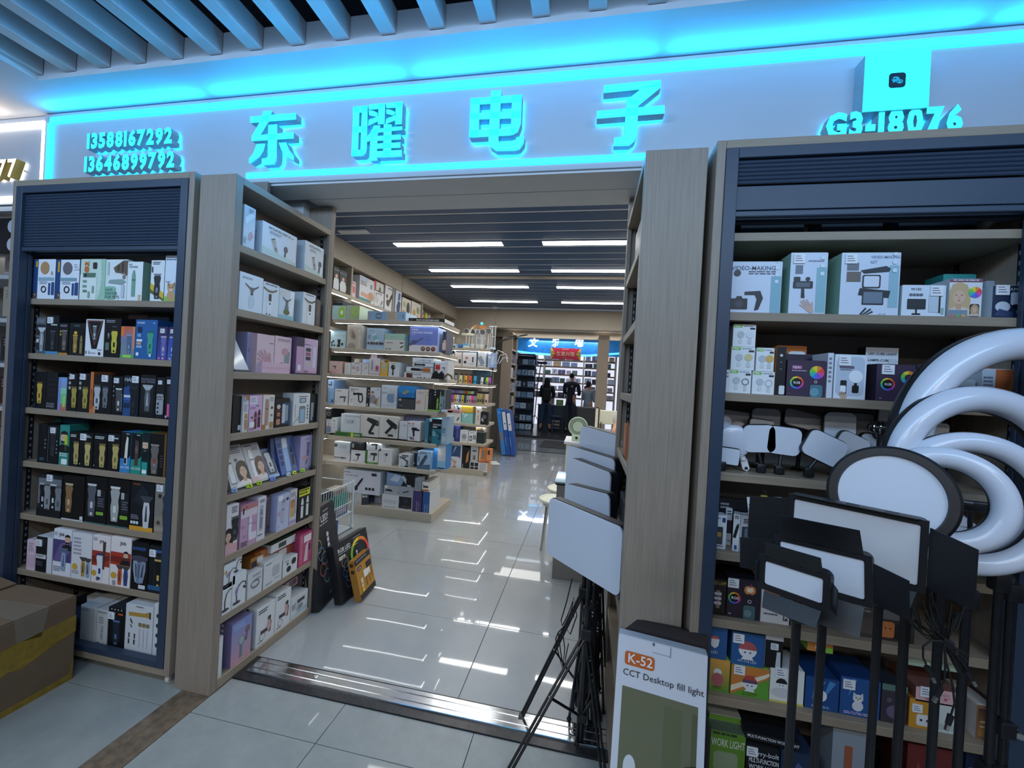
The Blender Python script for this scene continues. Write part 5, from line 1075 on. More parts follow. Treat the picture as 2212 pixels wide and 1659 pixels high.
rows('''
80 104 1050 | dce2e6/ccd4d8 | l .2 .6 .9 .9 2 889 | lowest mini lamp box sliver against the cabinet frame
434 508 886 D=.12 | 14161c/c07838 | c .5 .82 .16 c8ccd4;c .5 .68 .1 667;c .5 .54 .1 667;q .4 .02 .98 .2 d8dce0 | black and orange box beside the mini lamp boxes
515 798 986 D=.12 | 3d2f48/2a2434 | q .12 .76 .38 .86 a85a8a;tb .15 .78 .06 eee MJ-01;l .12 .68 .5 .73 1 b8a8c0;rb .26 .38 .18 .05;c .26 .38 .12 1c1a22;tb .18 .35 .065 eee RGB;rd .76 .68 .19;o .74 .42 .04 .015 cdd4dc;q .6 .0 .92 .34 4a7a8c;c .72 .14 .12 6a9aac;t .06 .06 .03 d0608a lite | dark purple MJ-01 clip fill light box
800 846 930 D=.1 | d0d8e2/c0c8d4 | l .2 .3 .8 .9 6 889 | narrow white box beside the purple MJ-01 box
850 1082 945 D=.12 | d7e0ec/b8c4d0 | q .06 .08 .94 .96 b8c6d8;k lolly .68 .4 .52 e4ecf6 15181c;q .2 .1 .4 .42 20242a;q .2 .14 .38 .3 e8f0f8;k hand .3 .06 .24 c8a890 c8a890 20;i .2 .72 5 1 .09 .1 .06 667;l .18 .64 .6 .67 1 556 | white box with round light on black clip | .3 .86
1150 1432 1015 D=.12 | 3d2f48/2a2434 | rb .3 .46 .19 .05;c .3 .46 .13 1c1a22;tb .22 .43 .065 eee RGB;rb .82 .66 .2 .1;q .7 .0 .96 .34 4a7a8c;t .1 .06 .03 eee lite | dark purple box with rainbow ring lamp | .28 .86
1434 1510 1010 d=.01 | 2c2634/1f1c26 | r .1 .1 .9 .9 332c3c | dark box beside the ring lamp box, partly behind the rings
432 650 882 d=.125 D=.05 | c47434 | q .4 .3 .96 .9 dce2ea | orange topped box behind the black and orange box
1064 1302 893 d=.125 D=.05 | d2dae4/20242a | tb .08 .86 .045 334 LED CUBE LIGHT;tb .08 .74 .045 334 LAMPE-CUBE DEL;tb .08 .64 .045 334 CUBO DE LUZ LED;q .7 .66 .94 .8 c0c8d2 | white LED CUBE LIGHT box standing behind the purple boxes
1646 1860 1120 | cfd6dc/c0c8ce | tr .85 .1 .16 667 LAMP;l .1 .3 .6 .6 2 99a | white box seen through the largest ring light
1895 2230 1050 D=.1 | c4683a/c8ccd4 | r .0 0 .3 1 c8ccd4;y d88a50 .5 .2 .9 .5 .7 .9;l .04 .3 .26 .8 5 778 | orange and white box seen through the largest ring light
1880 2060 960 d=.105 | 3a3e46 | c .5 .7 .3 d07840 | dark box with orange circle seen through the largest ring light
480 800 942 d=.122 D=.04 | 33283e | r .1 .2 .9 .8 3d3048 | dark purple box close behind the MJ-01 box
''', r1, 1.493, YR, .09, G % 'third')

def clip_light(cx, cy, w, h, rot, label, dim=0, clip=None, Yd=0.0, rnd=.22, body='black', m='diff', tilt=0):
    """small square clip-on lamp: frosted face with rounded corners in a thin black case, clip underneath"""
    Y = YR + Yd; c = FY((d1[0] + cx * d1[2], d1[1] + cy * d1[2]), Y); sx = d1[2] * Y / F * 1.17
    w, h = w * sx / 1.06, h * sx / 1.02
    t = thing('clip_light', label, 'lamp', (c.x, Y, 1.2085))
    mx = Matrix.Translation(c) @ Matrix.Rotation(math.radians(tilt), 4, 'X') @ Matrix.Rotation(math.radians(-rot), 4, 'Y')
    R = rnd * min(w, h)
    q = MB(); q.prism([(p[0], 0, p[1]) for p in rr(-w / 2, -h / 2, w / 2, h / 2, R, 5)], (0, .006, 0)); q.xf(mx); q.build('diffuser', m, t)
    q = MB(); q.prism([(p[0], .0062, p[1]) for p in rr(-w / 2 - .003, -h / 2 - .003, w / 2 + .003, h / 2 + .003, R + .003, 5)], (0, .014, 0)); q.xf(mx); q.build('case', body, t)
    if clip:
        e = FY((d1[0] + clip[0] * d1[2], d1[1] + clip[1] * d1[2]), Y - .004); zl = 1.2092
        k = MB(); p0 = mx @ Vector((0, .012, -h / 2 + .004))
        k.tube([p0, ((p0.x + e.x) / 2, Y + .008, (p0.z * .6 + e.z * .4)), (e.x, Y + .004, e.z + .012)], .006, 8)
        k.bevbox(e.x - .016, e.x + .016, Y - .004, Y + .014, max(zl, e.z - .018), e.z + .016, .005); k.bevbox(e.x - .022, e.x + .005, Y + .004, Y + .010, e.z + .010, e.z + .018, .002)
        k.build('clip', 'black', t)
        k = MB(); k.cyl((e.x, Y - .0065, e.z - .004), (e.x, Y - .004, e.z - .004), .006, n=14); k.build('clip_pad', 'rubber', t)
    else:
        k = MB(); p0 = mx @ Vector((0, .012, -h / 2 + .004)); k.cyl(p0, (p0.x, Y + .014, 1.2092), .007, n=8); k.lathe([(.02, 0), (.022, .004), (.012, .01)], (p0.x, Y + .02, 1.2092), 14); k.build('stand', 'black', t)
    return t
clip_light(618, 540, 318, 285, 4, 'square white clip light, left one of the upright pair on black clips', clip=(655, 935), Yd=.02)
clip_light(950, 570, 322, 285, -4, 'square white clip light, right one of the upright pair on black clips', clip=(895, 960), Yd=.02)
clip_light(1490, 668, 385, 275, -24, 'square clip light wrapped in shiny film, turned askew', clip=(1290, 985), Yd=0)
clip_light(1692, 370, 292, 275, 1, 'square grey clip light high above the wrapped one', Yd=.09)
clip_light(1845, 645, 290, 245, -24, 'square clip light leaning behind the black round light', Yd=.06, m='diffwarm')
clip_light(1985, 380, 210, 260, 0, 'dim square clip light beside the glass dome', Yd=.14, m='diffwarm')
clip_light(1210, 290, 360, 190, -14, 'dim square light tipped backwards above the bare shelf', Yd=.14, m='diffwarm', tilt=-30)
clip_light(705, 290, 280, 240, 0, 'tall dim square light behind the upright pair', Yd=.15, m='diffwarm')
clip_light(350, 300, 420, 190, -5, 'grey bubble wrapped panel lying behind the round mirror light', Yd=.17, m='diffwarm', rnd=.08)
clip_light(650, 370, 240, 130, -6, 'small dim light with black wire between the upright pair', Yd=.11)
clip_light(205, 772, 225, 170, -4, 'small rectangular light at the frame below the round mirror light', Yd=-.006, rnd=.1, clip=(120, 900))
clip_light(2180, 600, 270, 180, 0, 'pale square light just above the black round light', Yd=.10)
for cx, cy, w_, h_, lb in ((2570, 330, 440, 440, 'square light standing behind the middle ring light'), (2900, 640, 330, 420, 'grey square light seen inside the second ring light')):
    clip_light(cx - 40, cy - 40, w_, h_, -3, lb, Yd=.08, m='diffwarm', rnd=.1)
# round mirror-like clip light, half round light at the frame, small grey one, glass dome
def round_light(cx, cy, r, label, Yd, m='ringtube', clip=None):
    Y = YR + Yd; c = FY((d1[0] + cx * d1[2], d1[1] + cy * d1[2]), Y); R = r * d1[2] * Y / F * 1.15
    t = thing('clip_light', label, 'lamp', (c.x, Y, 1.2085))
    q = MB(); q.ell(c, (R, .014, R), 28, 10); q.build('diffuser', m, t)
    q = MB(); q.cyl(c + Vector((0, .004, 0)), c + Vector((0, .016, 0)), R * 1.0, R * .94, 28); q.build('case', 'white', t)
    if clip:
        e = FY((d1[0] + clip[0] * d1[2], d1[1] + clip[1] * d1[2]), Y - .006)
        k = MB(); p0 = c + Vector((R * .5, 0, -R * .85)); d_ = (e - p0)
        k.tube([p0, p0 + d_ * .3], .011, 10); k.prism([p0 + d_ * .3 + Vector((-.010, 0, 0)), p0 + d_ * .3 + Vector((.012, 0, .006)), e + Vector((.012, 0, 0)), e + Vector((.004, 0, -.012)), e + Vector((-.010, 0, -.006))], (0, .012, 0)); k.build('clip', 'white', t)
        k = MB(); k.cyl(e + Vector((0, -.002, 0)), e + Vector((0, .001, 0)), .006, n=16); k.build('clip_pad', 'chrome', t)
    else:
        k = MB(); k.cyl((c.x, Y + .01, c.z - R * .9), (c.x, Y + .01, 1.209), .008, n=8); k.build('stand', 'black', t)
round_light(275, 580, 178, 'glossy round white clip light with white clip at the frame', 0.03, clip=(440, 930))
round_light(112, 330, 105, 'round white light half hidden by the cabinet frame', .11)
round_light(330, 420, 92, 'dim round grey light behind the glossy round one', .14, 'diffwarm')
c = FY((d1[0] + 2230 * d1[2], d1[1] + 395 * d1[2]), YR + .07)
t = thing('glass_lamp', 'faceted glass dome lamp beside the rings', 'lamp', (c.x, YR + .07, 1.2085))
q = MB('5a6268')
for i in range(12):
    a0 = 2 * PI * i / 12; q.tube([(c.x + .036 * math.sin(b) * math.cos(a0), YR + .07 + .03 * math.sin(b) * math.sin(a0), c.z + .022 * math.cos(b)) for b in [PI * j / 8 for j in range(9)]], .0032, 6)
q.build('glass_rib', 'chrome', t)['kind'] = 'stuff'
q = MB(); q.ell(c, (.034, .028, .02), 16, 8); q.build('dome', 'black', t)
q = MB(); q.cyl((c.x, YR + .07, c.z - .018), (c.x, YR + .07, 1.209), .01, n=10); q.build('stand', 'black', t)
rows('''
64 152 300 | dfe4ea/c8ccd4 | q .62 .8 .9 .94 2a4a7a;l .1 .86 .5 .94 1 99a;k phone .4 .46 .4 15181c 3a3e44;q .15 .36 .6 .5 b89048;l .2 .05 .9 .1 1 556;r .1 .14 .7 .36 4a4e54 | white microphone pack, first beside the cabinet frame
140 188 250 d=.05 | d4d9e0/c0c4cc | l .2 .8 .9 .94 2 445;k phone .7 .5 .36 5a4a46 3a3a40;r .4 .1 .9 .14 889 | white pack standing behind the first microphone pack
192 240 290 a=-18 | dadfe6/c4c8d0 | k pen .5 .55 .4 15181c 334 -12;q .3 .04 .7 .16 2a5a90;l .2 .86 .9 .96 2 445 | white pack turned at an angle with blue emblem
242 350 308 a=10 | d8dde4/c4c8d0 | r .1 .14 1 .7 3a4046;q .3 .4 .9 .66 6a7888;l .2 .78 .9 .92 3 334;l .2 .04 .9 .1 1 667 | white pack with grey camera picture
86 350 190 d=.06 D=.02 | 15181c | q .5 .3 .8 .6 3a3e44;l .05 .75 .3 .9 2 99a | black hang pack behind the white microphone packs
''', r3, .925, YR, .04, G % 'fifth')
rows('''
46 148 742 D=.1 | 241d1c/1a1516 | t .05 .85 .1 b8a848 LED LAMP;y 8a7a70 .3 .2 .6 .2 .5 .6 .6 .7 .3 .7 .42 .5;i .3 .34 2 3 .26 .13 .09 c8ccd4 | dark brown LED LAMP box with small square icons
152 384 742 D=.12 | 2c2434/1f1a26 | rb .22 .5 .19 .05;c .22 .5 .13 1c1a22;tb .13 .47 .07 eee RGB;k apple .68 .76 .34 d8884a b04a6a;k apple .68 .76 .2 f0e0c0 b04a6a;o .68 .46 .06 .02 cdd4dc;q .5 .0 .86 .36 4a6a70;c .64 .16 .12 6a8a90;t .06 .08 .04 eee lite | dark purple RGB box with apple shaped lamp | .16 .88
388 590 772 D=.1 | d6d8da/c0c2c4 | r .1 .36 1 .62 b8582c;y d07840 .1 .62 .9 .62 .3 .95 .1 .95;q .78 .1 .96 .24 445;tb .82 .13 .09 eee P9;l .1 .18 .7 .24 1 556 | white box with orange lower picture behind the stands
600 800 770 D=.1 | 6a645c | r .1 .3 .9 .8 5a544c | plain grey brown carton behind the tripod poles
1010 1200 870 D=.1 | 4a4440 | r .1 .1 .9 .5 5a504a;l .1 .6 .9 .9 3 8a8078 | dark brown box behind the cable bundle
1205 1420 960 D=.1 | 3e3030/3a3c40 | q .0 .1 .5 .62 c87a44;c .2 .4 .03 3a2018;c .36 .4 .03 3a2018;r 0 .7 1 1 6a6a6a;y 2a2020 .5 .1 .8 .1 .7 .6 .5 .5 | dark box with orange flame lamp face
700 1000 800 D=.1 | 33302e | r .1 .2 .9 .7 3c3836 | dim brown carton in the middle of the sixth shelf
''', r3, .685, YR, .10, G % 'sixth')
rows('''
92 230 388 b=612 D=.11 | d08a3c/8fae50 | g 0 0 1 1 5f8f3a d8a050;c .4 .62 .2 dde2e6;e .4 .4 .3 .2 b0606a;l .2 .12 .7 .2 2 2a4a20 | orange and green globe lamp box against the frame, lower
238 496 440 D=.12 | c8803c/8fae50 | y 5f9f3a 0 0 1 0 1 .7 .3 .2;y e8e0c8 0 .1 .9 .7 1 .8 1 .9 0 .3;k globe .5 .46 .56 5a4a68 dfe4ea;y b04a40 .34 .56 .66 .56 .6 .72 .4 .72;tc .5 .1 .07 2a3a20 LX-704 LED;l .3 .04 .7 .07 1 2a3a20 | orange and green globe lamp box, lower front | .2 .86
498 730 455 D=.12 | e0e4e0/c8ccd0 | k globe .34 .56 .36 20242a dfe4ea;e .34 .3 .3 .14 c8ccd2;r 0 0 1 .06 c8c860 | white and yellow globe lamp box behind the first pole | .3 .88
735 965 515 D=.13 | 1f4a86/17386a | y 4a8ac8 .2 .3 .6 .9 .3 .95;y 4a8ac8 .5 .3 .9 .9 .7 .95;c .45 .45 .2 dfe6f0;l .2 .06 .8 .14 2 9fb8e0 | large blue projector lamp box behind the poles
968 1240 520 D=.13 | 24528f/17386a | y 5a96d0 .2 .5 .4 .95 .3 .98;k pet .45 .4 .5 d4dae4 c4ccd8;l .1 .04 .9 .12 2 c8b8e8 | large blue box with white bear lamp | .2 .82
1244 1420 560 D=.12 | 3a3440/2a2e34 | r 0 .84 1 1 5a7a70;c .5 .3 .3 6a5a78;c .7 .55 .16 8a7a90;c .3 .6 .12 5a5060 | dark sparkling projector box
1432 1600 660 D=.12 | c8902c/8a6420 | q .3 .1 .9 .5 dfe2e0;c .5 .3 .06 334;c .76 .3 .06 334 | yellow box with white duck face | .3 .7
1602 1770 690 D=.1 | cfd6d2 | r .1 .1 .9 .3 b8c4c0 | pale lower box beside the yellow duck box
1880 2010 700 D=.12 | 8a6a50/d0c8c4 | g .1 .1 1 .9 a87a48 5a4038;r .2 .5 .9 .54 d0b898;r .2 .36 .9 .4 d0b898 | brown box with striped sand picture
2020 2150 720 D=.1 | 5a4040 | r .1 .1 .9 .9 6a4a48 | dark reddish box near the cabinet end
94 215 172 b=385 D=.11 | 2a5a94/1f4a7a | c .3 .6 .24 c8605a;y dfe4ea 0 .62 .56 .62 .5 .4 .3 .32 .1 .4;t .1 .16 .09 cfd8e8 LED | blue globe lamp box against the frame, upper
240 464 215 b=432 D=.12 | 2a5a94/1f4a7a | k globe .5 .5 .62 b0585a dfe4ea;tc .5 .1 .075 cfd8e8 MY-718 LED | blue MY-718 LED globe lamp box, upper front | .2 .82
466 590 225 b=445 D=.12 | 15181c/cfd4da | y c4ccd4 .6 .0 .9 .0 .86 .5 .66 .5;r 0 .84 1 1 d4d8de | black box with white cone lamp, upper | .5 .66
1432 1765 395 b=600 z=.205 D=.1 | a8bca8/8a9a8c | c .4 .5 .16 e4e8ec;r .0 .0 1 .06 8a9a8c | pale green box stacked above the pink pig box
1480 1765 590 z=.09 D=.125 | d8b0b4/7a5048 | c .3 .3 .16 b8808a;c .72 .4 .1 b8606a;c .8 .5 .03 334;c .5 .5 .03 334;q .5 .62 .8 .76 c89aa0;l .1 .6 .36 .9 4 667 | pink pig face lamp box behind the poles | .24 .74
755 930 260 b=500 z=.2 D=.1 | d0843c/7fae48 | r .6 0 1 .5 8fc040;l .1 .7 .5 .95 3 667;c .4 .4 .2 dfe4ea | orange and lime box stacked on the blue projector box
''', r4, .41, YR, .10, G % 'seventh')
rows('''
92 330 880 D=.14 | 5f8a2c/b8bcb8/5a6a58 | tb .02 .7 .16 cdd4c4 WORK LIGHT;q .1 .2 .8 .6 8a9a7a;l .06 .9 .9 .98 1 2a3a20 | green WORK LIGHT box, lower front of the bottom shelf
335 560 985 D=.14 | 14161a/22262a | tb .1 .8 .12 cdd4dc Marry-bolt;tb .08 .62 .12 dfe4ea MULTI-FUNCTION;tb .08 .46 .12 dfe4ea WORK LIGHT;q .1 .08 .5 .36 556 | black MULTI-FUNCTION WORK LIGHT box, lower | .16 .88
565 800 1020 D=.12 | 24344f | y 4a5a80 .1 .2 .9 .5 .5 .8;t .1 .1 .1 a8b4cc LIGHT | dark blue box beside the black work light boxes
900 1180 870 D=.1 | 8f98a4/7a838e | q .3 .5 .5 .8 9a5a40;l .3 .3 .9 .4 1 5a6a80 | grey white box with small red emblem behind poles
1400 1740 980 D=.12 | 6a2420/4a1816 | r .4 0 1 .12 d8dce0;y 8a3a30 .1 .1 .5 .5 .2 .8 | dark red box on the bottom shelf behind poles
1790 2000 1010 D=.12 | 1f2a44 | l .1 .6 .9 .8 2 5a6a90 | navy box at the far end of the bottom shelf
92 320 770 b=870 d=.05 D=.1 | 6a9a34/b4bab4 | tb .02 .3 .4 e0e8d8 WORK LIGHT | second green WORK LIGHT box stacked behind
335 700 900 z=.17 D=.13 a=-4 | 14161a/1a1d22 | tb .05 .35 .4 dfe4ea MULTI-FUNCTION WORK LIGHT | long black MULTI-FUNCTION WORK LIGHT box lying on top
''', r4, .0925, YR, .12, G % 'bottom')
# name card in a gold binder clip
t = thing('name_card', 'white name card held by a gold binder clip before the shelf', 'card', (.66, 1.50, .99))
a, b, c_, d_ = (FY((r3[0] + x * r3[2], r3[1] + y * r3[2]), 1.50) for x, y in ((298, 172), (536, 174), (542, 294), (310, 290)))
q = MB(); q.prism([a, b, c_, d_], (0, .0015, 0)); q.build('card', 'white', t)
w_, h_ = b.x - a.x, a.z - d_.z
q = MB(); draw(q, 't .08 .78 .1 334 dongyao;o .86 .8 .07 .02 334;l .06 .5 .66 .6 1 445;l .06 .1 .7 .42 5 778', w_, h_); q.xf(Matrix.Translation((a.x, 1.5, d_.z)) @ Matrix.Rotation(math.radians(1), 4, 'Y')); q.build('print', 'print', t)
q = MB('b09a3a'); e = FY((r3[0] + 420 * r3[2], r3[1] + 178 * r3[2]), 1.498); q.prism([e + Vector((-.011, 0, -.006)), e + Vector((.011, 0, -.006)), e + Vector((.009, 0, .008)), e + Vector((-.009, 0, .008))], (0, .008, 0)); q.build('binder_clip', 'gloss', t)
q = MB(); q.tube([e + Vector((-.006, .004, .006)), e + Vector((-.006, .004, .02)), e + Vector((0, .004, .024)), e + Vector((.006, .004, .02)), e + Vector((.006, .004, .006))], .0008, 6); q.build('clip_wire', 'chrome', t)

# ------------------------------------------------------------------ lights on stands
def stand(t, x, y, ztop, zb=0.0, r=.0105, n=3, spread=.16, knobs=(.5,), lever=None, seed=0, tall=.34):
    """telescopic black stand: lower tube, upper tube, collars with lever clamps, tripod legs"""
    zc = zb + tall
    q = MB(); q.cyl((x, y, zb + .06), (x, y, max(zc, .5 * ztop)), r * 1.18, n=14); q.build('lower_tube', 'blackmetal', t)
    q = MB(); q.cyl((x, y, max(zc, .5 * ztop) - .02), (x, y, ztop), r * .9, n=14); q.build('upper_tube', 'blackmetal', t)
    for i, z in enumerate(knobs):
        q = MB(); q.bevbox(x - r * 1.75, x + r * 1.75, y - r * 1.75, y + r * 1.75, z - .022, z + .022, .004); q.bevbox(x + r * 1.2, x + r * 3.0, y - .008, y + .004, z - .016, z + .012, .004)
        c = q.build('clamp_collar', 'black', t)
        q = MB()
        for dz in (-.009, .006): q.cyl((x + r * 2.3, y - .0105, z + dz), (x + r * 2.3, y - .008, z + dz), .0032, n=10)
        k = q.build('rivet', 'chrome', c); k['kind'] = 'stuff'
        if lever and i in lever:
            q = MB(); q.prism([(x - .004, y - .016, z + .004), (x + .05, y - .018, z - .006), (x + .054, y - .018, z - .014), (x + .03, y - .017, z - .017), (x - .006, y - .016, z - .008)], (0, .005, 0)); q.build('lever', 'chrome', c)
    q = MB(); q.cyl((x, y, zc - .02), (x, y, zc + .015), r * 1.9, n=14); q.build('hub', 'black', t)
    q = MB(); q.cyl((x, y, zb + .07), (x, y, zb + .095), r * 1.8, n=14); q.build('slide_collar', 'black', t)
    for k in range(n):
        a = 2 * PI * k / n + seed; fx, fy = x + spread * math.cos(a), y + spread * math.sin(a)
        l = MB(); l.tube([(x + .016 * math.cos(a), y + .016 * math.sin(a), zc), (fx, fy, zb + .012)], .0062, 8); L = l.build('leg', 'blackmetal', t)
        l = MB(); l.tube([(x + .016 * math.cos(a), y + .016 * math.sin(a), zb + .083), (x + spread * .55 * math.cos(a), y + spread * .55 * math.sin(a), zb + .012 + (zc - zb) * .45)], .0042, 6); l.build('brace', 'blackmetal', L)
        l = MB(); l.ell((fx, fy, zb + .009), (.011, .011, .009), 10, 6); l.build('rubber_foot', 'rubber', L)

def frame_axes(TL, TR, Yr, ang):
    """vertical plane through the right upper corner at depth Yr whose level direction (to its left end) leaves at ang degrees"""
    R_ = FY(TR, Yr); d = Vector((-math.cos(math.radians(ang)), math.sin(math.radians(ang)), 0)); n = Vector((-d.y, d.x, 0))
    if n.y > 0: n = -n
    L_ = FP(TL, R_, n)
    return L_, R_, d, n

def barn_light(px, TL, TR, BR, Yr, ang, label, flaps, pole_top_drop=.02, knobs=(.45,), lever=None, psu=None, seed=0.0, sheet='diff'):
    L_, R_, d, n = frame_axes(TL, TR, Yr, ang); B_ = FP(BR, R_, n); h = R_.z - B_.z
    u = (R_ - L_); w = u.length; u.normalize(); v = Vector((0, 0, 1)); v = (v - u * v.dot(u)).normalized()
    O = L_ - v * h                                     # lower left corner of the lit face
    c = O + u * w / 2
    P = lambda a, b, k=0.0: O + u * a + v * b + n * k
    Y = (c - n * .03)
    x, y = Xat(px, Y.y, .75), Y.y
    t = thing('panel_light', label, 'lamp', (x, y, 0))
    q = MB(); q.prism([P(*p) for p in rr(0, 0, w, h, .004, 2)], -n * .004); q.build('diffuser', sheet, t)
    q = MB(); q.prism([P(p[0], p[1], -.0045) for p in rr(-.013, -.013, w + .013, h + .013, .014, 4)], -n * .024); q.build('case', 'black', t)
    q = MB()
    for (a0, b0, a1, b1) in ((-.013, -.013, w + .013, -.001), (-.013, h + .001, w + .013, h + .013), (-.013, -.001, -.001, h + .001), (w + .001, -.001, w + .013, h + .001)): q.prism([P(a0, b0, .003), P(a1, b0, .003), P(a1, b1, .003), P(a0, b1, .003)], -n * .0072)
    q.build('bezel', 'black', t)
    for side, ln, an, tp in flaps:                     # barn doors: side, length, opening angle out of the face plane, taper
        ca, sa = math.cos(math.radians(an)), math.sin(math.radians(an))
        if side in 'tb':
            b0 = h + .014 if side == 't' else -.014; sg_ = 1 if side == 't' else -1
            p = [P(0, b0, .004), P(w, b0, .004), P(w - tp * w, b0 + sg_ * ln * ca, .004 + ln * sa), P(tp * w, b0 + sg_ * ln * ca, .004 + ln * sa)]
        else:
            a0 = w + .014 if side == 'r' else -.014; sg_ = 1 if side == 'r' else -1
            p = [P(a0, 0, .004), P(a0, h, .004), P(a0 + sg_ * ln * ca, h - tp * h, .004 + ln * sa), P(a0 + sg_ * ln * ca, tp * h, .004 + ln * sa)]
        nn = (p[1] - p[0]).cross(p[2] - p[0]).normalized()
        q = MB(); q.prism(p, nn * .0022); q.build('barn_door', 'black', t)
    q = MB()
    for a in (.2, .5, .8): q.cyl(P(w * a - .012, h + .013, .001), P(w * a + .012, h + .013, .001), .004, n=8)
    q.build('hinge', 'blackmetal', t)['kind'] = 'stuff'
    zt = O.z - .018
    q = MB(); q.tube([P(w / 2, -.005, -.028), Vector((x, y, zt)), Vector((x, y, zt - .03))], .009, 10); q.bevbox(x - .016, x + .016, y - .016, y + .016, zt - .05, zt - .01, .004); q.build('yoke', 'black', t)
    stand(t, x, y, zt - .02, r=.0095, knobs=knobs, lever=lever, seed=seed)
    if psu:
        z0, z1 = psu; q = MB(); q.bevbox(x - .016, x + .024, y - .032, y - .012, z0, z1, .005); q.build('power_box', 'black', t)
    return t
barn_light(1706, (1654, 1211.4), (1778, 1250.8), (1777, 1304.6), 0.92, 38, 'small black barn door panel light, lowest of the three on stands', (('t', .034, 20, .02), ('b', .036, 38, .04), ('r', .035, 66, .0), ('l', .010, 80, .1)), knobs=(.33, .52), psu=(.40, .53), seed=.3)
barn_light(1764, (1686, 1168.6), (1866.6, 1211.4), (1868, 1296), 0.97, 37, 'middle sized black barn door panel light between the other two', (('t', .058, 22, .02), ('b', .062, 30, .03), ('r', .072, 40, .04), ('l', .07, 25, .05)), knobs=(.49, .30), lever=(), psu=(.52, .60), seed=1.1)
barn_light(1885, (1717, 1078), (1989, 1135), (1987, 1266.5), 1.02, 36, 'largest black barn door panel light with grey lit face', (('t', .012, 80, .02), ('b', .055, 40, .05), ('r', .095, 48, .06), ('l', .085, 20, .08)), knobs=(.28,), seed=.6, sheet='diffwarm')
# round panel light with black rim
def face_axes(c):
    n = (Vector((0, 0, EYE)) - c).normalized(); u = Vector((-n.y, n.x, 0)).normalized(); v = n.cross(u)
    if v.z < 0: u, v = -u, -v
    return u, v, n
c = FY((1921, 1072), 1.13)
u, v, n = face_axes(c); Rd = .121
t = thing('round_panel_light', 'round black rimmed panel light above the barn door lights', 'lamp', (Xat(1944, 1.15, .75), 1.15, 0))
disc = lambda r, k, N=56: [c + (u * math.cos(2 * PI * i / N) + v * math.sin(2 * PI * i / N)) * r + n * k for i in range(N)]
q = MB(); q.prism(disc(Rd * .80, .004), -n * .006); q.build('diffuser', 'diff', t)
q = MB(); N = 56
prof = ((Rd * .80, .004), (Rd * .82, .012), (Rd * .95, .012), (Rd, .004), (Rd, -.018), (Rd * .9, -.026))
rings = [disc(r, k, N) for r, k in prof]; vs = [p for R_ in rings for p in R_]
q._add(vs, [(j * N + i, j * N + (i + 1) % N, (j + 1) * N + (i + 1) % N, (j + 1) * N + i) for j in range(len(prof) - 1) for i in range(N)], None, True); q._add(rings[-1], [tuple(range(N))[::-1]]); q.build('rim', 'black', t)
xs = Xat(1944, 1.15, .75)
q = MB(); q.tube([c - v * Rd * .9 - n * .02, (xs, 1.17, c.z - Rd - .03), (xs, 1.15, c.z - Rd - .07)], .009, 10); q.build('yoke', 'black', t)
stand(t, xs, 1.15, c.z - Rd - .05, knobs=(.36, .24), seed=.9)

def ring_light(pc, Y, R, r, px, label, seed=0.0, turn=0.0, knobs=(.4,), lever=None, holder=False):
    c = FY(pc, Y); dep = c.x * RC[2][0] + c.y * RC[2][1] + (c.z - EYE) * RC[2][2]; R, r = R * dep / F, r * dep / F
    u, v, n = face_axes(c); n = (n * turn + Vector((.187, -.982, 0)) * (1 - turn)).normalized(); u = Vector((-n.y, n.x, 0)).normalized(); v = n.cross(u)
    if v.z < 0: u, v = -u, -v
    N = 72; x = Xat(px, Y + .02, .8); y = Y + .02
    t = thing('ring_light', label, 'lamp', (x, y, 0))
    circ_ = lambda k, rr_: [c + (u * math.cos(2 * PI * i / N) + v * math.sin(2 * PI * i / N)) * rr_ + n * k for i in range(N)]
    q = MB(); q.tube(circ_(0, R - r), r, 16, closed=True); q.build('milky_tube', 'ringtube', t)
    q = MB(); q.tube(circ_(-r * .30, R - r), r * 1.035, 12, closed=True); q.build('back_shell', 'black', t)
    lo = c - v * (R + .004) - n * r
    q = MB(); q.tube([lo, (x, y, lo.z - .03), (x, y, lo.z - .08)], .009, 10); q.bevbox(x - .018, x + .018, y - .016, y + .016, lo.z - .09, lo.z - .04, .005); q.build('tilt_head', 'black', t)
    if holder:
        q = MB(); a = c - v * (R - 2 * r); q.tube([a, c - v * R * .15], .005, 8); q.bevbox(c.x - .03, c.x + .03, c.y - .008, c.y + .006, c.z - .02, c.z + .0, .003); q.tube([c - u * .055, c + u * .05], .006, 8); q.build('phone_holder', 'black', t)
    stand(t, x, y, lo.z - .05, knobs=knobs, lever=lever, seed=seed)
ring_light((2036, 1078), 1.17, 112, 22, 2021, 'smallest ring light on a stand, nearest the round panel', .2, .75, (.30, .47), (1,), True)
ring_light((2096, 1086), 1.215, 152, 22, 2079, 'second smallest ring light, behind the smallest one', .7, .35, (.27, .44), (0, 1), True)
ring_light((2110, 1016), 1.275, 182, 28, 2147, 'middle ring light arching behind the two small ones', .1, .15, (.52, .25), (0,))
ring_light((2212, 970), 1.345, 262, 35, 2176, 'largest ring light rising at the photo edge', .5, .1, (.25, .6), (0, 1))

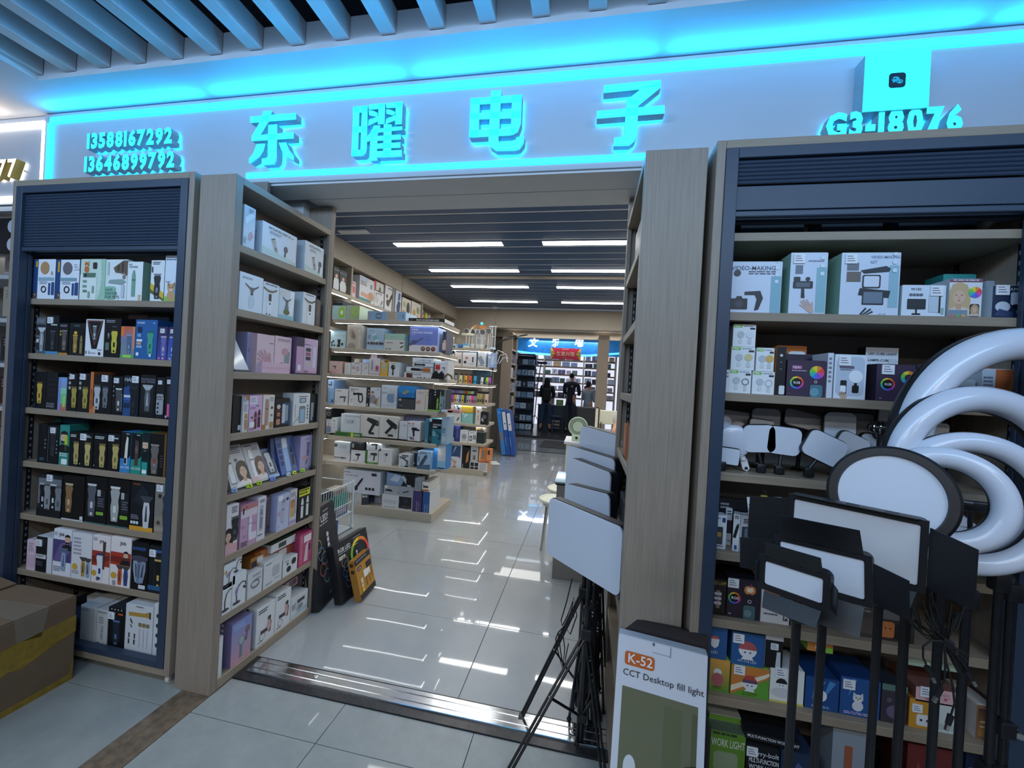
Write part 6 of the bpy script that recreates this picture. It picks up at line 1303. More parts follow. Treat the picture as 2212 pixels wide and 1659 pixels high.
# cable bundle hanging between the stands
t = thing('cable_bundle', 'bundle of thin black cables tied between the ring light stands', 'cable', (.90, 1.18, .6))
rnd = random.Random(5)
tie = FY((2040, 1385), 1.08)
for i in range(26):
    a = FY((1960 + rnd.random() * 60, 1275 + rnd.random() * 70), 1.07 + rnd.random() * .03) if i < 16 else FY((2050 + rnd.random() * 40, 1290 + rnd.random() * 50), 1.07 + rnd.random() * .03)
    m1 = (a + tie) / 2 + Vector((rnd.uniform(-.012, .012), rnd.uniform(-.01, .01), -.012)); e = FY((2065 + rnd.random() * 30, 1415 + rnd.random() * 40), 1.075)
    q = MB(); q.tube([a, m1, tie + Vector((rnd.uniform(-.006, .006), rnd.uniform(-.006, .006), 0)), e], .0019, 6); q.build('cable', 'rubber', t)
q = MB(); q.cyl(tie + Vector((-.01, 0, .006)), tie + Vector((.01, 0, -.006)), .011, n=12); q.build('cable_tie', 'black', t)
def usb(pts, label, end=None):
    P_ = [FY(p, 1.07) for p in pts]; q = thing('usb_cable', label, 'cable', P_[-1])
    m = MB(); m.tube(P_, .0021, 6); m.build('cable', 'rubber', q)
    d_ = (P_[-1] - P_[-2]).normalized(); m = MB(); m.cyl(P_[-1], P_[-1] + d_ * .022, .006, .0052, n=10); m.build('grip', 'black', q)
    m = MB(); m.cyl(P_[-1] + d_ * .022, P_[-1] + d_ * .036, .0042, n=4); m.build('plug', 'chrome', q)
usb([(2040, 1390), (2044, 1430), (2058, 1480), (2062, 1520), (2054, 1545)], 'thin black cable ending in a small plug, hanging longest below the bundle')
usb([(2040, 1390), (2060, 1410), (2078, 1430), (2088, 1448)], 'thicker black cable with silver plug, slanting away below the bundle')
usb([(2036, 1385), (2010, 1384), (1994, 1396), (1994, 1420), (2003, 1440)], 'black cable looping sideways from the bundle')
usb([(2040, 1390), (2042, 1440), (2040, 1470), (2032, 1486)], 'short black cable curling below the bundle')

# ------------------------------------------------------------------ flat lights on tripods in the doorway
def flat_light(TL, TR, h, Yr, ang, px, yp, label, knobs, seed, thick=.042, spread=.07, zs=0):
    L_, R_, d, n = frame_axes(TL, TR, Yr, ang); u = (R_ - L_); w = u.length; u.normalize(); v = Vector((0, 0, 1)); v = (v - u * v.dot(u)).normalized(); O = L_ - v * h
    P = lambda a, b, k=0.0: O + u * a + v * b + n * k
    x, y = Xat(px, yp, .5), yp
    t = thing('flat_panel_light', label, 'lamp', (x, y, 0))
    r = .028
    q = MB(); q.prism([P(*p) for p in rr(0, 0, w, h, r, 5)], -n * .008); q.build('diffuser', 'diff', t)
    q = MB(); q.prism([P(p[0], p[1], -.0085) for p in rr(-.003, -.003, w + .003, h + .003, r + .003, 5)], -n * thick); q.build('case', 'black', t)
    b = P(w * .5, h * .12, -.012 - thick)
    q = MB(); q.tube([b, (x, y, b.z - .04), (x, y, min(b.z - .09, O.z - .02))], .01, 10); q.build('tilt_head', 'black', t)
    stand(t, x, y, b.z - .05, r=.0095, knobs=knobs, seed=seed, spread=spread, tall=.5)
    return t
flat_light((1187, 1074), (1345, 1141), .268, 1.60, 46, 1268, 1.76, 'large flat white panel light, lowest and nearest in the doorway', (.33, .52), .3)
flat_light((1222, 1044.7), (1316, 1069), .20, 1.84, 44, 1283, 1.86, 'flat white panel light just above the nearest one', (.40,), .9)
flat_light((1233, 989), (1318, 1022), .20, 1.96, 58, 1290, 1.93, 'flat white panel light third from the bottom of the group', (.42, .6), 1.4)
flat_light((1226, 961.5), (1327, 993), .36, 2.06, 54, 1276, 2.02, 'flat white panel light second from the top of the group', (.45,), .1)
flat_light((1255, 919), (1344, 944.6), .42, 2.20, 50, 1296, 2.10, 'flat panel light in clear wrap at the top of the group', (.48,), .7)
def folding_stand(base, hub_z, feet, label):
    x, y = base; t = thing('folding_stand', label, 'stand', (x, y, 0))
    q = MB(); q.cyl((x, y, .02), (x, y, hub_z + .10), .011, n=14); q.build('centre_tube', 'blackmetal', t)
    q = MB(); q.bevbox(x - .022, x + .022, y - .022, y + .022, hub_z - .03, hub_z + .02, .006); q.build('hub', 'black', t)
    q = MB(); q.bevbox(x - .02, x + .02, y - .02, y + .02, .10, .135, .006); q.build('slide_collar', 'black', t)
    for fx, fy in feet:
        f = Vector((fx, fy, .008)); h = Vector((x, y, hub_z)); o = Vector((-(fy - y), fx - x, 0)).normalized() * .009
        l = MB()
        for s_ in (-1, 1): l.tube([h + o * s_, f + o * s_], .0055, 6)
        l.box(fx - .012, fx + .012, fy - .012, fy + .012, 0, .02); L = l.build('leg', 'blackmetal', t)
        m1 = h.lerp(f, .48); l = MB()
        for s_ in (-1, 1): l.tube([Vector((x, y, .115)) + o * s_ * .6, m1 + o * s_ * .6], .004, 6)
        l.build('brace', 'blackmetal', L)
        l = MB(); l.cyl(m1 + o * 1.4, m1 - o * 1.4, .004, n=8); l.build('rivet', 'chrome', L)
f0, f1 = FZ((1093, 1682), 0), FZ((1126, 1553), 0)
folding_stand((Xat(1262, 1.70, .3), 1.70), .47, ((f0.x, f0.y), (.14, 1.58), (.13, 1.85)), 'black folding tripod with one leg spread over the steel threshold')
folding_stand((Xat(1254, 1.88, .3), 1.88), .55, ((f1.x, f1.y), (.09, 1.80), (.10, 2.02)), 'black folding tripod with leg spread onto the shop floor')
for nm_, pts in (('looped black cable hanging at the upper tripod collar', [(1236, 1250), (1224, 1300), (1212, 1340), (1214, 1352), (1226, 1330), (1240, 1290), (1246, 1330), (1232, 1370), (1224, 1360), (1238, 1300)]),
                 ('looped black cable hanging lower on the tripod', [(1240, 1330), (1206, 1366), (1200, 1380), (1206, 1410), (1216, 1448), (1220, 1400), (1216, 1372), (1206, 1368), (1210, 1400), (1218, 1450), (1222, 1420), (1228, 1390)])):
    q = tag(MB().tube([FY(p, 1.66 + .004 * i) for i, p in enumerate(pts)], .0024, 6).build('looped_cable', 'rubber'), nm_, 'cable')

# ------------------------------------------------------------------ K-52 box leaning on the blank pillar, dark board behind
A, B = FY((1336.7, 1370), 1.475), FY((1529, 1410), 1.43)
wd_ = (B - A).length; az = math.atan2(B.y - A.y, B.x - A.x); le = math.radians(9)
hz = A.z / math.cos(le)
nv = Vector((math.sin(az), -math.cos(az), 0))
P0 = Vector((A.x, A.y, 0)) + nv * (hz * math.sin(le)) + Vector((0, 0, .0))
carton(wd_, .05, hz - .006, 'd3dae6', 'bcc4d0', 'r .08 .0 .92 .74 6d7058;r .56 0 .76 .7 626a4e;r .86 0 .92 .7 5a6048;q .14 .0 .28 .36 d4dce4;o .21 .36 .07 .01 8a8a6a;e .21 .35 .07 .06 d4dce4;q .52 .0 .66 .30 d4dce4;e .59 .30 .07 .06 d4dce4;y 5a4036 .74 0 .92 0 .92 .44 .84 .44 .78 .36 .77 .28 .76 .22 .78 .2 .76 .14 .8 .1;y 2a211e .78 .36 .8 .44 .92 .46 .92 .3 .86 .34;r .76 .1 .8 .11 8a3a34;q .4 .0 .5 .26 24262a;r .41 .04 .49 .24 7a8078;k hand .74 .03 .16 5a4036 5a4036 30;q .09 .855 .43 .925 c4642c;tb .13 .868 .05 e8ecf0 K-52;t .08 .80 .034 2a2e34 CCT Desktop fill light;r .4 .985 .42 1 556;r .4 .95 .6 .955 b4bcc8;r .6 .945 .605 1 556', 'tall white K-52 desktop fill light box leaning at the blank pillar', 'box', None, 'lamp_box', P0 + Vector((0, 0, .05 * math.sin(le) + .001)), (-le, 0, az))
o_ = carton(wd_ * 1.0, .022, hz + .03, '2b2528', '231e22', 'r .05 .1 .95 .9 2e282c', 'dark brown box leaning between the K-52 box and the pillar', 'box', None, 'lamp_box', P0 - nv * .0565 + Vector((.005, 0, .024 * math.sin(le) + .001)), (-le, 0, az))
KIND[0] = 'appliance_box'
# ================================================================== GOODS INSIDE THE SHOP
k1, k2, k3 = (680, 560, .12055), (680, 740, .12055), (680, 920, .1326)
k4, k5, k6 = (860, 620, .12055), (860, 800, .14464), (660, 1000, .2049)
YG = 3.925
G = 'boxes on the %s shelf of the near gondola'
rows('''
305 553 832 | a9cfd6/9cc0c8 | y 9fd04a .46 .5 .5 .8 .62 .94 .76 .94 .88 .8 .92 .5 .88 .2 .76 .08 .62 .08 .5 .2;e .7 .5 .1 .18 dff0e0;t .06 .84 .1 5a8a94 fit | pale teal box with large lime green ring, first on the near gondola top
557 795 830 | a9bda8/c8dcc8 | o .68 .6 .3 .14 a4d84a;t .12 .12 .16 a4d84a Massager | grey green massager box with lime ring
940 1625 938 | 86add0/a4bcd0 | tr .06 .1 .04 d0808a FITNESS;k orbit .3 .5 .9 5a5a6a 5a5a6a;r .52 .06 .78 .94 c8b8a8;l .53 .1 .77 .9 7 8a8078;k glasses .94 .5 .4 55606c 55606c 90 | long blue fitness box on the near gondola top
318 500 742 d=.12 b=840 | 23282e/2a3038 | r .05 .7 .95 .76 99a | black case lying behind the lime ring boxes
''', k1, 2.065, YG, .28, G % 'top')
rows('''
185 835 562 | 15181b/dfe3e6/d0d4d8 | tb .22 .3 .42 e4e8ea MUSIC BOXING MACHINE;t .05 .3 .4 99a K2;l .05 .75 .2 .85 1 99a | long black MUSIC BOXING MACHINE box on the near gondola
''', k4, 2.065, YG + .004, .30, G % 'top')
rows('''
270 548 1278 | b6d2dc/9fc0cc | r 0 .93 1 1 8fb8d4;t .3 .66 .1 7fb0b8 MASSAGER;y 1c2024 .46 .5 .52 .2 .64 .2 .68 .5;r .46 .08 .66 .2 24282c;y 24282c .7 .3 .74 .16 .84 .16 .86 .3;c .1 .3 .05 24282c;c .2 .4 .05 24282c;c .12 .16 .05 24282c;c .28 .16 .05 24282c | pale blue massager box with black cup shapes
562 832 1185 | c0bab0/d4cfc6 | tr .94 .08 .2 e4e0d8 HAND M;k hand .4 .6 .5 a89888 a89888 200;e .34 .0 .3 .26 96908a;y 8a7a6a .3 .5 .5 .4 .6 .5 .4 .8 | beige hand massager box lettered up its edge
918 1232 1240 | a4bfd8/8fb0cc | l .1 .84 .5 .9 1 7090b0;k jar .5 .56 .4 7fb8c0 c8dce4 25;r .2 .7 .1 .5 88a;c .12 .3 .07 4a5058;c .3 .3 .08 50484c;c .46 .3 .08 6a5a50;c .62 .3 .08 4a4a50;c .8 .3 .08 50484c;c .92 .3 .07 44484c | blue box with teal jar and row of round pictures
1236 1600 1445 D=.2 | cfd0cc/b0c8c0 | l .1 .66 .5 .76 2 445;k leaf .86 .72 .4 24282c 24282c 300;k leaf .88 .36 .4 24282c 24282c 330;c .1 .14 .06 223;c .22 .14 .06 223;c .32 .14 .06 223 | grey white box with black leaf shapes under the mint box
1250 1602 1338 z=.115 D=.2 | 9fc4b4/9ac0c0 | l .3 .4 .7 .5 1 7fa090 | mint green flat box lying on the grey white box
''', k1, 1.752, YG, .26, G % 'second')
rows('''
192 700 720 D=.22 S=x | 7485cc/9fb4e4 | r 0 0 1 .27 d4d0d8;y d4d0d8 0 .2 .1 .27 .16 .34 0 .1;tb .07 .86 .07 eef0f8 HAND;tb .07 .74 .07 eef0f8 FUNCTION TRAINER;l .08 .67 .2 .7 1 dde;y 5a5f86 .0 .22 .2 .3 .5 .56 .44 .58 .3 .46 .1 .46 .0 .3;k orbit .66 .56 .3 6a78b8 6a78b8;c .5 .12 .09 5a3a34;c .68 .12 .09 5a3a34;c .86 .12 .09 5a3034;c .5 .13 .04 d0a878;c .68 .13 .04 d0a878;c .86 .13 .04 d07070;t .8 .29 .035 c8d0f0 ZS-HT1 | large blue HAND FUNCTION TRAINER box
782 850 800 d=.05 | 3a3c4a/55586a | r .1 .1 .9 .5 a07a70;k bust .6 .4 .5 d8b8a8 5a4a40 | dark box with person picture beside the hand trainer box
''', k4, 1.752, YG, .22, G % 'second')
rows('''
250 490 335 | e0c4c4/c89a90 | k gun .42 .54 .34 3a3036 5a4a48;l .6 .86 .9 .94 2 c89098;r 0 .04 .6 .1 d8989c;q .02 .06 .2 .1 4a3034;l .3 .2 .9 .26 1 c8a0a0 | pink massage gun box, first on the third gondola shelf
525 640 366 | dfe3e4/c8ccd0 | k pen .5 .6 .5 ccd8d4 c0ccc8;l .1 .08 .9 .14 1 9ab | plain narrow white box beside the pink massage gun box
646 822 358 | e0e0e4/c8ccd0 | k orbit .66 .5 .4 c080a0 b07090;o .24 .56 .12 .05 6a5040;l .36 .86 .9 .94 2 667;l .1 .1 .8 .16 2 99a;k jar .7 .48 .34 e0b8cc c8a0b4 | white box with pink oval massager
832 956 375 | dfe1e4/c8ccd0 | k brush .5 .52 .5 c8ccd0 a8acb0 -45;o .3 .86 .1 .03 c8a030;l .46 .82 .9 .86 1 667;l .1 .1 .9 .13 1 99a | white box with silver wand and gold mark
962 1162 282 | d4d0d8/c0bcc4 | r 0 .0 1 .04 e0dce0;r 0 .08 1 .1 a03040;k pen .28 .6 .6 9a98a0 b0a8ac;k jar .74 .42 .34 c04878 9a8a94;q .56 .58 .94 .84 dcdce0 | grey box with hanging shaver and pink bottle
1168 1304 325 | e0b040/c89a30 | q .26 .2 .7 .86 c8c0ac;c .48 .66 .28 a8c0cc;q .38 .2 .58 .54 c4ac88;r 0 .9 .5 1 c8ccd0;r .5 .9 1 1 6a5a20 | yellow box with white microphone shape
1312 1510 355 | d3dce4/b8c4d0 | k brush .42 .44 .7 24302e 1c2624 0;c .42 .66 .2 24302e;c .52 .68 .05 d8c8b8;l .2 .86 .7 .92 1 667;i .86 .78 1 5 .1 .13 .05 667 | pale box with dark green handheld massager
282 560 236 d=.14 b=332 | 20302c/1a2624 | r .1 .1 .9 .9 24342f | dark green black case lying behind the pink massage gun box
1004 1116 198 d=.1 b=278 | dcd4e0/c4b8c8 | k pet .5 .4 .6 d8a0d0 c890c0 | small lilac box on top behind the grey shaver box
704 826 292 d=.12 b=352 | e0dcd0/d4c8a8 | r .7 0 1 1 b8a478 | small white and tan box lying behind the massager boxes
850 980 300 d=.12 b=366 | a8c4ec/8fb0e0 | r .1 .2 .6 .8 c0d4f4 | small sky blue box lying behind the silver wand box
''', k2, 1.478, YG, .20, G % 'third')
rows('''
85 500 36 b=148 | d9dbde/c4c8cc | r .08 .1 .3 .9 5a2c28;tb .2 .66 .22 8a8d90 CHARPENER;y 24282c .3 .4 .36 .1 .9 .1 .95 .4 .8 .3 .75 .46 .68 .3 .6 .46 .55 .3 .5 .46 .42 .3;q .34 .18 .5 .34 d9dbde | white knife sharpener box at the bottom of the stack
118 515 -45 b=30 | d8dbe0/b8bcc2 | y 15181b .18 .3 .6 .25 .6 .75 .18 .8;r .62 .1 .92 .9 b07040;r .5 .3 .62 .7 556 | white box with long black torch, third of the stack
212 522 -110 b=-52 | c4d0dc/a8b4c0 | y 2a2e34 .1 .3 .6 .3 .6 .7 .1 .7;c .14 .5 .3 1c2024;c .56 .5 .3 1c2024;q .66 .3 .96 .8 d8e0e8 | pale blue box with black rail picture, second of the stack
212 535 -182 b=-115 | d8dfe8/c0c8d0 | y b8c8d8 .1 .2 .5 .8 .9 .5 .6 .2;q .5 .2 .86 .6 8fa0b8;q .56 .3 .8 .5 dfe4ea | white and blue box on top of the stack
540 735 -135 b=135 d=.02 | dfe0e2/c8ccd0 | r .04 .52 .4 .8 c03a38;r 0 .82 1 .99 cfd6e0;k gun .68 .62 .2 3a3438 3a3438;r .2 .2 .24 .5 c05048;k leaf .7 .28 .14 3a4440 3a4440 300;l .5 .4 .8 .46 2 99a | tall white tool box with red square
''', k5, 1.478, YG, .2, G % 'third')
t = thing('knife_sharpener', 'black knife sharpener standing before the tall white tool box', 'tool', (Xat(860 + 560 * .14464, YG, 1.48), YG, 1.478))
x = t.location.x; q = MB(); q.prism([(x - .05, YG - .01, 1.4785), (x + .09, YG - .01, 1.4785), (x + .085, YG - .01, 1.53), (x + .06, YG - .01, 1.56), (x + .03, YG - .01, 1.53), (x + .0, YG - .01, 1.565), (x - .03, YG - .01, 1.53)], (0, .05, 0)); q.build('body', 'black', t)
q = MB(); q.tube([(x + .09, YG, 1.50), (x + .13, YG, 1.535), (x + .17, YG, 1.515), (x + .18, YG, 1.485)], .011, 8); q.build('handle', 'kraft', t)
t = tag(MB('b4dc28').lathe([(.10, 0), (.13, .03), (.132, .034), (.12, .03)], (0, 0, 0), 20).xf(Matrix.Translation((-1.63, YG + .12, 1.4785)) @ Matrix.Scale(.7, 4, (0, 1, 0))).build('lime_tray', 'gloss'), 'lime green tray at the corner of the third gondola shelf', 'tray')
rows('''
225 334 822 | 8ab4e0/7aa4d0 | i .3 .86 1 6 .1 .15 .05 eef4fc;y 3a5a8a .6 .1 .9 .1 .95 .3 .7 .3 | sky blue box with column of icons, first on the fourth gondola shelf
232 336 668 b=818 | a4c4ec/8fb4dc | k gun .5 .5 .6 26303c 26303c -90;r 0 .5 1 .55 8fa8c8 | pale blue massage box on top of the sky blue box
346 590 838 | dcdee2/c4c8cc | k gun .66 .44 .5 5a5e64 24282c;l .12 .84 .5 .92 2 556;c .12 .2 .03 c04040;l .1 .4 .9 .42 1 b8bcc4 | white box with grey massage gun
602 914 798 | dfe1e4/20242a | tb .1 .84 .075 445 MASSAGE;tb .1 .74 .075 445 GUN;k gun2 .56 .46 .56 1c2024 1c2024;l .1 .3 .4 .33 1 99a;i .14 .2 1 2 .1 .1 .05 889;l .3 .06 .9 .1 1 aab | large white MASSAGE GUN box with looped handle
918 976 810 | 24262e/20242a | c .6 .86 .2 c8b8b0;k bust .6 .6 .3 5a5460 3a3438;r .1 .03 .5 .16 dfe0e4 | dark spine of the picture box beside the massage gun box
978 1166 812 | d3dce4/c0c8d0 | k bust .24 .5 .6 9a94a0 3a342e;y 8a7c74 .3 .2 .7 .1 .9 .5 .7 .46;y c4b49c .6 .06 .9 .06 .9 .6 .76 .5;q .68 .88 .84 .96 8fa0b0 | white picture box with person using a massager
1180 1460 770 | d0dae6/b8c8dc | k jar .64 .42 .7 7f98b8 c4d0dc;r .5 .68 .7 .74 c8d0d8;y b8c8dc .84 .3 .94 .26 .98 .5 .8 .6;t .1 .86 .06 7a8aa0 PRO;l .06 .62 .4 .7 3 8fa0b8;i .1 .1 4 1 .1 .1 .04 aab | pale blue box with hanging bottle and jar
''', k2, 1.143, YG, .22, G % 'fourth')
rows('''
2 246 428 | 3a3f46/2a2e34 | r .24 .0 1 1 44484e;r .4 0 .42 1 33373c;r .6 0 .62 1 33373c;l .04 .24 .26 .4 2 99a;q 0 .8 .16 1 c8c4b4 | dark grey box under the bright blue box
2 246 240 b=412 D=.26 | 2f8ad0/3a90d8 | r 0 0 1 .45 2a72b8;y c4b878 .3 .5 .24 .34 .4 .3 .62 .56 .56 .7;y 8a8a50 .3 .42 .36 .36 .6 .6 .52 .64;l .8 .1 .94 .14 1 8fc0f0 | bright blue box with gold shaver lying on sand picture
252 398 292 | d4cac4/c0b4ac | y c8a89c .1 .3 .4 .3 .5 .5 .2 .46;l .2 .8 .8 .9 2 a89c94;k hand .3 .4 .3 c8a090 c8a090 -80 | beige box with hand picture beside the dark grey box
400 442 310 | d4d0b8/b8b49c | i .7 .8 1 5 .1 .14 .06 8a8a70 | narrow cream side box
444 604 286 D=.1 | 181b1f/22262a | i .6 .76 1 5 .1 .12 .06 e8ecec;l .1 .3 .3 .8 8 445;k pen .86 .36 .5 8fb84a 3a5a2a | black box with column of white icons
606 692 290 d=.01 | 2a343c/30383f | k clip .4 .4 .7 7fa0b0 4a5a64;r .1 .1 .2 .9 c0d060;r .9 0 1 1 c8ccd0 | blue grey box with clear trimmer picture
''', k5, 1.143, YG, .2, G % 'fourth')
for i, (x, c, lb) in enumerate(((430, '8fc060', 'flat green package'), (640, 'd0d8e4', 'flat silver package'), (735, 'd89c98', 'flat pink package'))):
    xx = Xat(860 + x * .14464, YG - .02, 1.15)
    q = tag(MB(c).bevbox(xx, xx + .13, YG - .02, YG + .08, 1.1435, 1.1435 + .016 + .008 * i, .004).build('flat_package', 'gloss'), lb + ' lying at the corner of the fourth gondola shelf', 'package')
rows('''
198 288 1375 b=1620 | d3dae4/bcc4d0 | k bust .5 .4 .7 7f90b8 8a9ac0;l .1 .8 .9 .95 3 99a | white box with blue figure, first on the fifth gondola shelf
202 288 1182 b=1370 | 1c2024/15181c | o .5 .5 .36 .08 8a8e94;l .1 .9 .9 .96 1 aab | black box with ring picture on top of the blue figure box
290 392 1350 b=1620 | cdd0d4/e0e4e8 | k brush .5 .8 .2 5a4030 5a4030 60;i .5 .4 1 2 .1 .2 .06 445 | grey white box with brown brush
455 802 1285 b=1640 D=.24 | d2dae4/c8d4e0 | tb .22 .86 .08 8a94a8 CUUM CLEANER;q .16 .5 .8 .76 c4ccd8;q .3 .54 .6 .7 b0b8c8;r .58 .56 .62 .7 445 | white vacuum cleaner box with faint outline drawing
806 1140 1300 b=1690 D=.24 | d6d4d0/c4c0b8 | k dryer .62 .5 .7 24282c 55585c -20;y 24282c .46 .12 .5 .22 .74 .22 .78 .12 | first grey white box with black cordless blower
1144 1480 1330 b=1712 D=.24 | d6d4d0/c4c0b8 | k dryer .56 .48 .68 24282c 3a3034 -35;y 24282c .46 .08 .5 .18 .74 .18 .78 .08;i .9 .3 1 4 .1 .08 .04 667 | second grey white box with black cordless blower
''', k2, .808, YG, .24, G % 'fifth')
rows('''
8 132 772 b=1030 | d2d6de/c0c4cc | t .5 .76 .1 667 MG;l .1 .1 .9 .14 1 bbc | white box beside the second blower box
136 325 770 b=1055 D=.16 | dcdde0/bfc4ca | k gun .56 .5 .5 1c2024 1c2024 90;q .3 .54 .74 .7 1c2024;y 5a7a98 .1 .2 .3 .02 .5 .2;y b87878 .3 .1 .6 .02 .5 .2;l .1 .74 .5 .8 2 99a;i .1 .9 2 1 .3 .1 .1 c08888 | white box with black heat gun and coloured attachments
70 388 680 d=.13 | 3a3a4e/2f3040 | r .05 .5 .95 .9 55557a;x .5 .5 .3 fff;l .3 .6 .9 .8 2 c8ccd8 | dark violet box standing behind the heat gun box
392 446 732 D=.2 | 3f8aa8/357a98 | i .3 .1 1 2 .1 .08 .04 d8c060;r .2 .2 .8 .9 3a80a0 | teal spine of the dark brush box
450 632 728 D=.14 | 1c2a30/4a98b0 | r .24 0 1 .6 2f7a8c;r .24 .6 1 1 15181b;tb .3 .74 .07 e4ecf0 CLEANING BRUSH;l .3 .62 .7 .7 1 e4ecf0;l .3 .3 .6 .5 4 bcd4dc;k vac .82 .36 .34 24444e 24444e;tr .16 .1 .06 c8ccd0 CLEANER;q 0 .88 .2 1 d4dade | black and teal cleaning brush box
636 722 705 d=.01 | 9fb8cc/8aa8c0 | l .1 .4 .8 .6 3 5a6a7c;q .1 .1 .9 .3 c0ccd8 | grey blue spine at the end of the fifth gondola shelf
''', k5, .808, YG, .2, G % 'fifth')
t = carton(.30, .10, .045, '3f7a3c', '356a34', 'r .62 0 .72 1 d8d040;tb .74 .3 .4 e4f0e0 ARMEDA;r .1 .3 .5 .7 2f5f30', 'green and yellow flat box lying before the vacuum cleaner box', 'box', G % 'fifth', 'appliance_box', (Xat(680 + 330 * .1326, 3.90, .81), 3.90, .8087))
rows('''
312 568 440 D=.2 | d3d5da/c0c4ca | y 8a8e96 0 .3 .5 .3 .6 .42 .5 .5 0 .5;y 2f3338 .46 .3 .7 .34 .8 .4 .7 .46 .46 .5;l .1 .8 .5 .9 2 aab | white box with grey hand vacuum, first on the sixth gondola shelf
312 568 262 b=436 D=.2 | c4ccd4/b4bcc4/dfe8ec | y 5a5e66 .0 .5 .2 .5 .22 .8 .0 .8;r .3 .4 .8 .8 b0bac4 | pale box on top of the grey hand vacuum box
582 812 400 | dcdee2/c8ccd0 | k dryer .5 .5 .5 1c2024 1c2024;i .2 .16 3 1 .12 .1 .08 334;l .1 .82 .7 .9 1 99a;c .86 .1 .03 334;q .76 .86 .86 .94 c0d0b0 | white box with black hair dryer under the black box
592 806 225 b=398 D=.2 | 20222a/1c1e24 | k dryer .66 .5 .6 3a3c46 4a4c56;q .06 .2 .2 .6 a8acb4;q 0 .84 .3 1 c8ccd2 | black box with dim dryer on top of the white dryer box
818 848 402 | 4a8a3c/3f7a34 | r .1 .1 .9 .9 3f7a34 | green spine beside the white and green dryer box
850 1026 405 | dce0de/c8ccc8 | r 0 0 1 .15 4a8a3c;k dryer .6 .56 .6 3a3f42 3a3f42;t .1 .56 .07 667 MODEL;t .1 .46 .07 667 T69;l .1 .05 .6 .1 1 dfe8dc | white and green box with hair dryer
838 1075 240 b=400 D=.2 | dfe2e6/c8ccd0 | k gun .6 .5 .8 3a4048 1c2024;i .14 .74 1 3 .1 .26 .16 24282c;l .1 .06 .5 .1 1 99a | white box with silver massage gun on top of the green box
1032 1250 385 D=.18 | d8dadc/c8ccce | k brush .5 .5 .6 c4c8cc d8dcde;c .58 .68 .1 24282c;c .5 .68 .07 8a8e92;r .2 .05 .8 .08 c8ccce;q .08 .9 .16 .94 445 | white box with silver fan dryer
''', k3, .535, YG, .22, G % 'sixth')
rows('''
2 172 1255 D=.15 a=-5 | dadcde/b8bcc0 | r .28 .86 .9 .96 445;r .06 .74 .7 .82 445;r .1 .66 .6 .72 556;k vac .66 .4 .7 445058 24282c 0;y a8c8d8 .1 .0 .5 0 .5 .16 .2 .16;k pen .9 .3 .4 5a6068 445058 25 | white box with grey hand vacuum, in front on the sixth gondola shelf
276 480 1210 D=.12 a=-4 | a4c0dc/8fb0d0 | y 4a6a8a 0 0 1 0 1 .3 0 .2;k pen .46 .52 .7 3a4450 6a7a8a -30;k pen .56 .5 .6 4a5460 6a7a8a -30;r .1 .4 .16 .7 1c2a3a;l .06 .84 .7 .94 2 55708c;q .04 .88 .2 1 d8e0e8 | pale blue box with two slanted wands
180 274 1180 d=.08 | 2a2e34/23272c | tb .1 .8 .1 c8ccd0 VACUUM;c .5 .2 .2 c0c4c8 | dark box tucked behind the pale blue wand box
512 700 1090 d=.05 D=.18 | 3f86c4/2f76b8 | r .36 0 1 1 c8ccce;r .36 0 1 .34 8fc0d8;i .44 .06 6 1 .09 .1 .05 334;i .2 .7 1 2 .1 .3 .05 5a9ad4;q .5 .56 .9 .84 d8d8d4 | tall blue and white cleaner box at the corner
395 510 1120 d=.12 | 4a90d0/3a80c0 | r .1 .1 .3 .9 3a80c0 | blue box behind the pale blue wand box
''', k5, .535, YG, .2, G % 'sixth')
rows('''
800 1120 345 b=505 | d6d8dc/c4c6ca | r .56 .2 .98 .98 1f2226;tb .06 .56 .09 8a8fa0 FOR DRY & WET USE;l .06 .44 .5 .5 1 99a;i .1 .2 5 1 .08 .1 .06 667;e .8 .3 .16 .12 3a3e44;o .78 .7 .12 .02 667 | long white dry and wet vacuum box on the plinth
1122 1218 300 b=555 D=.16 | 4a3a6c/3f3260 | tr .5 .1 .1 d0c8e0 CORDLESS CLEANER;tr .7 .2 .08 c0b8d4 MULTI FUNCTION | purple spine of a cleaner box at the plinth corner
1226 1300 305 b=558 D=.3 S=x | 2a5a94/c8ccd0 | tr .4 .1 .12 d4dcea STEAM CLEANER;tr .75 .1 .12 d4dcea STEAM CLEANER | blue spine of a cleaner box at the plinth corner | | r 0 0 1 .3 4a90c8;q .1 .2 .4 .7 8a9098;q .5 .3 .9 .9 b0b4b8
510 585 325 b=478 | c4c6c6/b8bab8 | q .3 .0 .9 .5 b0b4b8;r 0 .0 .6 .3 9fb4c0 | grey white box under the car vacuum box, beside the cart
588 655 330 b=470 a=25 | 3a4048/30363d | i .2 .8 2 4 .4 .22 .16 d0d4d8 | dark box with white icons turned at an angle under the car vacuum box
722 805 340 b=440 d=.12 | b8b0b8/a8a0a8 | t .3 .7 .1 667 STEAMER;i .3 .3 2 2 .3 .3 .16 d4d0d4 | lilac grey steamer box at the back of the plinth
655 720 335 b=450 d=.14 | 4a5060/404654 | r .1 .1 .9 .9 505668 | slate box at the back of the plinth
''', k6, .0905, YG - .005, .22, G % 'bottom')
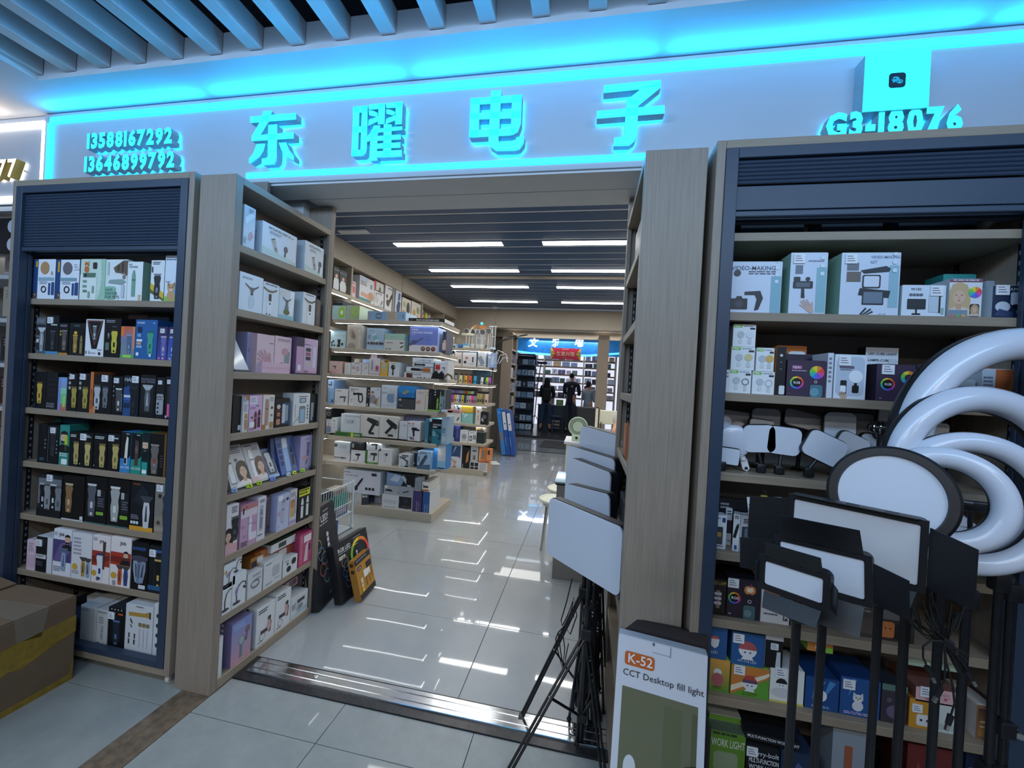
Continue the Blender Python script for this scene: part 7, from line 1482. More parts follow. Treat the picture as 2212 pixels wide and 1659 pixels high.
rows('''
392 780 85 b=325 D=.2 | cdd0dc/dce6f0/e8f4fa | l .02 .86 .2 .92 2 445;tb .06 .74 .05 445 VACUUM CLEANER;k pen .44 .46 .56 1c2024 1c2024 -35;e .34 .22 .07 .1 1c2024;q .76 .82 .9 .94 24282c;i .64 .24 3 1 .09 .1 .12 24282c | big white car vacuum cleaner box raised beside the cart
825 1140 252 b=345 D=.2 | a8adb4/9a9ea6 | r .5 .0 1 1 9aa0a8;k pen .74 .5 .8 2a2e34 4a4e54 -70;k brush .5 .3 .4 6a6e74 6a6e74 60;y 2a2e34 .04 .4 .3 .36 .24 .6 .06 .6;q .02 .7 .12 1 d8dcda | grey hand vacuum box on the long white box
850 1148 112 b=275 D=.2 d=.03 | 1c2226/23282c | y 8fa8cc 0 .1 0 1 .5 .92 .6 .5 .5 .1;y c8d4e4 .1 .5 .3 .9 .5 .8 .4 .4;y c4ccd4 .5 .8 .6 .9 .9 .2 .8 .1;r .7 .3 .95 .9 15181b | black box with blue photograph and silver vacuum
1148 1212 165 b=298 D=.1 | 9aa0a8/d4dae0 | q .1 .1 .9 .8 8a9098 | small grey rounded box on the purple spine
1226 1300 205 b=300 D=.3 | dcdad6/d0cec8 | i .16 .7 1 1 .1 .1 .1 24282c;r 0 0 1 .2 c87a44;c .3 .5 .16 24282c;c .6 .5 .16 24282c;c .8 .5 .12 24282c | white cat paw print box on the blue spine | | r 0 0 .3 .3 c87a44;c .3 .6 .12 24282c;c .5 .5 .1 24282c;c .7 .66 .1 24282c
''', k6, .0905, YG - .004, .2, G % 'bottom')

# ---- top shelf of the wall bays (boxes face the aisle)
XW = XL - .02
G = 'boxes on the top shelf of the wall bays'
rows('''
325 425 140 | 1a1c20/24272c | r 0 .86 1 .88 8fb0d0;k bust .5 .4 .7 d4d8dc 2a2a2c | first black box with person in white shirt
432 560 215 | 1a1c20/24272c | r 0 .86 1 .88 8fb0d0;k bust .5 .4 .7 d4d8dc 2a2a2c | second black box with person in white shirt
655 725 400 d=.02 | e0c8c8/d0b8b8 | q .2 .3 .8 .7 d06068;l .1 .8 .9 .92 2 c05058 | white and red box beside the wall upright
790 1050 345 D=.14 | dce0e8/c8ccd8 | r 0 0 .8 .12 3a98a0;l .06 .62 .5 .8 3 5a5048;l .06 .8 .6 .95 3 7fb0d4;e .78 .28 .2 .2 c89878;y d8a890 .1 .2 .6 .14 .6 .34 .1 .36;q .7 .6 .86 .8 8fa0b0 | large white box with plates of food
1056 1225 575 z=0.0 | dfe0e4/c8ccd0 | k bust .2 .5 .6 c8ccd0 4a3a34;l .3 .76 .8 .86 1 445;k leaf .8 .3 .4 3a3c40 3a3c40;r .4 .0 1 .1 a8c8dc | white box with seated person under the red box
1060 1228 420 b=590 D=.12 | d0d4d0/c04048 | k bust .6 .4 .7 5a6a4a 3a3034;r 0 0 .2 1 c84850 | red and white box on top of the seated person box
1245 1395 492 | dddfe4/c4c8cc | l .3 .84 .8 .92 1 445;k leaf .66 .5 .5 24282c 24282c;c .36 .3 .2 50402a;c .24 .56 .12 6a4a3a | tall white box with black slicer
1432 1535 565 | cfdae8/b8c4d4 | y 24406a .3 .0 .8 .1 .9 .5 .5 .6 .2 .3;y 3a5a8a .4 .6 .8 .6 .8 .9 .5 .9 | white box with dark blue jacket picture
''', k1, WZ[0], XW, .12, G, 'X')
rows('''
60 215 215 | d8d2c6/c4bcb0 | e .7 .5 .2 .36 3a3e40;c .2 .2 .16 c89860;q .1 .5 .4 .8 a8b090 | beige kitchen slicer box with dark oval
228 390 285 | d8d2c8/c4bcb0 | c .3 .4 .2 b8a070;c .7 .6 .2 8a9a70;q .5 .1 .9 .3 c8a888 | beige kitchen box with vegetables
''', k4, WZ[0], XW, .1, G, 'X')
bc = ('d86a78', 'c8d84a', 'b8a0d0', '6aa878', 'd88a90', 'b08ac0', '8a8a90', 'c89060')
for i, px in enumerate((470, 540, 600, 660, 705, 745, 785, 812)):
    y = Yat(860 + px * .12055, XW, 2.39); h_ = .24 - .018 * i
    t = thing('water_bottle', ('coral and lime', 'lime lidded', 'lilac tall', 'green handled', 'pink', 'violet', 'grey', 'amber')[i] + ' water bottle in the row on the wall shelf', 'bottle', (XW - .06, y, 2.385), group='water bottles on the wall shelf')
    q = MB(bc[i]); q.lathe([(.034, 0), (.040, .01), (.040, h_ * .72), (.028, h_ * .8), (.026, h_ * .84)], (XW - .06, y, 2.3855), 14); q.build('body', 'gloss', t)
    q = MB(('e8e4e8', '9ac850', 'd8d0e0', '9fd84a', 'e0c8d0', 'c8b8d8', '55585c', '8a6a4a')[i]); q.lathe([(.03, h_ * .84), (.03, h_ * .93), (.012, h_ * .94), (.012, h_)], (XW - .06, y, 2.3855), 12)
    q.build('lid', 'gloss', t)
    if i == 3: q = MB('9fd84a'); q.tube([(XW - .022, y, 2.42), (XW + .01, y, 2.44), (XW + .01, y, 2.52), (XW - .022, y, 2.54)], .006, 8); q.build('handle', 'gloss', t)

# ---- far gondola
YH = 6.10
G = 'boxes on the %s shelf of the far gondola'
rows('''
1475 1585 985 b=1100 | cfdae6/b8c4d0 | q .3 .5 .8 .9 8fb0c8;c .5 .4 .2 7a8a98 | white blue box at the near end of the second far shelf
''', (690, 560, .18535), 1.70, YH, .2, G % 'second')
rows('''
830 1000 1050 | d0d8e0/b8c0cc | q .2 .6 .8 .8 8a90a0;l .1 .2 .8 .4 2 99a | white box, first on the second far gondola shelf
1005 1135 1170 | dcd4d0/c4bcb8 | c .3 .5 .14 c87060;q .6 .2 .9 .5 445 | white box with red spot on the far gondola
1145 1395 1175 | dcdee2/c4c8cc | c .3 .6 .1 c87a60;q .7 .3 .8 .7 445;l .5 .1 .9 .2 1 99a;c .2 .3 .1 334 | wide white box on the second far gondola shelf
1420 1570 1145 | d4dae2/b8c0cc | k phone .4 .4 .5 3a3e44 8a9ab0 30;i .2 .1 4 1 .18 .1 .06 445;l .2 .84 .8 .92 1 99a | white box with slanted phone picture
1600 1720 1180 | 9fb8e0/8aa4d0 | i .2 .7 1 3 .1 .24 .14 e8eef8;r .5 .2 .9 .8 c8d4e8 | pale blue box with white squares on the far gondola
1030 1140 1030 d=.1 b=1150 | 4a8ad0/3a7ac0 | c .7 .4 .3 223 | bright blue box stacked behind on the far gondola
1150 1250 1010 d=.1 b=1160 | 7fb4e4/6aa0d4 | c .5 .5 .26 334 | sky blue box with dark circle on the far gondola
1255 1430 1050 d=.1 b=1180 | 4a9ac0/3a8ab0 | q .3 .3 .8 .7 8fc4d8;y c8b060 .6 .2 .8 .2 .8 .6 .6 .5 | aqua box with yellow picture on the far gondola
1455 1700 1045 d=.1 b=1140 | 5a6468/50585c | q .05 .2 .45 .9 8a8a6a;q .5 .2 .95 .9 8a9aa8 | grey box with two windows on the far gondola
''', k4, 1.70, YH, .18, G % 'second')
# clippers standing in a row on the third far shelf, more behind clear racks on the fourth
tc = ('e050a0', '8a8e98', 'd8d498', 'e8a840', 'e06038', '48a8d0', 'b8bcc4', '8fc840', 'b04ab0', 'c8b060', 'd8d8d4', '6a8ac8', 'd0c040', '4a4e54', 'a0a4ac', 'c8a8a0')
tn = ('pink', 'grey', 'cream', 'amber', 'orange', 'blue', 'silver', 'lime', 'purple', 'brass', 'white', 'steel blue', 'yellow', 'charcoal', 'nickel', 'rose')
def clipper(x, y, z, h, col, label, group, lean=8):
    t = thing('hair_clipper', label, 'hair clipper', (x, y, z), (-math.radians(lean), 0, 0), group)
    q = MB(col); q.v, q.f = [], []
    w = h * .15
    q.prism([(-w * .7, 0, 0), (w * .7, 0, 0), (w, 0, h * .4), (w * .8, 0, h * .6), (w, 0, h * .82), (-w, 0, h * .82), (-w * .8, 0, h * .6), (-w, 0, h * .4)], (0, h * .16, 0)); q.build('body', 'gloss', t, world=False)
    q = MB('16181c'); q.prism([(-w * 1.1, .001, h * .82), (w * 1.1, .001, h * .82), (w * 1.2, .001, h), (-w * 1.2, .001, h)], (0, h * .1, 0)); q.build('blade', 'col', t, world=False)
    q = MB('20242a'); q.box(-w * .35, w * .35, -.004, 0, h * .16, h * .36); q.build('switch', 'col', t, world=False)
for i, px in enumerate((955, 1030, 1115, 1205, 1285, 1370)):
    clipper(Xat(860 + px * .12055, YH, 1.43), YH, 1.4305, .155, tc[i], tn[i] + ' hair clipper leaning on the third far gondola shelf', 'hair clippers on the far gondola')
for i, px in enumerate((1500, 1590, 1640)):
    clipper(Xat(860 + px * .12055, YH + .02, 1.43), YH, 1.4305, .14, ('d8dce0', 'a8d83a', 'b050c8')[i], ('white', 'lime green', 'violet')[i] + ' hair clipper tilted in the clear stand on the third far shelf', 'hair clippers on the far gondola', 14)
for i in range(12):
    clipper(Xat(860 + (735 + i * 37) * .14464, YH - .01, 1.12), YH - .01, 1.1205, .15, tc[(i + 6) % 16], tn[(i + 6) % 16] + ' hair clipper in the front row of the fourth far shelf', 'hair clippers on the far gondola')
for i in range(10):
    clipper(Xat(860 + (760 + i * 42) * .14464, YH + .13, 1.2), YH + .13, 1.1205, .23, tc[(i * 3 + 2) % 16], tn[(i * 3 + 2) % 16] + ' tall hair clipper in the rear row of the fourth far shelf', 'hair clippers on the far gondola')
for i, px in enumerate((1190, 1225, 1265, 1310)):
    clipper(Xat(860 + px * .14464, YH, 1.12), YH, 1.1205, .20, ('a89868', 'b8a878', '8a8058', 'd8b8a8')[i], ('antique brass', 'pale brass', 'dark brass', 'rose pink')[i] + ' hair clipper at the aisle end of the fourth far shelf', 'hair clippers on the far gondola')
carton(.30, .02, .26, '2a4a60', '1c3040', 'r .06 .1 .94 .9 3a5a70', 'dark blue backing card behind the violet clippers on the far gondola', 'card', None, 'backing_card', (-1.86, 6.30, 1.4305))
rows('''
720 830 530 b=635 D=.1 | d8c8c4/c8b8b4 | c .6 .5 .2 d07050;l .1 .7 .5 .9 2 8aa0c0 | white and orange pack, upper near end of the fifth far shelf
842 936 485 b=640 D=.12 | c8dcea/b4c8d8 | y 2a3e54 .3 .1 .7 .1 .8 .5 .5 .6;c .4 .7 .16 34485c | pale blue box with dark figure on the far gondola
720 935 640 D=.12 | d4dade/c0c4c8 | c .14 .3 .14 334;c .4 .3 .14 334;k leaf .8 .4 .5 24282c 24282c;l .2 .8 .8 .9 1 7aa | white box with black parts under the pale blue box
942 1110 640 D=.14 | 8fc8c4/7ab8b4 | y d8ecea .2 .5 .6 .9 .3 .9;q .0 .84 .2 1 dfe4e4 | aqua box under the yellow box
935 1110 510 b=632 D=.16 | e0b838/d0a830 | l .2 .2 .7 .5 2 f0d880 | bright yellow box on the far gondola
1148 1225 535 D=.1 | d8d4d0/c4c0bc | c .5 .7 .2 c87048;r .4 .2 .6 .5 c89878;o .5 .7 .2 .05 d8987a | white box with orange round picture
1228 1335 620 D=.1 | 1c1e22/18191d | c .5 .6 .3 5a5e66;c .3 .3 .16 8a8e94;q .1 .3 .3 .5 c8ccd0 | black box with round silver pictures
''', k5, .80, YH, .14, G % 'fifth')
rows('''
725 835 815 d=.01 | 3a3266/342c5c | q .3 .2 .6 .8 5a5a8a;c .5 .7 .1 c0b8d0 | dark violet box, first on the sixth far shelf
838 918 820 | 2f3a80/2a3472 | q .3 .2 .7 .7 4a5aa0;c .5 .8 .1 a0b0d8 | navy blue box on the sixth far shelf
920 1040 895 | dbdee2/c4c8cc | k jar .5 .44 .7 8a98b0 c0c8d0;l .2 .86 .8 .94 1 99a | white box with blue jar on the sixth far shelf
1046 1166 915 | dbdee2/c4c8cc | q .12 .16 .44 .6 24282c;q .18 .24 .38 .5 c8ccd0;r .6 .3 .7 .7 24282c;r .8 .3 .9 .7 24282c;l .2 .84 .8 .92 1 667 | white box with black device and two sticks
1168 1278 930 | 24302e/1c2624 | l .2 .3 .8 .5 2 3a4a48 | dark green black box on the sixth far shelf
1160 1300 830 b=925 D=.12 | c8c4b8/b8b4a8 | c .3 .5 .2 c8a040;c .6 .5 .2 8a5a30;q .1 .1 .9 .3 223 | patterned pack on top of the dark green black box
''', k5, .50, YH, .14, G % 'sixth')
rows('''
735 940 1110 b=1480 | c8d4e4/b0bcd0 | r .1 .52 .9 .96 2f4f74;y 8fb0d0 .3 .6 .6 .9 .5 .94;k vac .4 .26 .4 c89a80 8a7060;c .84 .5 .06 c84a40 | tall white and blue box on the far gondola plinth
944 1060 1150 b=1490 | 17181b/1c1e22 | y c88a4a .5 .3 .8 .4 .9 .9 .6 .7;tr .2 .06 .14 e4e8ea SPORT;c .8 .8 .1 8a6a4a | tall black box with orange picture on the far plinth
1062 1330 1375 b=1515 | d8d8da/d08a58 | r .04 .1 .24 .48 24282c;r .04 .54 .24 .94 24282c;r .28 .1 .48 .48 24282c;r .28 .54 .48 .94 24282c;l .56 .2 .94 .9 5 99a | white box with four dark pictures on the far plinth
1075 1190 1135 b=1370 D=.12 | b4b8bc/a0a4a8 | k leaf .5 .7 .3 2a2e34 2a2e34 300;k pet .5 .3 .3 4a4e54 4a4e54 | grey box with dark pictures on the four picture box
1200 1300 1150 b=1370 D=.12 a=10 | d8844a/c87438 | q .4 .2 .8 .8 8a7a70;r .1 .1 .2 .9 f0c8a0 | first orange box on the four picture box
1310 1400 1180 b=1350 D=.1 a=10 | dc8448/c87438 | q .2 .5 .6 .9 4a3a34;q .5 .1 .9 .4 c8a080 | second orange box on the four picture box
''', k5, .0905, YH, .2, G % 'bottom')
# mirrors, cups and lamps on the top of the far gondola
zt = 1.9855
def mirror(px, py, r, label, yb=.0):
    Y = YH + yb; c = FY((860 + px * .12055, 620 + py * .12055), Y); R = r * .12055 * Y / F * 1.0
    t = thing('table_mirror', label, 'mirror', (c.x, Y, zt), group='round mirrors on the far gondola')
    q = MB(); q.cyl(c + Vector((0, .004, 0)), c + Vector((0, .022, 0)), R, n=24); q.build('frame', 'white', t)
    q = MB(); q.cyl(c + Vector((0, 0, 0)), c + Vector((0, .004, 0)), R * .86, n=24); q.build('glass', 'chrome', t)
    q = MB(); q.cyl((c.x, Y + .012, zt + .008), (c.x, Y + .012, max(c.z - R, zt + .01)), .008, n=8); q.lathe([(R * .7, 0), (R * .7, .006), (R * .2, .012)], (c.x, Y + .012, zt), 16); q.build('stand', 'white', t)
for a in ((1330, 810, 62, 'round white mirror, first on the far gondola top'), (1515, 805, 56, 'round white mirror in the middle of the far gondola top'), (1620, 790, 58, 'round white mirror nearest the aisle'), (1410, 800, 50, 'round white mirror behind the first one', .12), (1225, 790, 52, 'dim round mirror at the wall side', .12)): mirror(*a)
for i, px in enumerate((1330, 1415, 1480)):
    Y = YH - .012; x = Xat(860 + px * .12055, Y, zt)
    t = thing('white_cup', ('first', 'second', 'third')[i] + ' small white cup from the wall side along the far gondola top edge', 'cup', (x, Y, zt), group='small white cups on the far gondola')
    q = MB('e0e2e0'); q.lathe([(.03, 0), (.034, .01), (.04, .07), (.037, .07), (.03, .012)], (x, Y, zt), 16); q.build('bowl', 'gloss', t)
    q = MB('e0e2e0'); q.tube([(x + .036, Y, zt + .02), (x + .058, Y, zt + .03), (x + .056, Y, zt + .055), (x + .038, Y, zt + .06)], .005, 6); q.build('handle', 'gloss', t)
rows('''
1340 1420 680 b=750 D=.1 | b08a60/98764e | c .3 .5 .2 d0a060;c .7 .5 .2 8a5a30 | amber patterned tin on the far gondola top
1455 1565 690 b=755 D=.1 | b87a4a/9a6438 | c .3 .5 .16 e0a060;c .6 .6 .16 d05a30;c .8 .3 .14 e8c080 | red and amber patterned tin on the far gondola top
''', k4, zt, YH + .2, .1, 'patterned tins on the far gondola')
for o_ in [o for o in bpy.data.objects if o.get('group') == 'patterned tins on the far gondola']:
    q = MB(); b_ = o_.location.z; q.box(o_.location.x + .01, o_.location.x + .09, o_.location.y + .01, o_.location.y + .09, zt, b_ - .0005); q.build('riser', 'clear', o_)
x = Xat(860 + 1225 * .12055, YH, zt)
t = thing('desk_lamp', 'white desk lamp with flat bar head on the far gondola', 'lamp', (x, YH, zt))
q = MB(); q.bevbox(x - .05, x + .05, YH - .03, YH + .05, zt, zt + .035, .01); q.build('base', 'cream', t)
q = MB(); q.cyl((x + .03, YH + .01, zt + .03), (x + .035, YH + .01, zt + .20), .008, n=10); q.build('arm', 'cream', t)
q = MB(); q.bevbox(x - .09, x + .11, YH - .02, YH + .03, zt + .20, zt + .235, .008); q.tube([(x + .04, YH + .005, zt + .235), (x + .06, YH + .005, zt + .31), (x + .085, YH + .005, zt + .33)], .014, 8); q.build('head', 'cream', t)
x = Xat(860 + 1690 * .12055, YH, zt)
t = thing('gooseneck_rack', 'white wire lamp rack at the aisle end of the far gondola top', 'rack', (x, YH, zt))
q = MB()
for dx in (-.05, -.02, .03): q.cyl((x + dx, YH + .02, zt), (x + dx, YH + .02, zt + .36), .006, n=8)
q.cyl((x - .08, YH + .02, zt + .36), (x + .05, YH + .02, zt + .36), .007, n=8); q.cyl((x - .05, YH + .02, zt + .2), (x + .03, YH + .02, zt + .2), .005, n=8); q.build('rack_frame', 'wire', t)
q = MB(); q.lathe([(.05, 0), (.05, .02), (.02, .03)], (x, YH + .02, zt), 14); q.build('base', 'wire', t)
g = tag(MB('20e0d8').ell(FY((860 + 1500 * .12055, 620 + 655 * .12055), YH + .22), (.022, .022, .022), 14, 8).build('glowing_ball', 'cyanface'), 'small glowing turquoise ball above the patterned tins', 'lamp')
q = MB(); l_ = FY((860 + 1500 * .12055, 620 + 655 * .12055), YH + .22); q.cyl((l_.x, l_.y, zt), (l_.x, l_.y, l_.z - .02), .004, n=8); q.build('stem', 'wire', g)
# gooseneck lamp clipped on the gondola corner
x, y = -1.53, 6.15
t = thing('gooseneck_lamp', 'gooseneck lamp with two black arms and white cables on the gondola corner', 'lamp', (x, y, 1.43))
q = MB(); q.bevbox(x - .06, x + .12, y - .05, y + .05, 1.43, 1.445, .004); q.build('clip_base', 'black', t)
for i, (p1, p2, p3) in enumerate((((1068, 760), (1074, 742), (1098, 728)), ((1070, 758), (1080, 738), (1122, 726)))):
    q = MB(); q.tube([Vector((x + .03, y, 1.445))] + [FY(p, y + .02 * i) for p in (p1, p2, p3)], .007, 8); q.build('arm', 'black', t)
    e = FY(p3, y + .02 * i); q = MB(); q.cyl(e, e + Vector((.12, .03, .03)), .012, n=10); q.build('lamp_head', 'black', t)
for i, pts in enumerate((((1070, 787), (1068, 765), (1076, 757), (1088, 762)), ((1074, 786), (1080, 768), (1092, 764), (1097, 775)), ((1078, 786), (1086, 774), (1094, 772), (1096, 782)))):
    q = MB(); q.tube([FY(p, y - .01 * i) for p in pts], .006, 8); q.build('white_cable', 'wire', t)
# tall blue folders leaning at the far bookcase
for i, (x0, c, lb) in enumerate(((-1.80, '3a86d8', 'light blue tall flat box leaning first beside the far bookcase'), (-1.704, '2a58a8', 'dark blue tall flat box with white label, second at the far bookcase'), (-1.608, '2a58a8', 'dark blue tall flat box with white label, nearest the aisle'))):
    carton(.085, .26, .93 - .02 * i, c, '2450a0' if i else '3f90e0', 'r .1 .56 .9 .96 d8dfe8;c .5 .7 .16 24282c;r .2 .2 .3 .4 8fb0e0' if i else 'q .2 .3 .8 .5 8a7a70;r .1 .9 .9 .94 5aa0e8', lb, 'box', 'tall blue boxes leaning at the far bookcase', 'appliance_box', (x0 + .16, 7.93, .0012 + .085 * math.sin(.17)), (0, -.17, 0), sidespec='l .2 .2 .8 .6 6 c8ccd8;r .3 .6 .7 .9 c8c4a8')
def flat_doc(px, py, z, w, d, a, c, label, cat='paper'):
    p = FZ((px, py), z); q = MB(c); q.box(-w / 2, w / 2, -d / 2, d / 2, 0, .003); o = q.build('paper_sheet', 'print'); o.location = (p.x, p.y, z + .0004); o.rotation_euler = (0, 0, a); return tag(o, label, cat)
flat_doc(1062, 1000, .0, .25, .3, .5, 'dfe0dc', 'white carton sheet lying on the floor beside the far plinth')

# ---- RGB LED boxes leaning at the rear of the beauty bookcase
def leaner(BL, BR, TLy, th, lean, col, spec, label, sidespec='', side=None, top=None):
    A, B = FZ(BL, 0), FZ(BR, 0); w = (B - A).length; az = math.atan2(B.y - A.y, B.x - A.x); le = math.radians(lean)
    back = Vector((-math.sin(az), math.cos(az), 0)); h = .2
    for _ in range(20):
        T = A + back * (h * math.sin(le)) + Vector((0, 0, h * math.cos(le)))
        e = T - Vector((0, 0, EYE)); py = F * (e.x * RC[1][0] + e.y * RC[1][1] + e.z * RC[1][2]) / (e.x * RC[2][0] + e.y * RC[2][1] + e.z * RC[2][2]) + 829.5
        h *= 1 + (py - TLy) * .004
    return carton(w, th, h, col, side or col, spec, label, 'box', 'boxes leaning at the doorway bookcase', 'appliance_box', (A.x, A.y, th * math.sin(le) + .001), (-le, 0, az), sidespec=sidespec, top=top)
RG = 'tb .1 .84 .07 e8ecee RGB LED;l .1 .80 .7 .82 1 c8ccd0;q .1 .71 .28 .77 d4d8da;t .12 .725 .035 223 %s;l .55 .93 .8 .95 1 c8ccd0;t .56 .88 .03 d0d4d6 FC CE;%si .6 .5 1 4 .1 .06 .05 d0d4d8;l .4 .06 .8 .09 2 99a'
leaner((739, 1311), (808, 1251), 1187, .055, 14, '22252b', RG % ('SD-38', 'o .24 .64 .1 .02 8a7a50;o .28 .55 .1 .02 5a6a78;o .24 .46 .1 .02 4a5a88;o .3 .37 .1 .02 667;o .26 .28 .1 .02 556;rb .7 .62 .3 .06;'), 'black RGB LED ring light box, front one of the two leaning boxes', side='191c21')
leaner((690, 1326), (744, 1262), 1120, .055, 11, '1f2228', RG % ('SD-45', 'o .24 .62 .12 .025 9a8a6a;o .3 .53 .12 .025 5a7a98;o .4 .46 .12 .025 9aa8b0;o .3 .36 .12 .025 c86a50;o .4 .27 .12 .025 7a98b0;'), 'black RGB LED ring light box, rear one against the bookcase', side='1a1d22', top='24272d')
leaner((781, 1303), (812, 1267), 1218, .045, 15, 'b8822e', 'r 0 .86 1 1 24262b;r 0 0 1 .14 24262b;l .1 .9 .9 .96 1 8a8e94;q .1 .7 .34 .8 24262b;tb .13 .725 .055 e4e0d8 K-36;r .4 .44 .8 .62 e4e4e0;r .62 .6 .96 .76 24262b;r .5 .2 .52 .44 2a2620;r .7 .24 .72 .5 2a2620;r .88 .3 .9 .56 2a2620;q .16 .38 .3 .5 d8d0b8;q .16 .26 .3 .36 d8c890;q .16 .16 .3 .24 e0c040', 'orange K-36 lamp box leaning before the RGB LED boxes', 'i .5 .74 1 4 .1 .17 .09 3a2c16', 'a87428')

# ---- white wire cart with boxes
xa, xb_, ya, yb_ = -2.56, -2.165, 2.75, 3.52
zr = Zat(1037, xb_, yb_)
t = thing('wire_cart', 'white wire basket cart beside the near gondola', 'cart', ((xa + xb_) / 2, 3.1, 0))
q = MB(); q.cyl((xb_, yb_, 0), (xb_, yb_, zr), .011, n=12); q.build('post', 'wire', t); q = MB(); q.cyl((xa, yb_, 0), (xa, yb_, zr), .011, n=12); q.build('post', 'wire', t)
q = MB(); q.cyl((xb_, ya, 0), (xb_, ya, zr), .011, n=12); q.build('post', 'wire', t); q = MB(); q.cyl((xa, ya, 0), (xa, ya, zr), .011, n=12); q.build('post', 'wire', t)
for z in (zr - .01, zr - .20, zr - .30):
    q = MB(); q.tube([(xb_, ya, z), (xb_, yb_, z), (xa, yb_, z), (xa, ya, z)], .005, 8, closed=True); q.build('rim', 'wire', t)
y = ya + .03
while y < yb_ - .02: q = MB(); q.cyl((xb_, y, zr - .30), (xb_, y, zr - .01), .0028, n=6); q.build('wire', 'wire', t); y += .033
q = MB(); q.box(xa, xb_, ya, yb_, zr - .305, zr - .298); q.build('basket_floor', 'wire', t)
for y in (ya, yb_): q = MB('d8dde0'); q.cyl((xb_ - .006, y, .02), (xb_ + .014, y, .02), .02, n=14); q.build('caster', 'gloss', t)
G = 'goods in the wire cart'
zf_ = zr - .297
for i, (y, w_, h_, c, lb) in enumerate(((2.80, .20, .10, 'c890a8', 'pink flat box low in the wire cart'), (3.02, .22, .10, 'b87c98', 'dark pink flat box low in the wire cart'), (3.26, .2, .10, '5a6a8a', 'slate flat box low in the wire cart'))):
    carton(w_, .13, h_, c, None, 'l .1 .2 .9 .8 3 e0c8d0', lb, 'box', G, 'appliance_box', (xb_ - .012, y, zf_), (0, 0, PI / 2))
for i, (y, w_, lb) in enumerate(((2.79, .22, 'first teal tissue pack in the wire cart from the doorway side'), (3.02, .22, 'middle teal tissue pack in the wire cart'), (3.25, .2, 'teal tissue pack at the far end of the wire cart'))):
    carton(w_, .13, .10, '3f9a88', '357f72', 'r 0 .45 1 .55 2f7a6c;y 2f7f70 .2 .1 .4 .1 .5 .9 .3 .9', lb, 'box', G, 'appliance_box', (xb_ - .012, y, zf_ + .103), (0, 0, PI / 2))
carton(.40, .14, .07, '24272d', '2a2e34', 'r .1 .1 .9 .4 333', 'black box with half ring picture lying on the wire cart', 'box', G, 'appliance_box', (xb_ - .012, 2.80, zf_ + .212), (0, 0, PI / 2), top='2c3036')
q = MB(); draw(q, 'o .5 .5 .4 .12 e8a88a', .2, .14); q.xf(Matrix.Translation((xb_ - .012, 2.92, zf_ + .2845)) @ Matrix.Rotation(PI / 2, 4, 'Z') @ Matrix.Rotation(-PI / 2, 4, 'X')); q = q.build('print', 'print'); q.parent = [o for o in bpy.data.objects if o.get('label', '').startswith('black box with half ring')][0]; q.matrix_parent_inverse = wm(q.parent).inverted()
carton(.2, .12, .05, '9a8f84', None, 'l .1 .2 .8 .8 2 556', 'grey knitted looking pack on the far teal pack', 'box', G, 'appliance_box', (xb_ - .014, 3.24, zf_ + .206), (0, 0, PI / 2))
q = MB(); q.box(xa, xb_, ya, yb_, zr - .455, zr - .448); q.build('lower_shelf', 'wire', t)
carton(.5, .3, .12, '2a4a8c', '24407a', 'l .1 .3 .6 .7 2 8aa0d0', 'blue flat box on the lower level of the wire cart', 'box', G, 'appliance_box', (xb_ - .012, 2.82, zr - .4475), (0, 0, PI / 2))

# ---- on the counter side: fan, photo frame box, papers, chair, sticks
x, y, z = -.10, 4.70, .8505
t = thing('desk_fan', 'small pale green desk fan on the cream counter', 'fan', (x, y, z))
gm = mat('pale_green_plastic', 'c4d4bc', .35, noise=((30, 30, 30), .03, 2))
q = MB(); q.bevbox(x - .055, x + .055, y - .03, y + .05, z, z + .075, .01); q.build('base', gm, t)
q = MB('2a3028'); q.cyl((x, y - .034, z + .04), (x, y - .029, z + .04), .016, n=16); q.build('dial', 'col', t)
c = Vector((x + .01, y, z + .17))
for r_, w_ in ((.104, .008), (.088, .004), (.074, .004)): q = MB(); q.tube([c + Vector((r_ * math.cos(a), -.012, r_ * math.sin(a))) for a in [2 * PI * i / 32 for i in range(32)]], w_, 8, closed=True); q.build('guard_ring', gm, t)
q = MB(); q.cyl(c + Vector((0, .0, 0)), c + Vector((0, .05, 0)), .104, .08, n=28); q.build('housing', gm, t)
q = MB('3a5a38'); q.cyl(c + Vector((0, -.006, 0)), c + Vector((0, -.001, 0)), .098, n=28); q.build('dark_grille', 'col', t)
q = MB(); q.cyl(c + Vector((0, -.016, 0)), c + Vector((0, -.006, 0)), .062, n=28); q.build('hub_cap', gm, t)
t = carton(.06, .05, .15, '15181c', '1c2024', 'q .3 .1 .7 .4 c8ccd0', 'black device standing beside the desk fan', 'device', None, 'charger', (.02, 4.72, .8505))
a, b = FY((1274, 893), 5.3), FY((1292, 918), 5.3)
carton(abs(b.x - a.x), .05, a.z - b.z, 'd8d4dc', 'c4c0c8', 'e .5 .4 .3 .34 8a6a74;e .5 .4 .2 .26 e0d0d8;y 5a3438 .4 .1 .6 .1 .58 .6 .5 .7 .42 .6;l .2 .82 .9 .88 1 99a', 'white box with dark red lantern picture on the cluttered desk', 'box', None, 'appliance_box', (a.x, 5.3, .7505)) if b.z < .9 else None
rnd = random.Random(11)
pc = ('e0c8c4', 'd8b8b0', 'dcdcd8', 'c8a878', 'e4d4d0', '8a6a4a', 'd8c090', 'c89890', 'b8a89a', 'dfe0dc')
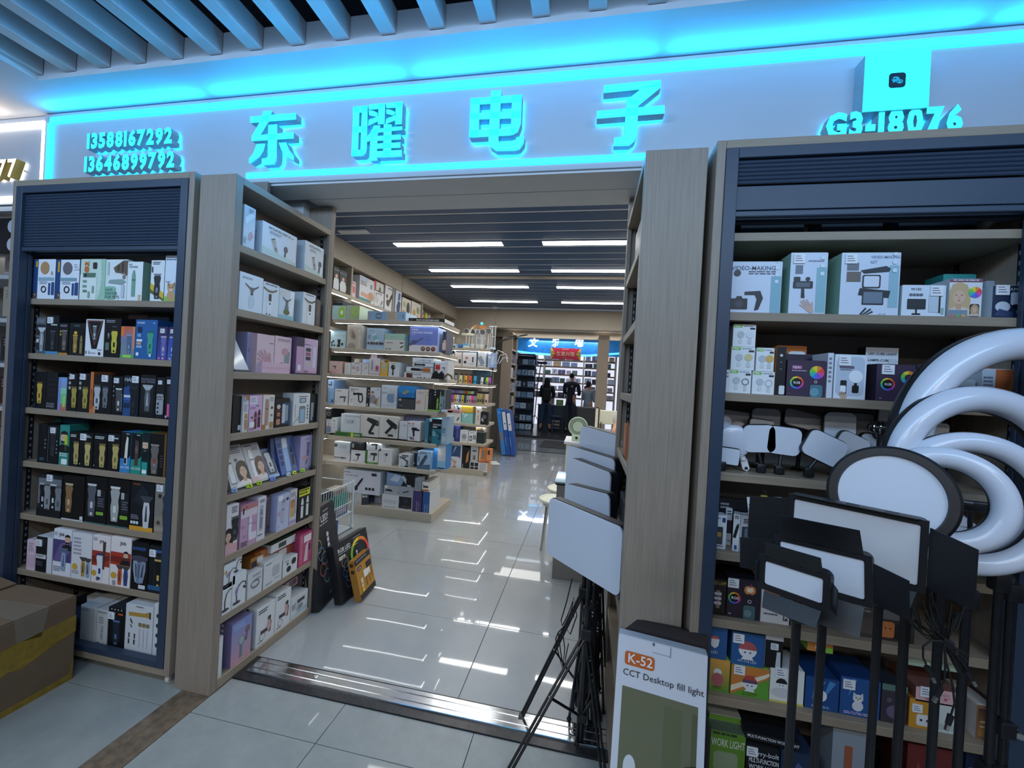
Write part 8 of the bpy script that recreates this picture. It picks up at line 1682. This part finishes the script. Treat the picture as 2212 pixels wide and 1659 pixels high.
for i in range(14):
    x_, y_ = .02 + rnd.random() * .6, 5.28 + rnd.random() * .8
    o = MB(pc[i % 10]).box(-.09, .09, -.07, .07, 0, .006 + .02 * rnd.random()).build('paper_sheet', 'print'); o.location = (x_, y_, .7505); o.rotation_euler = (0, 0, rnd.random() * 3)
    tag(o, 'paper or packet strewn over the cluttered cream desk', 'paper', 'papers strewn over the cluttered desk')
t = thing('office_chair', 'dark grey office chair back behind the cluttered desk', 'chair', (.02, 6.55, 0))
q = MB(); q.bevbox(-.16, .20, 6.60, 6.66, .55, 1.16, .02); q.build('backrest', 'black', t); q = MB(); q.bevbox(-.2, .24, 6.32, 6.66, .42, .49, .02); q.build('seat', 'black', t)
q = MB(); q.cyl((.02, 6.5, .05), (.02, 6.5, .42), .03, n=12); q.build('column', 'chrome', t)
for k in range(5): q = MB(); q.tube([(.02, 6.5, .07), (.02 + .27 * math.cos(1.256 * k), 6.5 + .27 * math.sin(1.256 * k), .03)], .02, 8); q.build('base_arm', 'black', t)
t = thing('cream_chair', 'cream chair back beyond the seated person', 'chair', (.42, 7.0, 0))
q = MB(); q.bevbox(.22, .68, 7.05, 7.08, .86, 1.10, .03); q.build('backrest', 'cream', t); q = MB(); q.bevbox(.22, .68, 6.7, 7.08, .50, .54, .02); q.build('seat', 'cream', t)
for a_ in (.25, .65):
    q = MB(); q.cyl((a_, 7.06, 0), (a_, 7.06, .9), .013, n=8); q.build('leg', 'chrome', t); q = MB(); q.cyl((a_, 6.74, 0), (a_, 6.74, .5), .013, n=8); q.build('leg', 'chrome', t)
for i, px in enumerate((1288.5, 1291.5)):
    p = FY((px, 879), 5.5); q = tag(MB('e8e4d4').cyl((p.x, 5.5, .7502), (p.x, 5.5, p.z - .02), .009, n=10).build('white_stick', 'col'), ('first', 'second')[i] + ' upright white tube standing on the cluttered desk', 'tube', 'white tubes on the cluttered desk')
    k = MB('6a3a30'); k.cyl((p.x, 5.5, p.z - .02), (p.x, 5.5, p.z), .009, n=10); k.build('tip', 'col', q)
t = tag(MB('dfe0da').box(-.20, -.16, 3.0, 3.06, 0, .2).build('bag', 'print'), 'x', 'x') if False else None
carton(.06, .3, .30, '2a5a9a', None, 'l .2 .4 .8 .8 3 cde', 'blue bag like box standing against the cream counter', 'box', None, 'appliance_box', (-.275, 4.66, .0005))
KIND[0] = 'display_box'
# ================================================================== THE SHOP ACROSS THE FAR CORRIDOR, PEOPLE
b1 = (1100, 740, .12055)
YF1 = 13.95
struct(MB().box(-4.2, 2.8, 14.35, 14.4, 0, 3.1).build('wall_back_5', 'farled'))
t = thing('display_wall', 'tall lit display shelving of the far shop behind the people', 'shelf', (-1, 14.1, .055))
P = lambda n, m, *b: [(q := MB()).box(*b), q.build(n, m, t)][1]
far_z = [FY((1100 + 1000 * .12055, 740 + y * .12055), YF1).z for y in (310, 428, 572, 712, 850, 985)]
xp = [Xat(1100 + a * .12055, YF1, 1.8) for a in (130, 615, 1325, 1900)]
for x in xp: P('upright', 'shopwood', x - .025, x + .025, YF1 - .02, 14.33, .055, far_z[0] + .55)
for z in far_z:
    for i in range(3): P('shelf_board', 'kraft', xp[i] + .026, xp[i + 1] - .026, YF1, 14.33, z - .04, z)
P('light_cove', 'black', xp[0], xp[3], YF1 - .03, 14.33, far_z[0] + .5, far_z[0] + .58)
rnd = random.Random(3)
lv = ('top', 'second', 'third', 'fourth', 'fifth', 'sixth')
fc = ('2a3040', 'dfe0e6', '3a3a48', 'c8ccd8', '4a6a58', 'e4e2e6', '6a5a78', '22262e', 'd0b8c0', '8a94a8', 'c8a070', 'b8c0d0')
fn_ = ('dark slate', 'white', 'dark violet', 'pale grey', 'green grey', 'bright white', 'mauve', 'black', 'pale pink', 'blue grey', 'tan', 'silver blue')
sp_ = ('k glasses .5 .5 .6 889 889', 'k clip2 .5 .5 .7 334 667', 'o .5 .5 .3 .08 c8ccd0', 'k leaf .5 .5 .7 2a2e34 2a2e34', 'k phone .5 .5 .7 24282e 8a9ab0', 'i .3 .7 2 2 .4 .4 .2 445')
for i, z in enumerate(far_z):
    for j, sec in enumerate(('narrow', 'middle', 'aisle end')):
        x = xp[j] + .05; k = 0; first = None
        if j == 0: x += .5
        while x < xp[j + 1] - .22 and k < 8:
            w = rnd.uniform(.14, .26); c = rnd.randrange(12)
            h = rnd.uniform(.12, .18)
            carton(w, .18, h, fc[c], None, sp_[rnd.randrange(6)] + ';l .1 .84 .8 .94 1 99a', '%s box, %s from the left on the %s far shop shelf, %s bay' % (fn_[c], ('first', 'second', 'third', 'fourth', 'fifth', 'sixth', 'seventh', 'eighth')[k], lv[i], sec), 'box', 'goods on the far shop shelves', 'display_box', (x, YF1 + .02, z + .0008))
            x += w + rnd.uniform(.01, .06); k += 1
# sign of the far shop
sz0 = FY((1190, 765), 13.0).z
sgn = thing('far_shop_sign', 'glowing blue sign of the shop across the far corridor', 'sign', (-1.0, 13.0, sz0))
q = MB(); q.box(-3.0, 1.6, 13.0, 13.1, sz0, sz0 + .75); q.build('panel', mat('far_sign_blue', '1f5f9a', .25, emit=(.02, .16, .4, 1), es=.5, noise=((3, 3, 3), .3, 2)), sgn)
q = MB(); q.tube([(-2.9, 12.97, sz0 + .1), (-1.9, 12.97, sz0 + .0), (-1.0, 12.97, sz0 - .03), (0, 12.97, sz0 + .0), (1.2, 12.97, sz0 + .14)], .03, 8); q.build('neon_curve', mat('blue_neon', '5ac8ff', .4, emit=(.10, .55, 1, 1), es=1.6), sgn)
wl_ = mat('white_neon', 'fff', .4, emit=(.85, .93, 1, 1), es=3.5)
for ch, px in (('文', 1141), ('雅', 1190), ('电', 1241)):
    V, Fc, L = text_mesh(ch, .02); a = FY((px, 747), 12.98)
    q = MB(); s_ = .30
    q._add([(a.x + v[0] * s_ + v[1] * .06, 12.98, a.z + v[1] * s_) for v in V], Fc); q.build('character', wl_, sgn)
# red festive banner
a, b = FY((1190, 751), 12.9), FY((1254, 778), 12.9)
w_, h_ = b.x - a.x, a.z - b.z
t = thing('festive_banner', 'red festive banner with gold Chinese wishes hanging in the far shop', 'banner', (a.x + w_ / 2, 12.9, b.z))
q = MB('c02a40'); q.box(a.x, b.x, 12.9, 12.91, b.z, a.z); q.build('cloth', 'col', t)
q = MB(); draw(q, 'r 0 0 .16 1 c8a850;r .84 0 1 1 c8a850;y c02a40 .03 0 .97 0 .84 .5 .97 1 .03 1 .16 .5;k orbit .07 .5 .5 8a6a30 8a6a30;k orbit .93 .5 .5 8a6a30 8a6a30;tc .5 .34 .3 d8c8a0 生意兴隆;l .38 .84 .62 .92 1 d8c8a0;l .42 .08 .58 .14 1 d8b060', w_, h_); q.xf(Matrix.Translation((a.x, 12.898, b.z))); q.build('print', 'print', t)
q = MB(); q.cyl((a.x + .1, 12.905, a.z), (a.x + .1, 13.0, a.z + .12), .004, n=6); q.build('cord', 'black', t)
# dark gondola of small packs at the far shop entrance
t = thing('pack_rack', 'dark metal rack of small hanging packs at the far shop entrance', 'rack', (-2.15, 12.4, .055))
x0_, x1_ = Xat(1109, 12.1, 1), Xat(1150, 12.1, 1)
q = MB(); q.box(x0_, x1_, 12.5, 12.55, .055, 2.35); q.build('back_panel', 'navy', t)
for i, py in enumerate((764, 787, 810, 835, 858, 882, 908, 933)):
    z = max(.08, FY((1130, py), 12.1).z); q = MB(); q.box(x0_, x1_, 12.08, 12.499, z - .03, z); q.build('shelf_board', 'navy', t)
    for j in range(3):
        w = (x1_ - x0_) / 3.4; c = ('8fb0d0', 'b8cce0', '2a3444', 'a4bcd4', '7090b0')[(i * 2 + j) % 5]
        carton(w, .12, .16, c, None, sp_[(i + j) % 6], '%s pack, %s from the bookcase on level %s of the dark rack' % ({'8fb0d0': 'sky blue', 'b8cce0': 'ice blue', '2a3444': 'dark', 'a4bcd4': 'pale blue', '7090b0': 'steel blue'}[c], ('first', 'second', 'third')[j], ('one', 'two', 'three', 'four', 'five', 'six', 'seven', 'eight')[i]), 'box', 'packs on the dark rack', 'display_box', (x0_ + .02 + j * (x1_ - x0_) / 3.05, 12.15, z + .0008)) if i else None
# things on the far bookcase
fb_ = ('2a3a50', 'c8ccd4', '6a4a40', '22262c', '8a9ab0', 'b8a890')
for i, z in enumerate((1.9, 1.6, 1.3, 1.0, .7, .4)):
    for j in range(2):
        carton(.24, .1, .2 - .02 * j, fb_[(i + j * 2) % 6], None, sp_[(i + j) % 6], '%s box on the far bookcase, level %s, %s' % (('navy', 'white', 'brown', 'black', 'grey blue', 'tan')[(i + j * 2) % 6], ('one', 'two', 'three', 'four', 'five', 'six')[i], ('towards the shop', 'towards the far corridor')[j]), 'box', 'goods on the far bookcase', 'display_box', (-1.63, 8.36 + .27 * j, z + .0008), (0, 0, PI / 2))
# counter, stool, rods and mat
q = thing('dark_counter', 'dark counter behind the two customers in the far shop', 'counter', (-1, 13.0, .055))
m_ = MB(); m_.bevbox(-1.55, .4, 12.85, 13.3, .055, .82, .01); m_.build('counter_body', 'navy', q); m_ = MB(); m_.bevbox(-1.58, .43, 12.82, 13.32, .82, .85, .005); m_.build('counter_top', 'glasstop', q)
for i, (x, w, h, c, lb) in enumerate(((-1.25, .2, .24, '8a9a9a', 'grey box'), (-.98, .22, .16, '6a8a3a', 'green box'), (-.66, .3, .08, '22262e', 'flat black box'))):
    carton(w, .2, h, c, None, 'l .1 .3 .8 .7 2 ccd', lb + ' on the dark counter between the customers', 'box', None, 'display_box', (x, 12.9, .8505))
t = thing('plastic_stool', 'dark grey plastic stool beside the customer in jeans', 'stool', (-.85, 12.5, .055))
m_ = MB(); m_.bevbox(-1.08, -.76, 12.34, 12.66, .50, .53, .008); m_.build('seat', 'navy', t)
for sx in (-1, 1):
    for sy in (-1, 1): m_ = MB(); m_.tube([(-.85 + sx * .12, 12.5 + sy * .12, .5), (-.85 + sx * .16, 12.5 + sy * .16, .055)], .022, 6); m_.build('leg', 'navy', t)
for k in range(3): m_ = MB(); m_.box(-1.04, -.80, 12.36, 12.37, .14 + .1 * k, .2 + .1 * k); m_.build('slat', mat('stool_slat', '3f4a58', .5, noise=((20, 20, 20), .05, 2)) if k == 0 else 'inner', t)
m0 = FZ((1165, 965), 0)
tag(MB().bevbox(-1.06, .25, 9.42, 10.55, .0004, .012, .004).build('floor_mat', mat('dark_brown_mat', '2f2b2a', .9, noise=((80, 80, 80), .3, 3))), 'dark brown door mat lying on the far corridor floor', 'mat')
t = thing('light_stand', 'tall thin black light stand at the far shop entrance', 'stand', (-1.62, 12.7, .055))
m_ = MB(); m_.tube([(-1.62, 12.7, .5), (-1.58, 12.7, 1.5), (-1.52, 12.7, 2.05), (-1.5, 12.7, 2.14)], .016, 8); m_.build('pole', 'blackmetal', t)
m_ = MB(); m_.bevbox(-1.62, -1.32, 12.66, 12.74, 2.12, 2.2, .02); m_.build('head', 'black', t)
for a in (.5, 2.6, 4.7): m_ = MB(); m_.tube([(-1.62, 12.7, .5), (-1.62 + .3 * math.cos(a), 12.7 + .3 * math.sin(a), .065)], .012, 6); m_.build('leg', 'blackmetal', t)

# ------------------------------------------------------------------ people
def skin_mesh(verts, edges, radii, levels=1):
    me = bpy.data.meshes.new('figure'); me.from_pydata(verts, edges, [])
    o = bpy.data.objects.new('figure', me); C.objects.link(o)
    o.modifiers.new('skin', 'SKIN'); sb = o.modifiers.new('sub', 'SUBSURF'); sb.levels = sb.render_levels = levels
    for i, v in enumerate(me.skin_vertices[0].data):
        r = radii[i]; v.radius = r if isinstance(r, tuple) else (r, r)
    me.skin_vertices[0].data[0].use_root = True
    n = bpy.data.meshes.new_from_object(o.evaluated_get(bpy.context.evaluated_depsgraph_get()))
    bpy.data.objects.remove(o); bpy.data.meshes.remove(me)
    return n
def limb(chains):
    """chains of (point, radius); chains after the first start at a point already used"""
    vs, ed, ra = [], [], []
    def idx(p):
        for i, v in enumerate(vs):
            if (Vector(v) - Vector(p)).length < 1e-5: return i
        return -1
    for ch in chains:
        prev = -1
        for p, r in ch:
            i = idx(p)
            if i < 0: vs.append(tuple(p)); ra.append(r); i = len(vs) - 1
            if prev >= 0 and prev != i: ed.append((prev, i))
            prev = i
    return vs, ed, ra
def fig(name, chains, m, parent=None, levels=1):
    me = skin_mesh(*limb(chains), levels); me.materials.clear(); me.materials.append(m)
    me.polygons.foreach_set('use_smooth', [True] * len(me.polygons))
    o = bpy.data.objects.new(name, me); C.objects.link(o)
    if parent is not None: o.parent = parent
    return o
cl_ = lambda n, c: mat(n, c, .85, noise=((40, 40, 40), .15, 3))
M['hair'] = cl_('dark_hair', '15120f')
def person(x, y, z0, hgt, turn, label, top, bottom, arms, shoes, hair='long', sex='f', legs_bare=.12, coat=False, group=None, feet=((-.09, 0), (.10, .06))):
    k = hgt / 1.70
    sh = (.17 if sex == 'f' else .20)
    V = lambda a, b, c: (a * k, b * k, c * k)
    H = [V(0, 0, .93), V(0, 0, 1.10), V(0, -.01, 1.28), V(0, 0, 1.40), V(0, .01, 1.47), V(0, .02, 1.56), V(0, .015, 1.66)]
    body = [[(H[0], .125), (H[1], .115), (H[2], (.145, .11)), (H[3], (.10, .08)), (H[4], .05), (H[5], (.075, .092)), (H[6], (.062, .075))]]
    hips = []; knees = []
    for s_, (fx, fy) in zip((-1, 1), feet):
        hip, kn, an, toe = V(s_ * .09, 0, .90), V((s_ * .09 + fx) / 2 + s_ * .005, fy / 2 + .01, .49), V(fx, fy, .09), V(fx + s_ * .02, fy + .15, .035)
        body.append([(H[0], .125), (hip, .088), (kn, .055), (V((s_ * .09 + 2 * fx) / 3, fy * .7, .30), .050), (an, .038), (toe, .032)])
        hips.append((hip, kn, an, toe))
    hands = []
    for s_, (el, wr) in zip((-1, 1), arms):
        shd = V(s_ * sh, 0, 1.38)
        body.append([(H[3], (.10, .08)), (shd, .058), (V(*el), .042), (V(*wr), .028)])
        hands.append((shd, V(*el), V(*wr)))
    b = fig('person', body, M['skin'])
    b.location = (x, y, z0); b.rotation_euler = (0, 0, turn)
    tag(b, label, 'person', group)
    for shd, el, wr in hands:                             # five separate, unequal, curled fingers on a palm
        d = (Vector(wr) - Vector(el)).normalized(); si = Vector((0, 0, 1)).cross(d)
        si = si.normalized() if si.length > .1 else Vector((1, 0, 0)); dn = si.cross(d)
        pm = Vector(wr) + d * .045 * k
        ch = [[(wr, .026), (tuple(pm), (.030, .016)), (tuple(pm + d * .03 * k), (.030, .014))]]
        for u, ln in ((-.027, .058), (-.009, .070), (.009, .066), (.026, .050)):
            p0 = pm + d * .03 * k + si * u * k; ch.append([(tuple(pm + d * .03 * k), (.03, .014)), (tuple(p0 + d * .012), .009), (tuple(p0 + d * ln * .6 * k + dn * .012), .0085), (tuple(p0 + d * ln * k + dn * .034), .007)])
        p1 = pm - d * .012 * k + si * .03 * k; ch.append([(tuple(pm), (.03, .016)), (tuple(p1), .010), (tuple(p1 + si * .022 + d * .03), .0095), (tuple(p1 + si * .02 + d * .055 + dn * .01), .008)])
        fig('hand', ch, M['skin'], b)
    top_ch = [[(V(0, 0, .86 if not coat else .74), .135), (H[0], .142), (H[1], .132), (H[2], (.160, .128)), (H[3], (.118, .096)), (V(0, .005, 1.45), .068)]]
    for shd, el, wr in hands: top_ch.append([(H[3], (.118, .096)), (shd, .074), (el, .058), (tuple(Vector(el).lerp(Vector(wr), .92)), .045)])
    fig('jacket', top_ch, top, b)
    bt = [[(V(0, 0, .98), .128), (V(0, 0, .90), .134)]]
    for hip, kn, an, toe in hips: bt.append([(V(0, 0, .90), .134), (hip, .104), (kn, .072), (tuple(Vector(kn).lerp(Vector(an), 1 - legs_bare * 2)), .062)])
    fig('trousers', bt, bottom, b)
    for hip, kn, an, toe in hips: fig('shoe', [[(tuple(Vector(an) * 1 + Vector((0, -.03, -.045)) * k), .036), (tuple(Vector(an) + Vector((0, .05, -.05)) * k), .042), (toe, .036)]], shoes, b)
    if hair == 'long': hc = [[(V(0, .0, 1.69), (.080, .07)), (V(0, -.03, 1.62), (.098, .085)), (V(0, -.05, 1.52), (.098, .06)), (V(0, -.075, 1.40), (.115, .045)), (V(0, -.085, 1.30), (.105, .035))]]
    elif hair == 'bun': hc = [[(V(0, .0, 1.69), (.080, .075)), (V(0, -.03, 1.61), (.096, .085)), (V(0, -.09, 1.54), .058), (V(0, -.13, 1.52), .05)]]
    else: hc = [[(V(0, .015, 1.695), (.075, .075)), (V(0, -.02, 1.63), (.088, .085)), (V(0, -.03, 1.54), (.070, .055))]]
    fig('hair', hc, M['hair'], b)
    fc = MB()                                             # face on the far side of the head
    for s_ in (-1, 1): fc.ell(V(s_ * .032, .108, 1.585), (.011 * k, .006, .006 * k), 8, 6, '2a2420'); fc.ell(V(s_ * .085, .015, 1.57), (.010, .022, .030), 8, 6, 'b8866e')
    fc.ell(V(0, .125, 1.555), (.012, .018, .022), 8, 6, 'b8866e'); fc.ell(V(0, .108, 1.515), (.024, .008, .007), 8, 6, '9a544c')
    fo = fc.build('face_features', 'col', None); fo.parent = b; fo['kind'] = 'stuff'
    return b
pf = FZ((1178, 930), .055)
w1 = person(-1.24, 12.42, .055, 1.66, -.12, 'person with long dark hair in black jacket and blue jeans, seen from behind', cl_('black_jacket', '14171e'), cl_('blue_jeans', '223a58'), (((-.215, .04, 1.12), (-.13, .24, 1.04)), ((.215, .05, 1.12), (.11, .26, 1.06))), mat('sandal', '2a2422', .6, noise=((30, 30, 30), .1, 2)), 'long', 'f', .13, feet=((-.15, -.05), (.14, .02)))
# small backpack on the first customer's back
bp = thing('backpack', 'black backpack worn by the person in blue jeans', 'backpack', (-1.22, 12.28, 1.0))
q = MB(); q.bevbox(-1.37, -1.10, 12.19, 12.29, .98, 1.36, .045); q.build('bag', cl_('backpack_black', '101319'), bp)
for dx in (-.24, -.02): q = MB(); q.tube([(-1.24 + dx + .12, 12.30, 1.36), (-1.24 + dx + .12, 12.40, 1.47), (-1.24 + dx + .12, 12.54, 1.36)], .016, 6); q.build('strap', 'black', bp)
person(-.50, 12.40, .055, 1.82, -.35, 'tall person in long dark navy coat holding a pale tablet', cl_('navy_coat', '171d2c'), cl_('grey_trousers', '2e333c'), (((-.235, .06, 1.12), (-.14, .30, 1.13)), ((.235, .04, 1.10), (.10, .27, 1.10))), cl_('dark_shoes', '15161a'), 'short', 'm', .03, True, feet=((-.11, 0), (.11, .04)))
pd = thing('tablet', 'pale tablet held by the tall person in navy coat', 'tablet', (-.62, 12.76, 1.25))
q = MB(); q.bevbox(-.76, -.50, 12.70, 12.88, 1.250, 1.262, .004); q.build('case', 'black', pd); q = MB('d8dce8'); q.box(-.745, -.515, 12.715, 12.865, 1.2622, 1.2635); q.build('screen', 'col', pd)
person(.02, 12.25, .055, 1.60, -.5, 'person in grey sweater with tied dark hair beside the tall customer', cl_('grey_sweater', '8f9baa'), cl_('black_trousers', '14161a'), (((-.21, .06, 1.10), (-.12, .28, 1.10)), ((.21, .04, 1.08), (.08, .26, 1.06))), cl_('black_shoes', '121316'), 'bun', 'f', .03)
# seated person leaning on the cluttered desk, mostly behind the blank bookcase
sx, sy = .66, 6.25
ch = [[((0, .30, .50), .15), ((0, .28, .72), .135), ((0, .20, .95), (.15, .11)), ((0, .16, 1.06), (.10, .08)), ((-.02, .12, 1.13), .048), ((-.04, .06, 1.21), (.074, .085)), ((-.04, .05, 1.30), (.062, .07))],
      [((0, .16, 1.06), (.10, .08)), ((-.17, .14, 1.02), .055), ((-.26, -.12, .80), .042), ((-.10, -.12, 1.0), .032), ((-.08, -.04, 1.10), .026)],
      [((0, .16, 1.06), (.10, .08)), ((.17, .14, 1.02), .055), ((.20, -.14, .80), .045), ((-.18, -.34, .785), .034), ((-.27, -.36, .785), .028)],
      [((0, .30, .50), .15), ((-.10, .25, .50), .085), ((-.12, -.12, .50), .062), ((-.12, -.12, .08), .04), ((-.12, -.24, .04), .035)], [((0, .30, .50), .15), ((.10, .25, .50), .085), ((.12, -.12, .50), .062), ((.12, -.12, .08), .04), ((.12, -.24, .04), .035)]]
sp = fig('person', ch, M['skin']); sp.location = (sx, sy, 0)
tag(sp, 'seated person resting chin on hand at the cluttered cream desk', 'person')
fig('shirt', [[((0, .30, .55), .165), ((0, .28, .72), .155), ((0, .20, .95), (.172, .13)), ((0, .16, 1.06), (.118, .095)), ((-.01, .14, 1.10), .07)], [((0, .16, 1.06), (.118, .095)), ((-.17, .14, 1.02), .07), ((-.21, .02, .92), .06)], [((0, .16, 1.06), (.118, .095)), ((.17, .14, 1.02), .07), ((.19, .0, .91), .06)]], cl_('pale_shirt', 'a8a49c'), sp)
fig('trousers', [[((0, .30, .48), .17), ((-.10, .25, .50), .10), ((-.12, -.12, .50), .075), ((-.12, -.12, .12), .055)], [((0, .30, .48), .17), ((.10, .25, .50), .10), ((.12, -.12, .50), .075), ((.12, -.12, .12), .055)]], cl_('dark_trousers', '22252c'), sp)
fig('hair', [[((-.04, .07, 1.33), (.078, .075)), ((-.04, .12, 1.26), (.095, .075)), ((-.03, .17, 1.15), (.07, .05))]], M['hair'], sp)
for wr, d in (((-.08, -.04, 1.10), Vector((.1, .35, .5)).normalized()), ((-.27, -.36, .785), Vector((-1, -.1, 0)))):
    c_ = [[(wr, .026), (tuple(Vector(wr) + d * .04), (.028, .016))]]; si = d.cross(Vector((0, 0, 1))).normalized()
    for u, ln in ((-.024, .055), (-.008, .066), (.008, .062), (.024, .048)):
        p0 = Vector(wr) + d * .06 + si * u; c_.append([(tuple(Vector(wr) + d * .04), (.028, .016)), (tuple(p0), .009), (tuple(p0 + d * ln * .6), .0085), (tuple(p0 + d * ln - Vector((0, 0, .008))), .007)])
    p1 = Vector(wr) + d * .03 + si * .03; c_.append([(tuple(Vector(wr) + d * .04), (.028, .016)), (tuple(p1), .01), (tuple(p1 + d * .04 + si * .012), .008)])
    fig('hand', c_, M['skin'], sp)
fc = MB()
for s_ in (-1, 1): fc.ell((-.04 + s_ * .03, -.025, 1.235), (.010, .006, .006), 8, 6, '2a2420')
fc.ell((-.04, -.035, 1.205), (.012, .018, .02), 8, 6, 'b8866e'); fc.ell((-.04, -.022, 1.17), (.022, .008, .007), 8, 6, '9a544c')
fo = fc.build('face_features', 'col', None); fo.parent = sp; fo['kind'] = 'stuff'
t = thing('desk_chair', 'simple dark chair under the seated person', 'chair', (sx, sy + .3, 0))
q = MB(); q.bevbox(sx - .2, sx + .2, sy + .08, sy + .5, .31, .35, .01); q.build('seat', 'navy', t)
for a_ in (-.17, .17):
    for b_ in (.12, .46): q = MB(); q.cyl((sx + a_, sy + b_, 0), (sx + a_, sy + b_, .31), .014, n=8); q.build('leg', 'black', t)
S.cycles.use_denoising = True
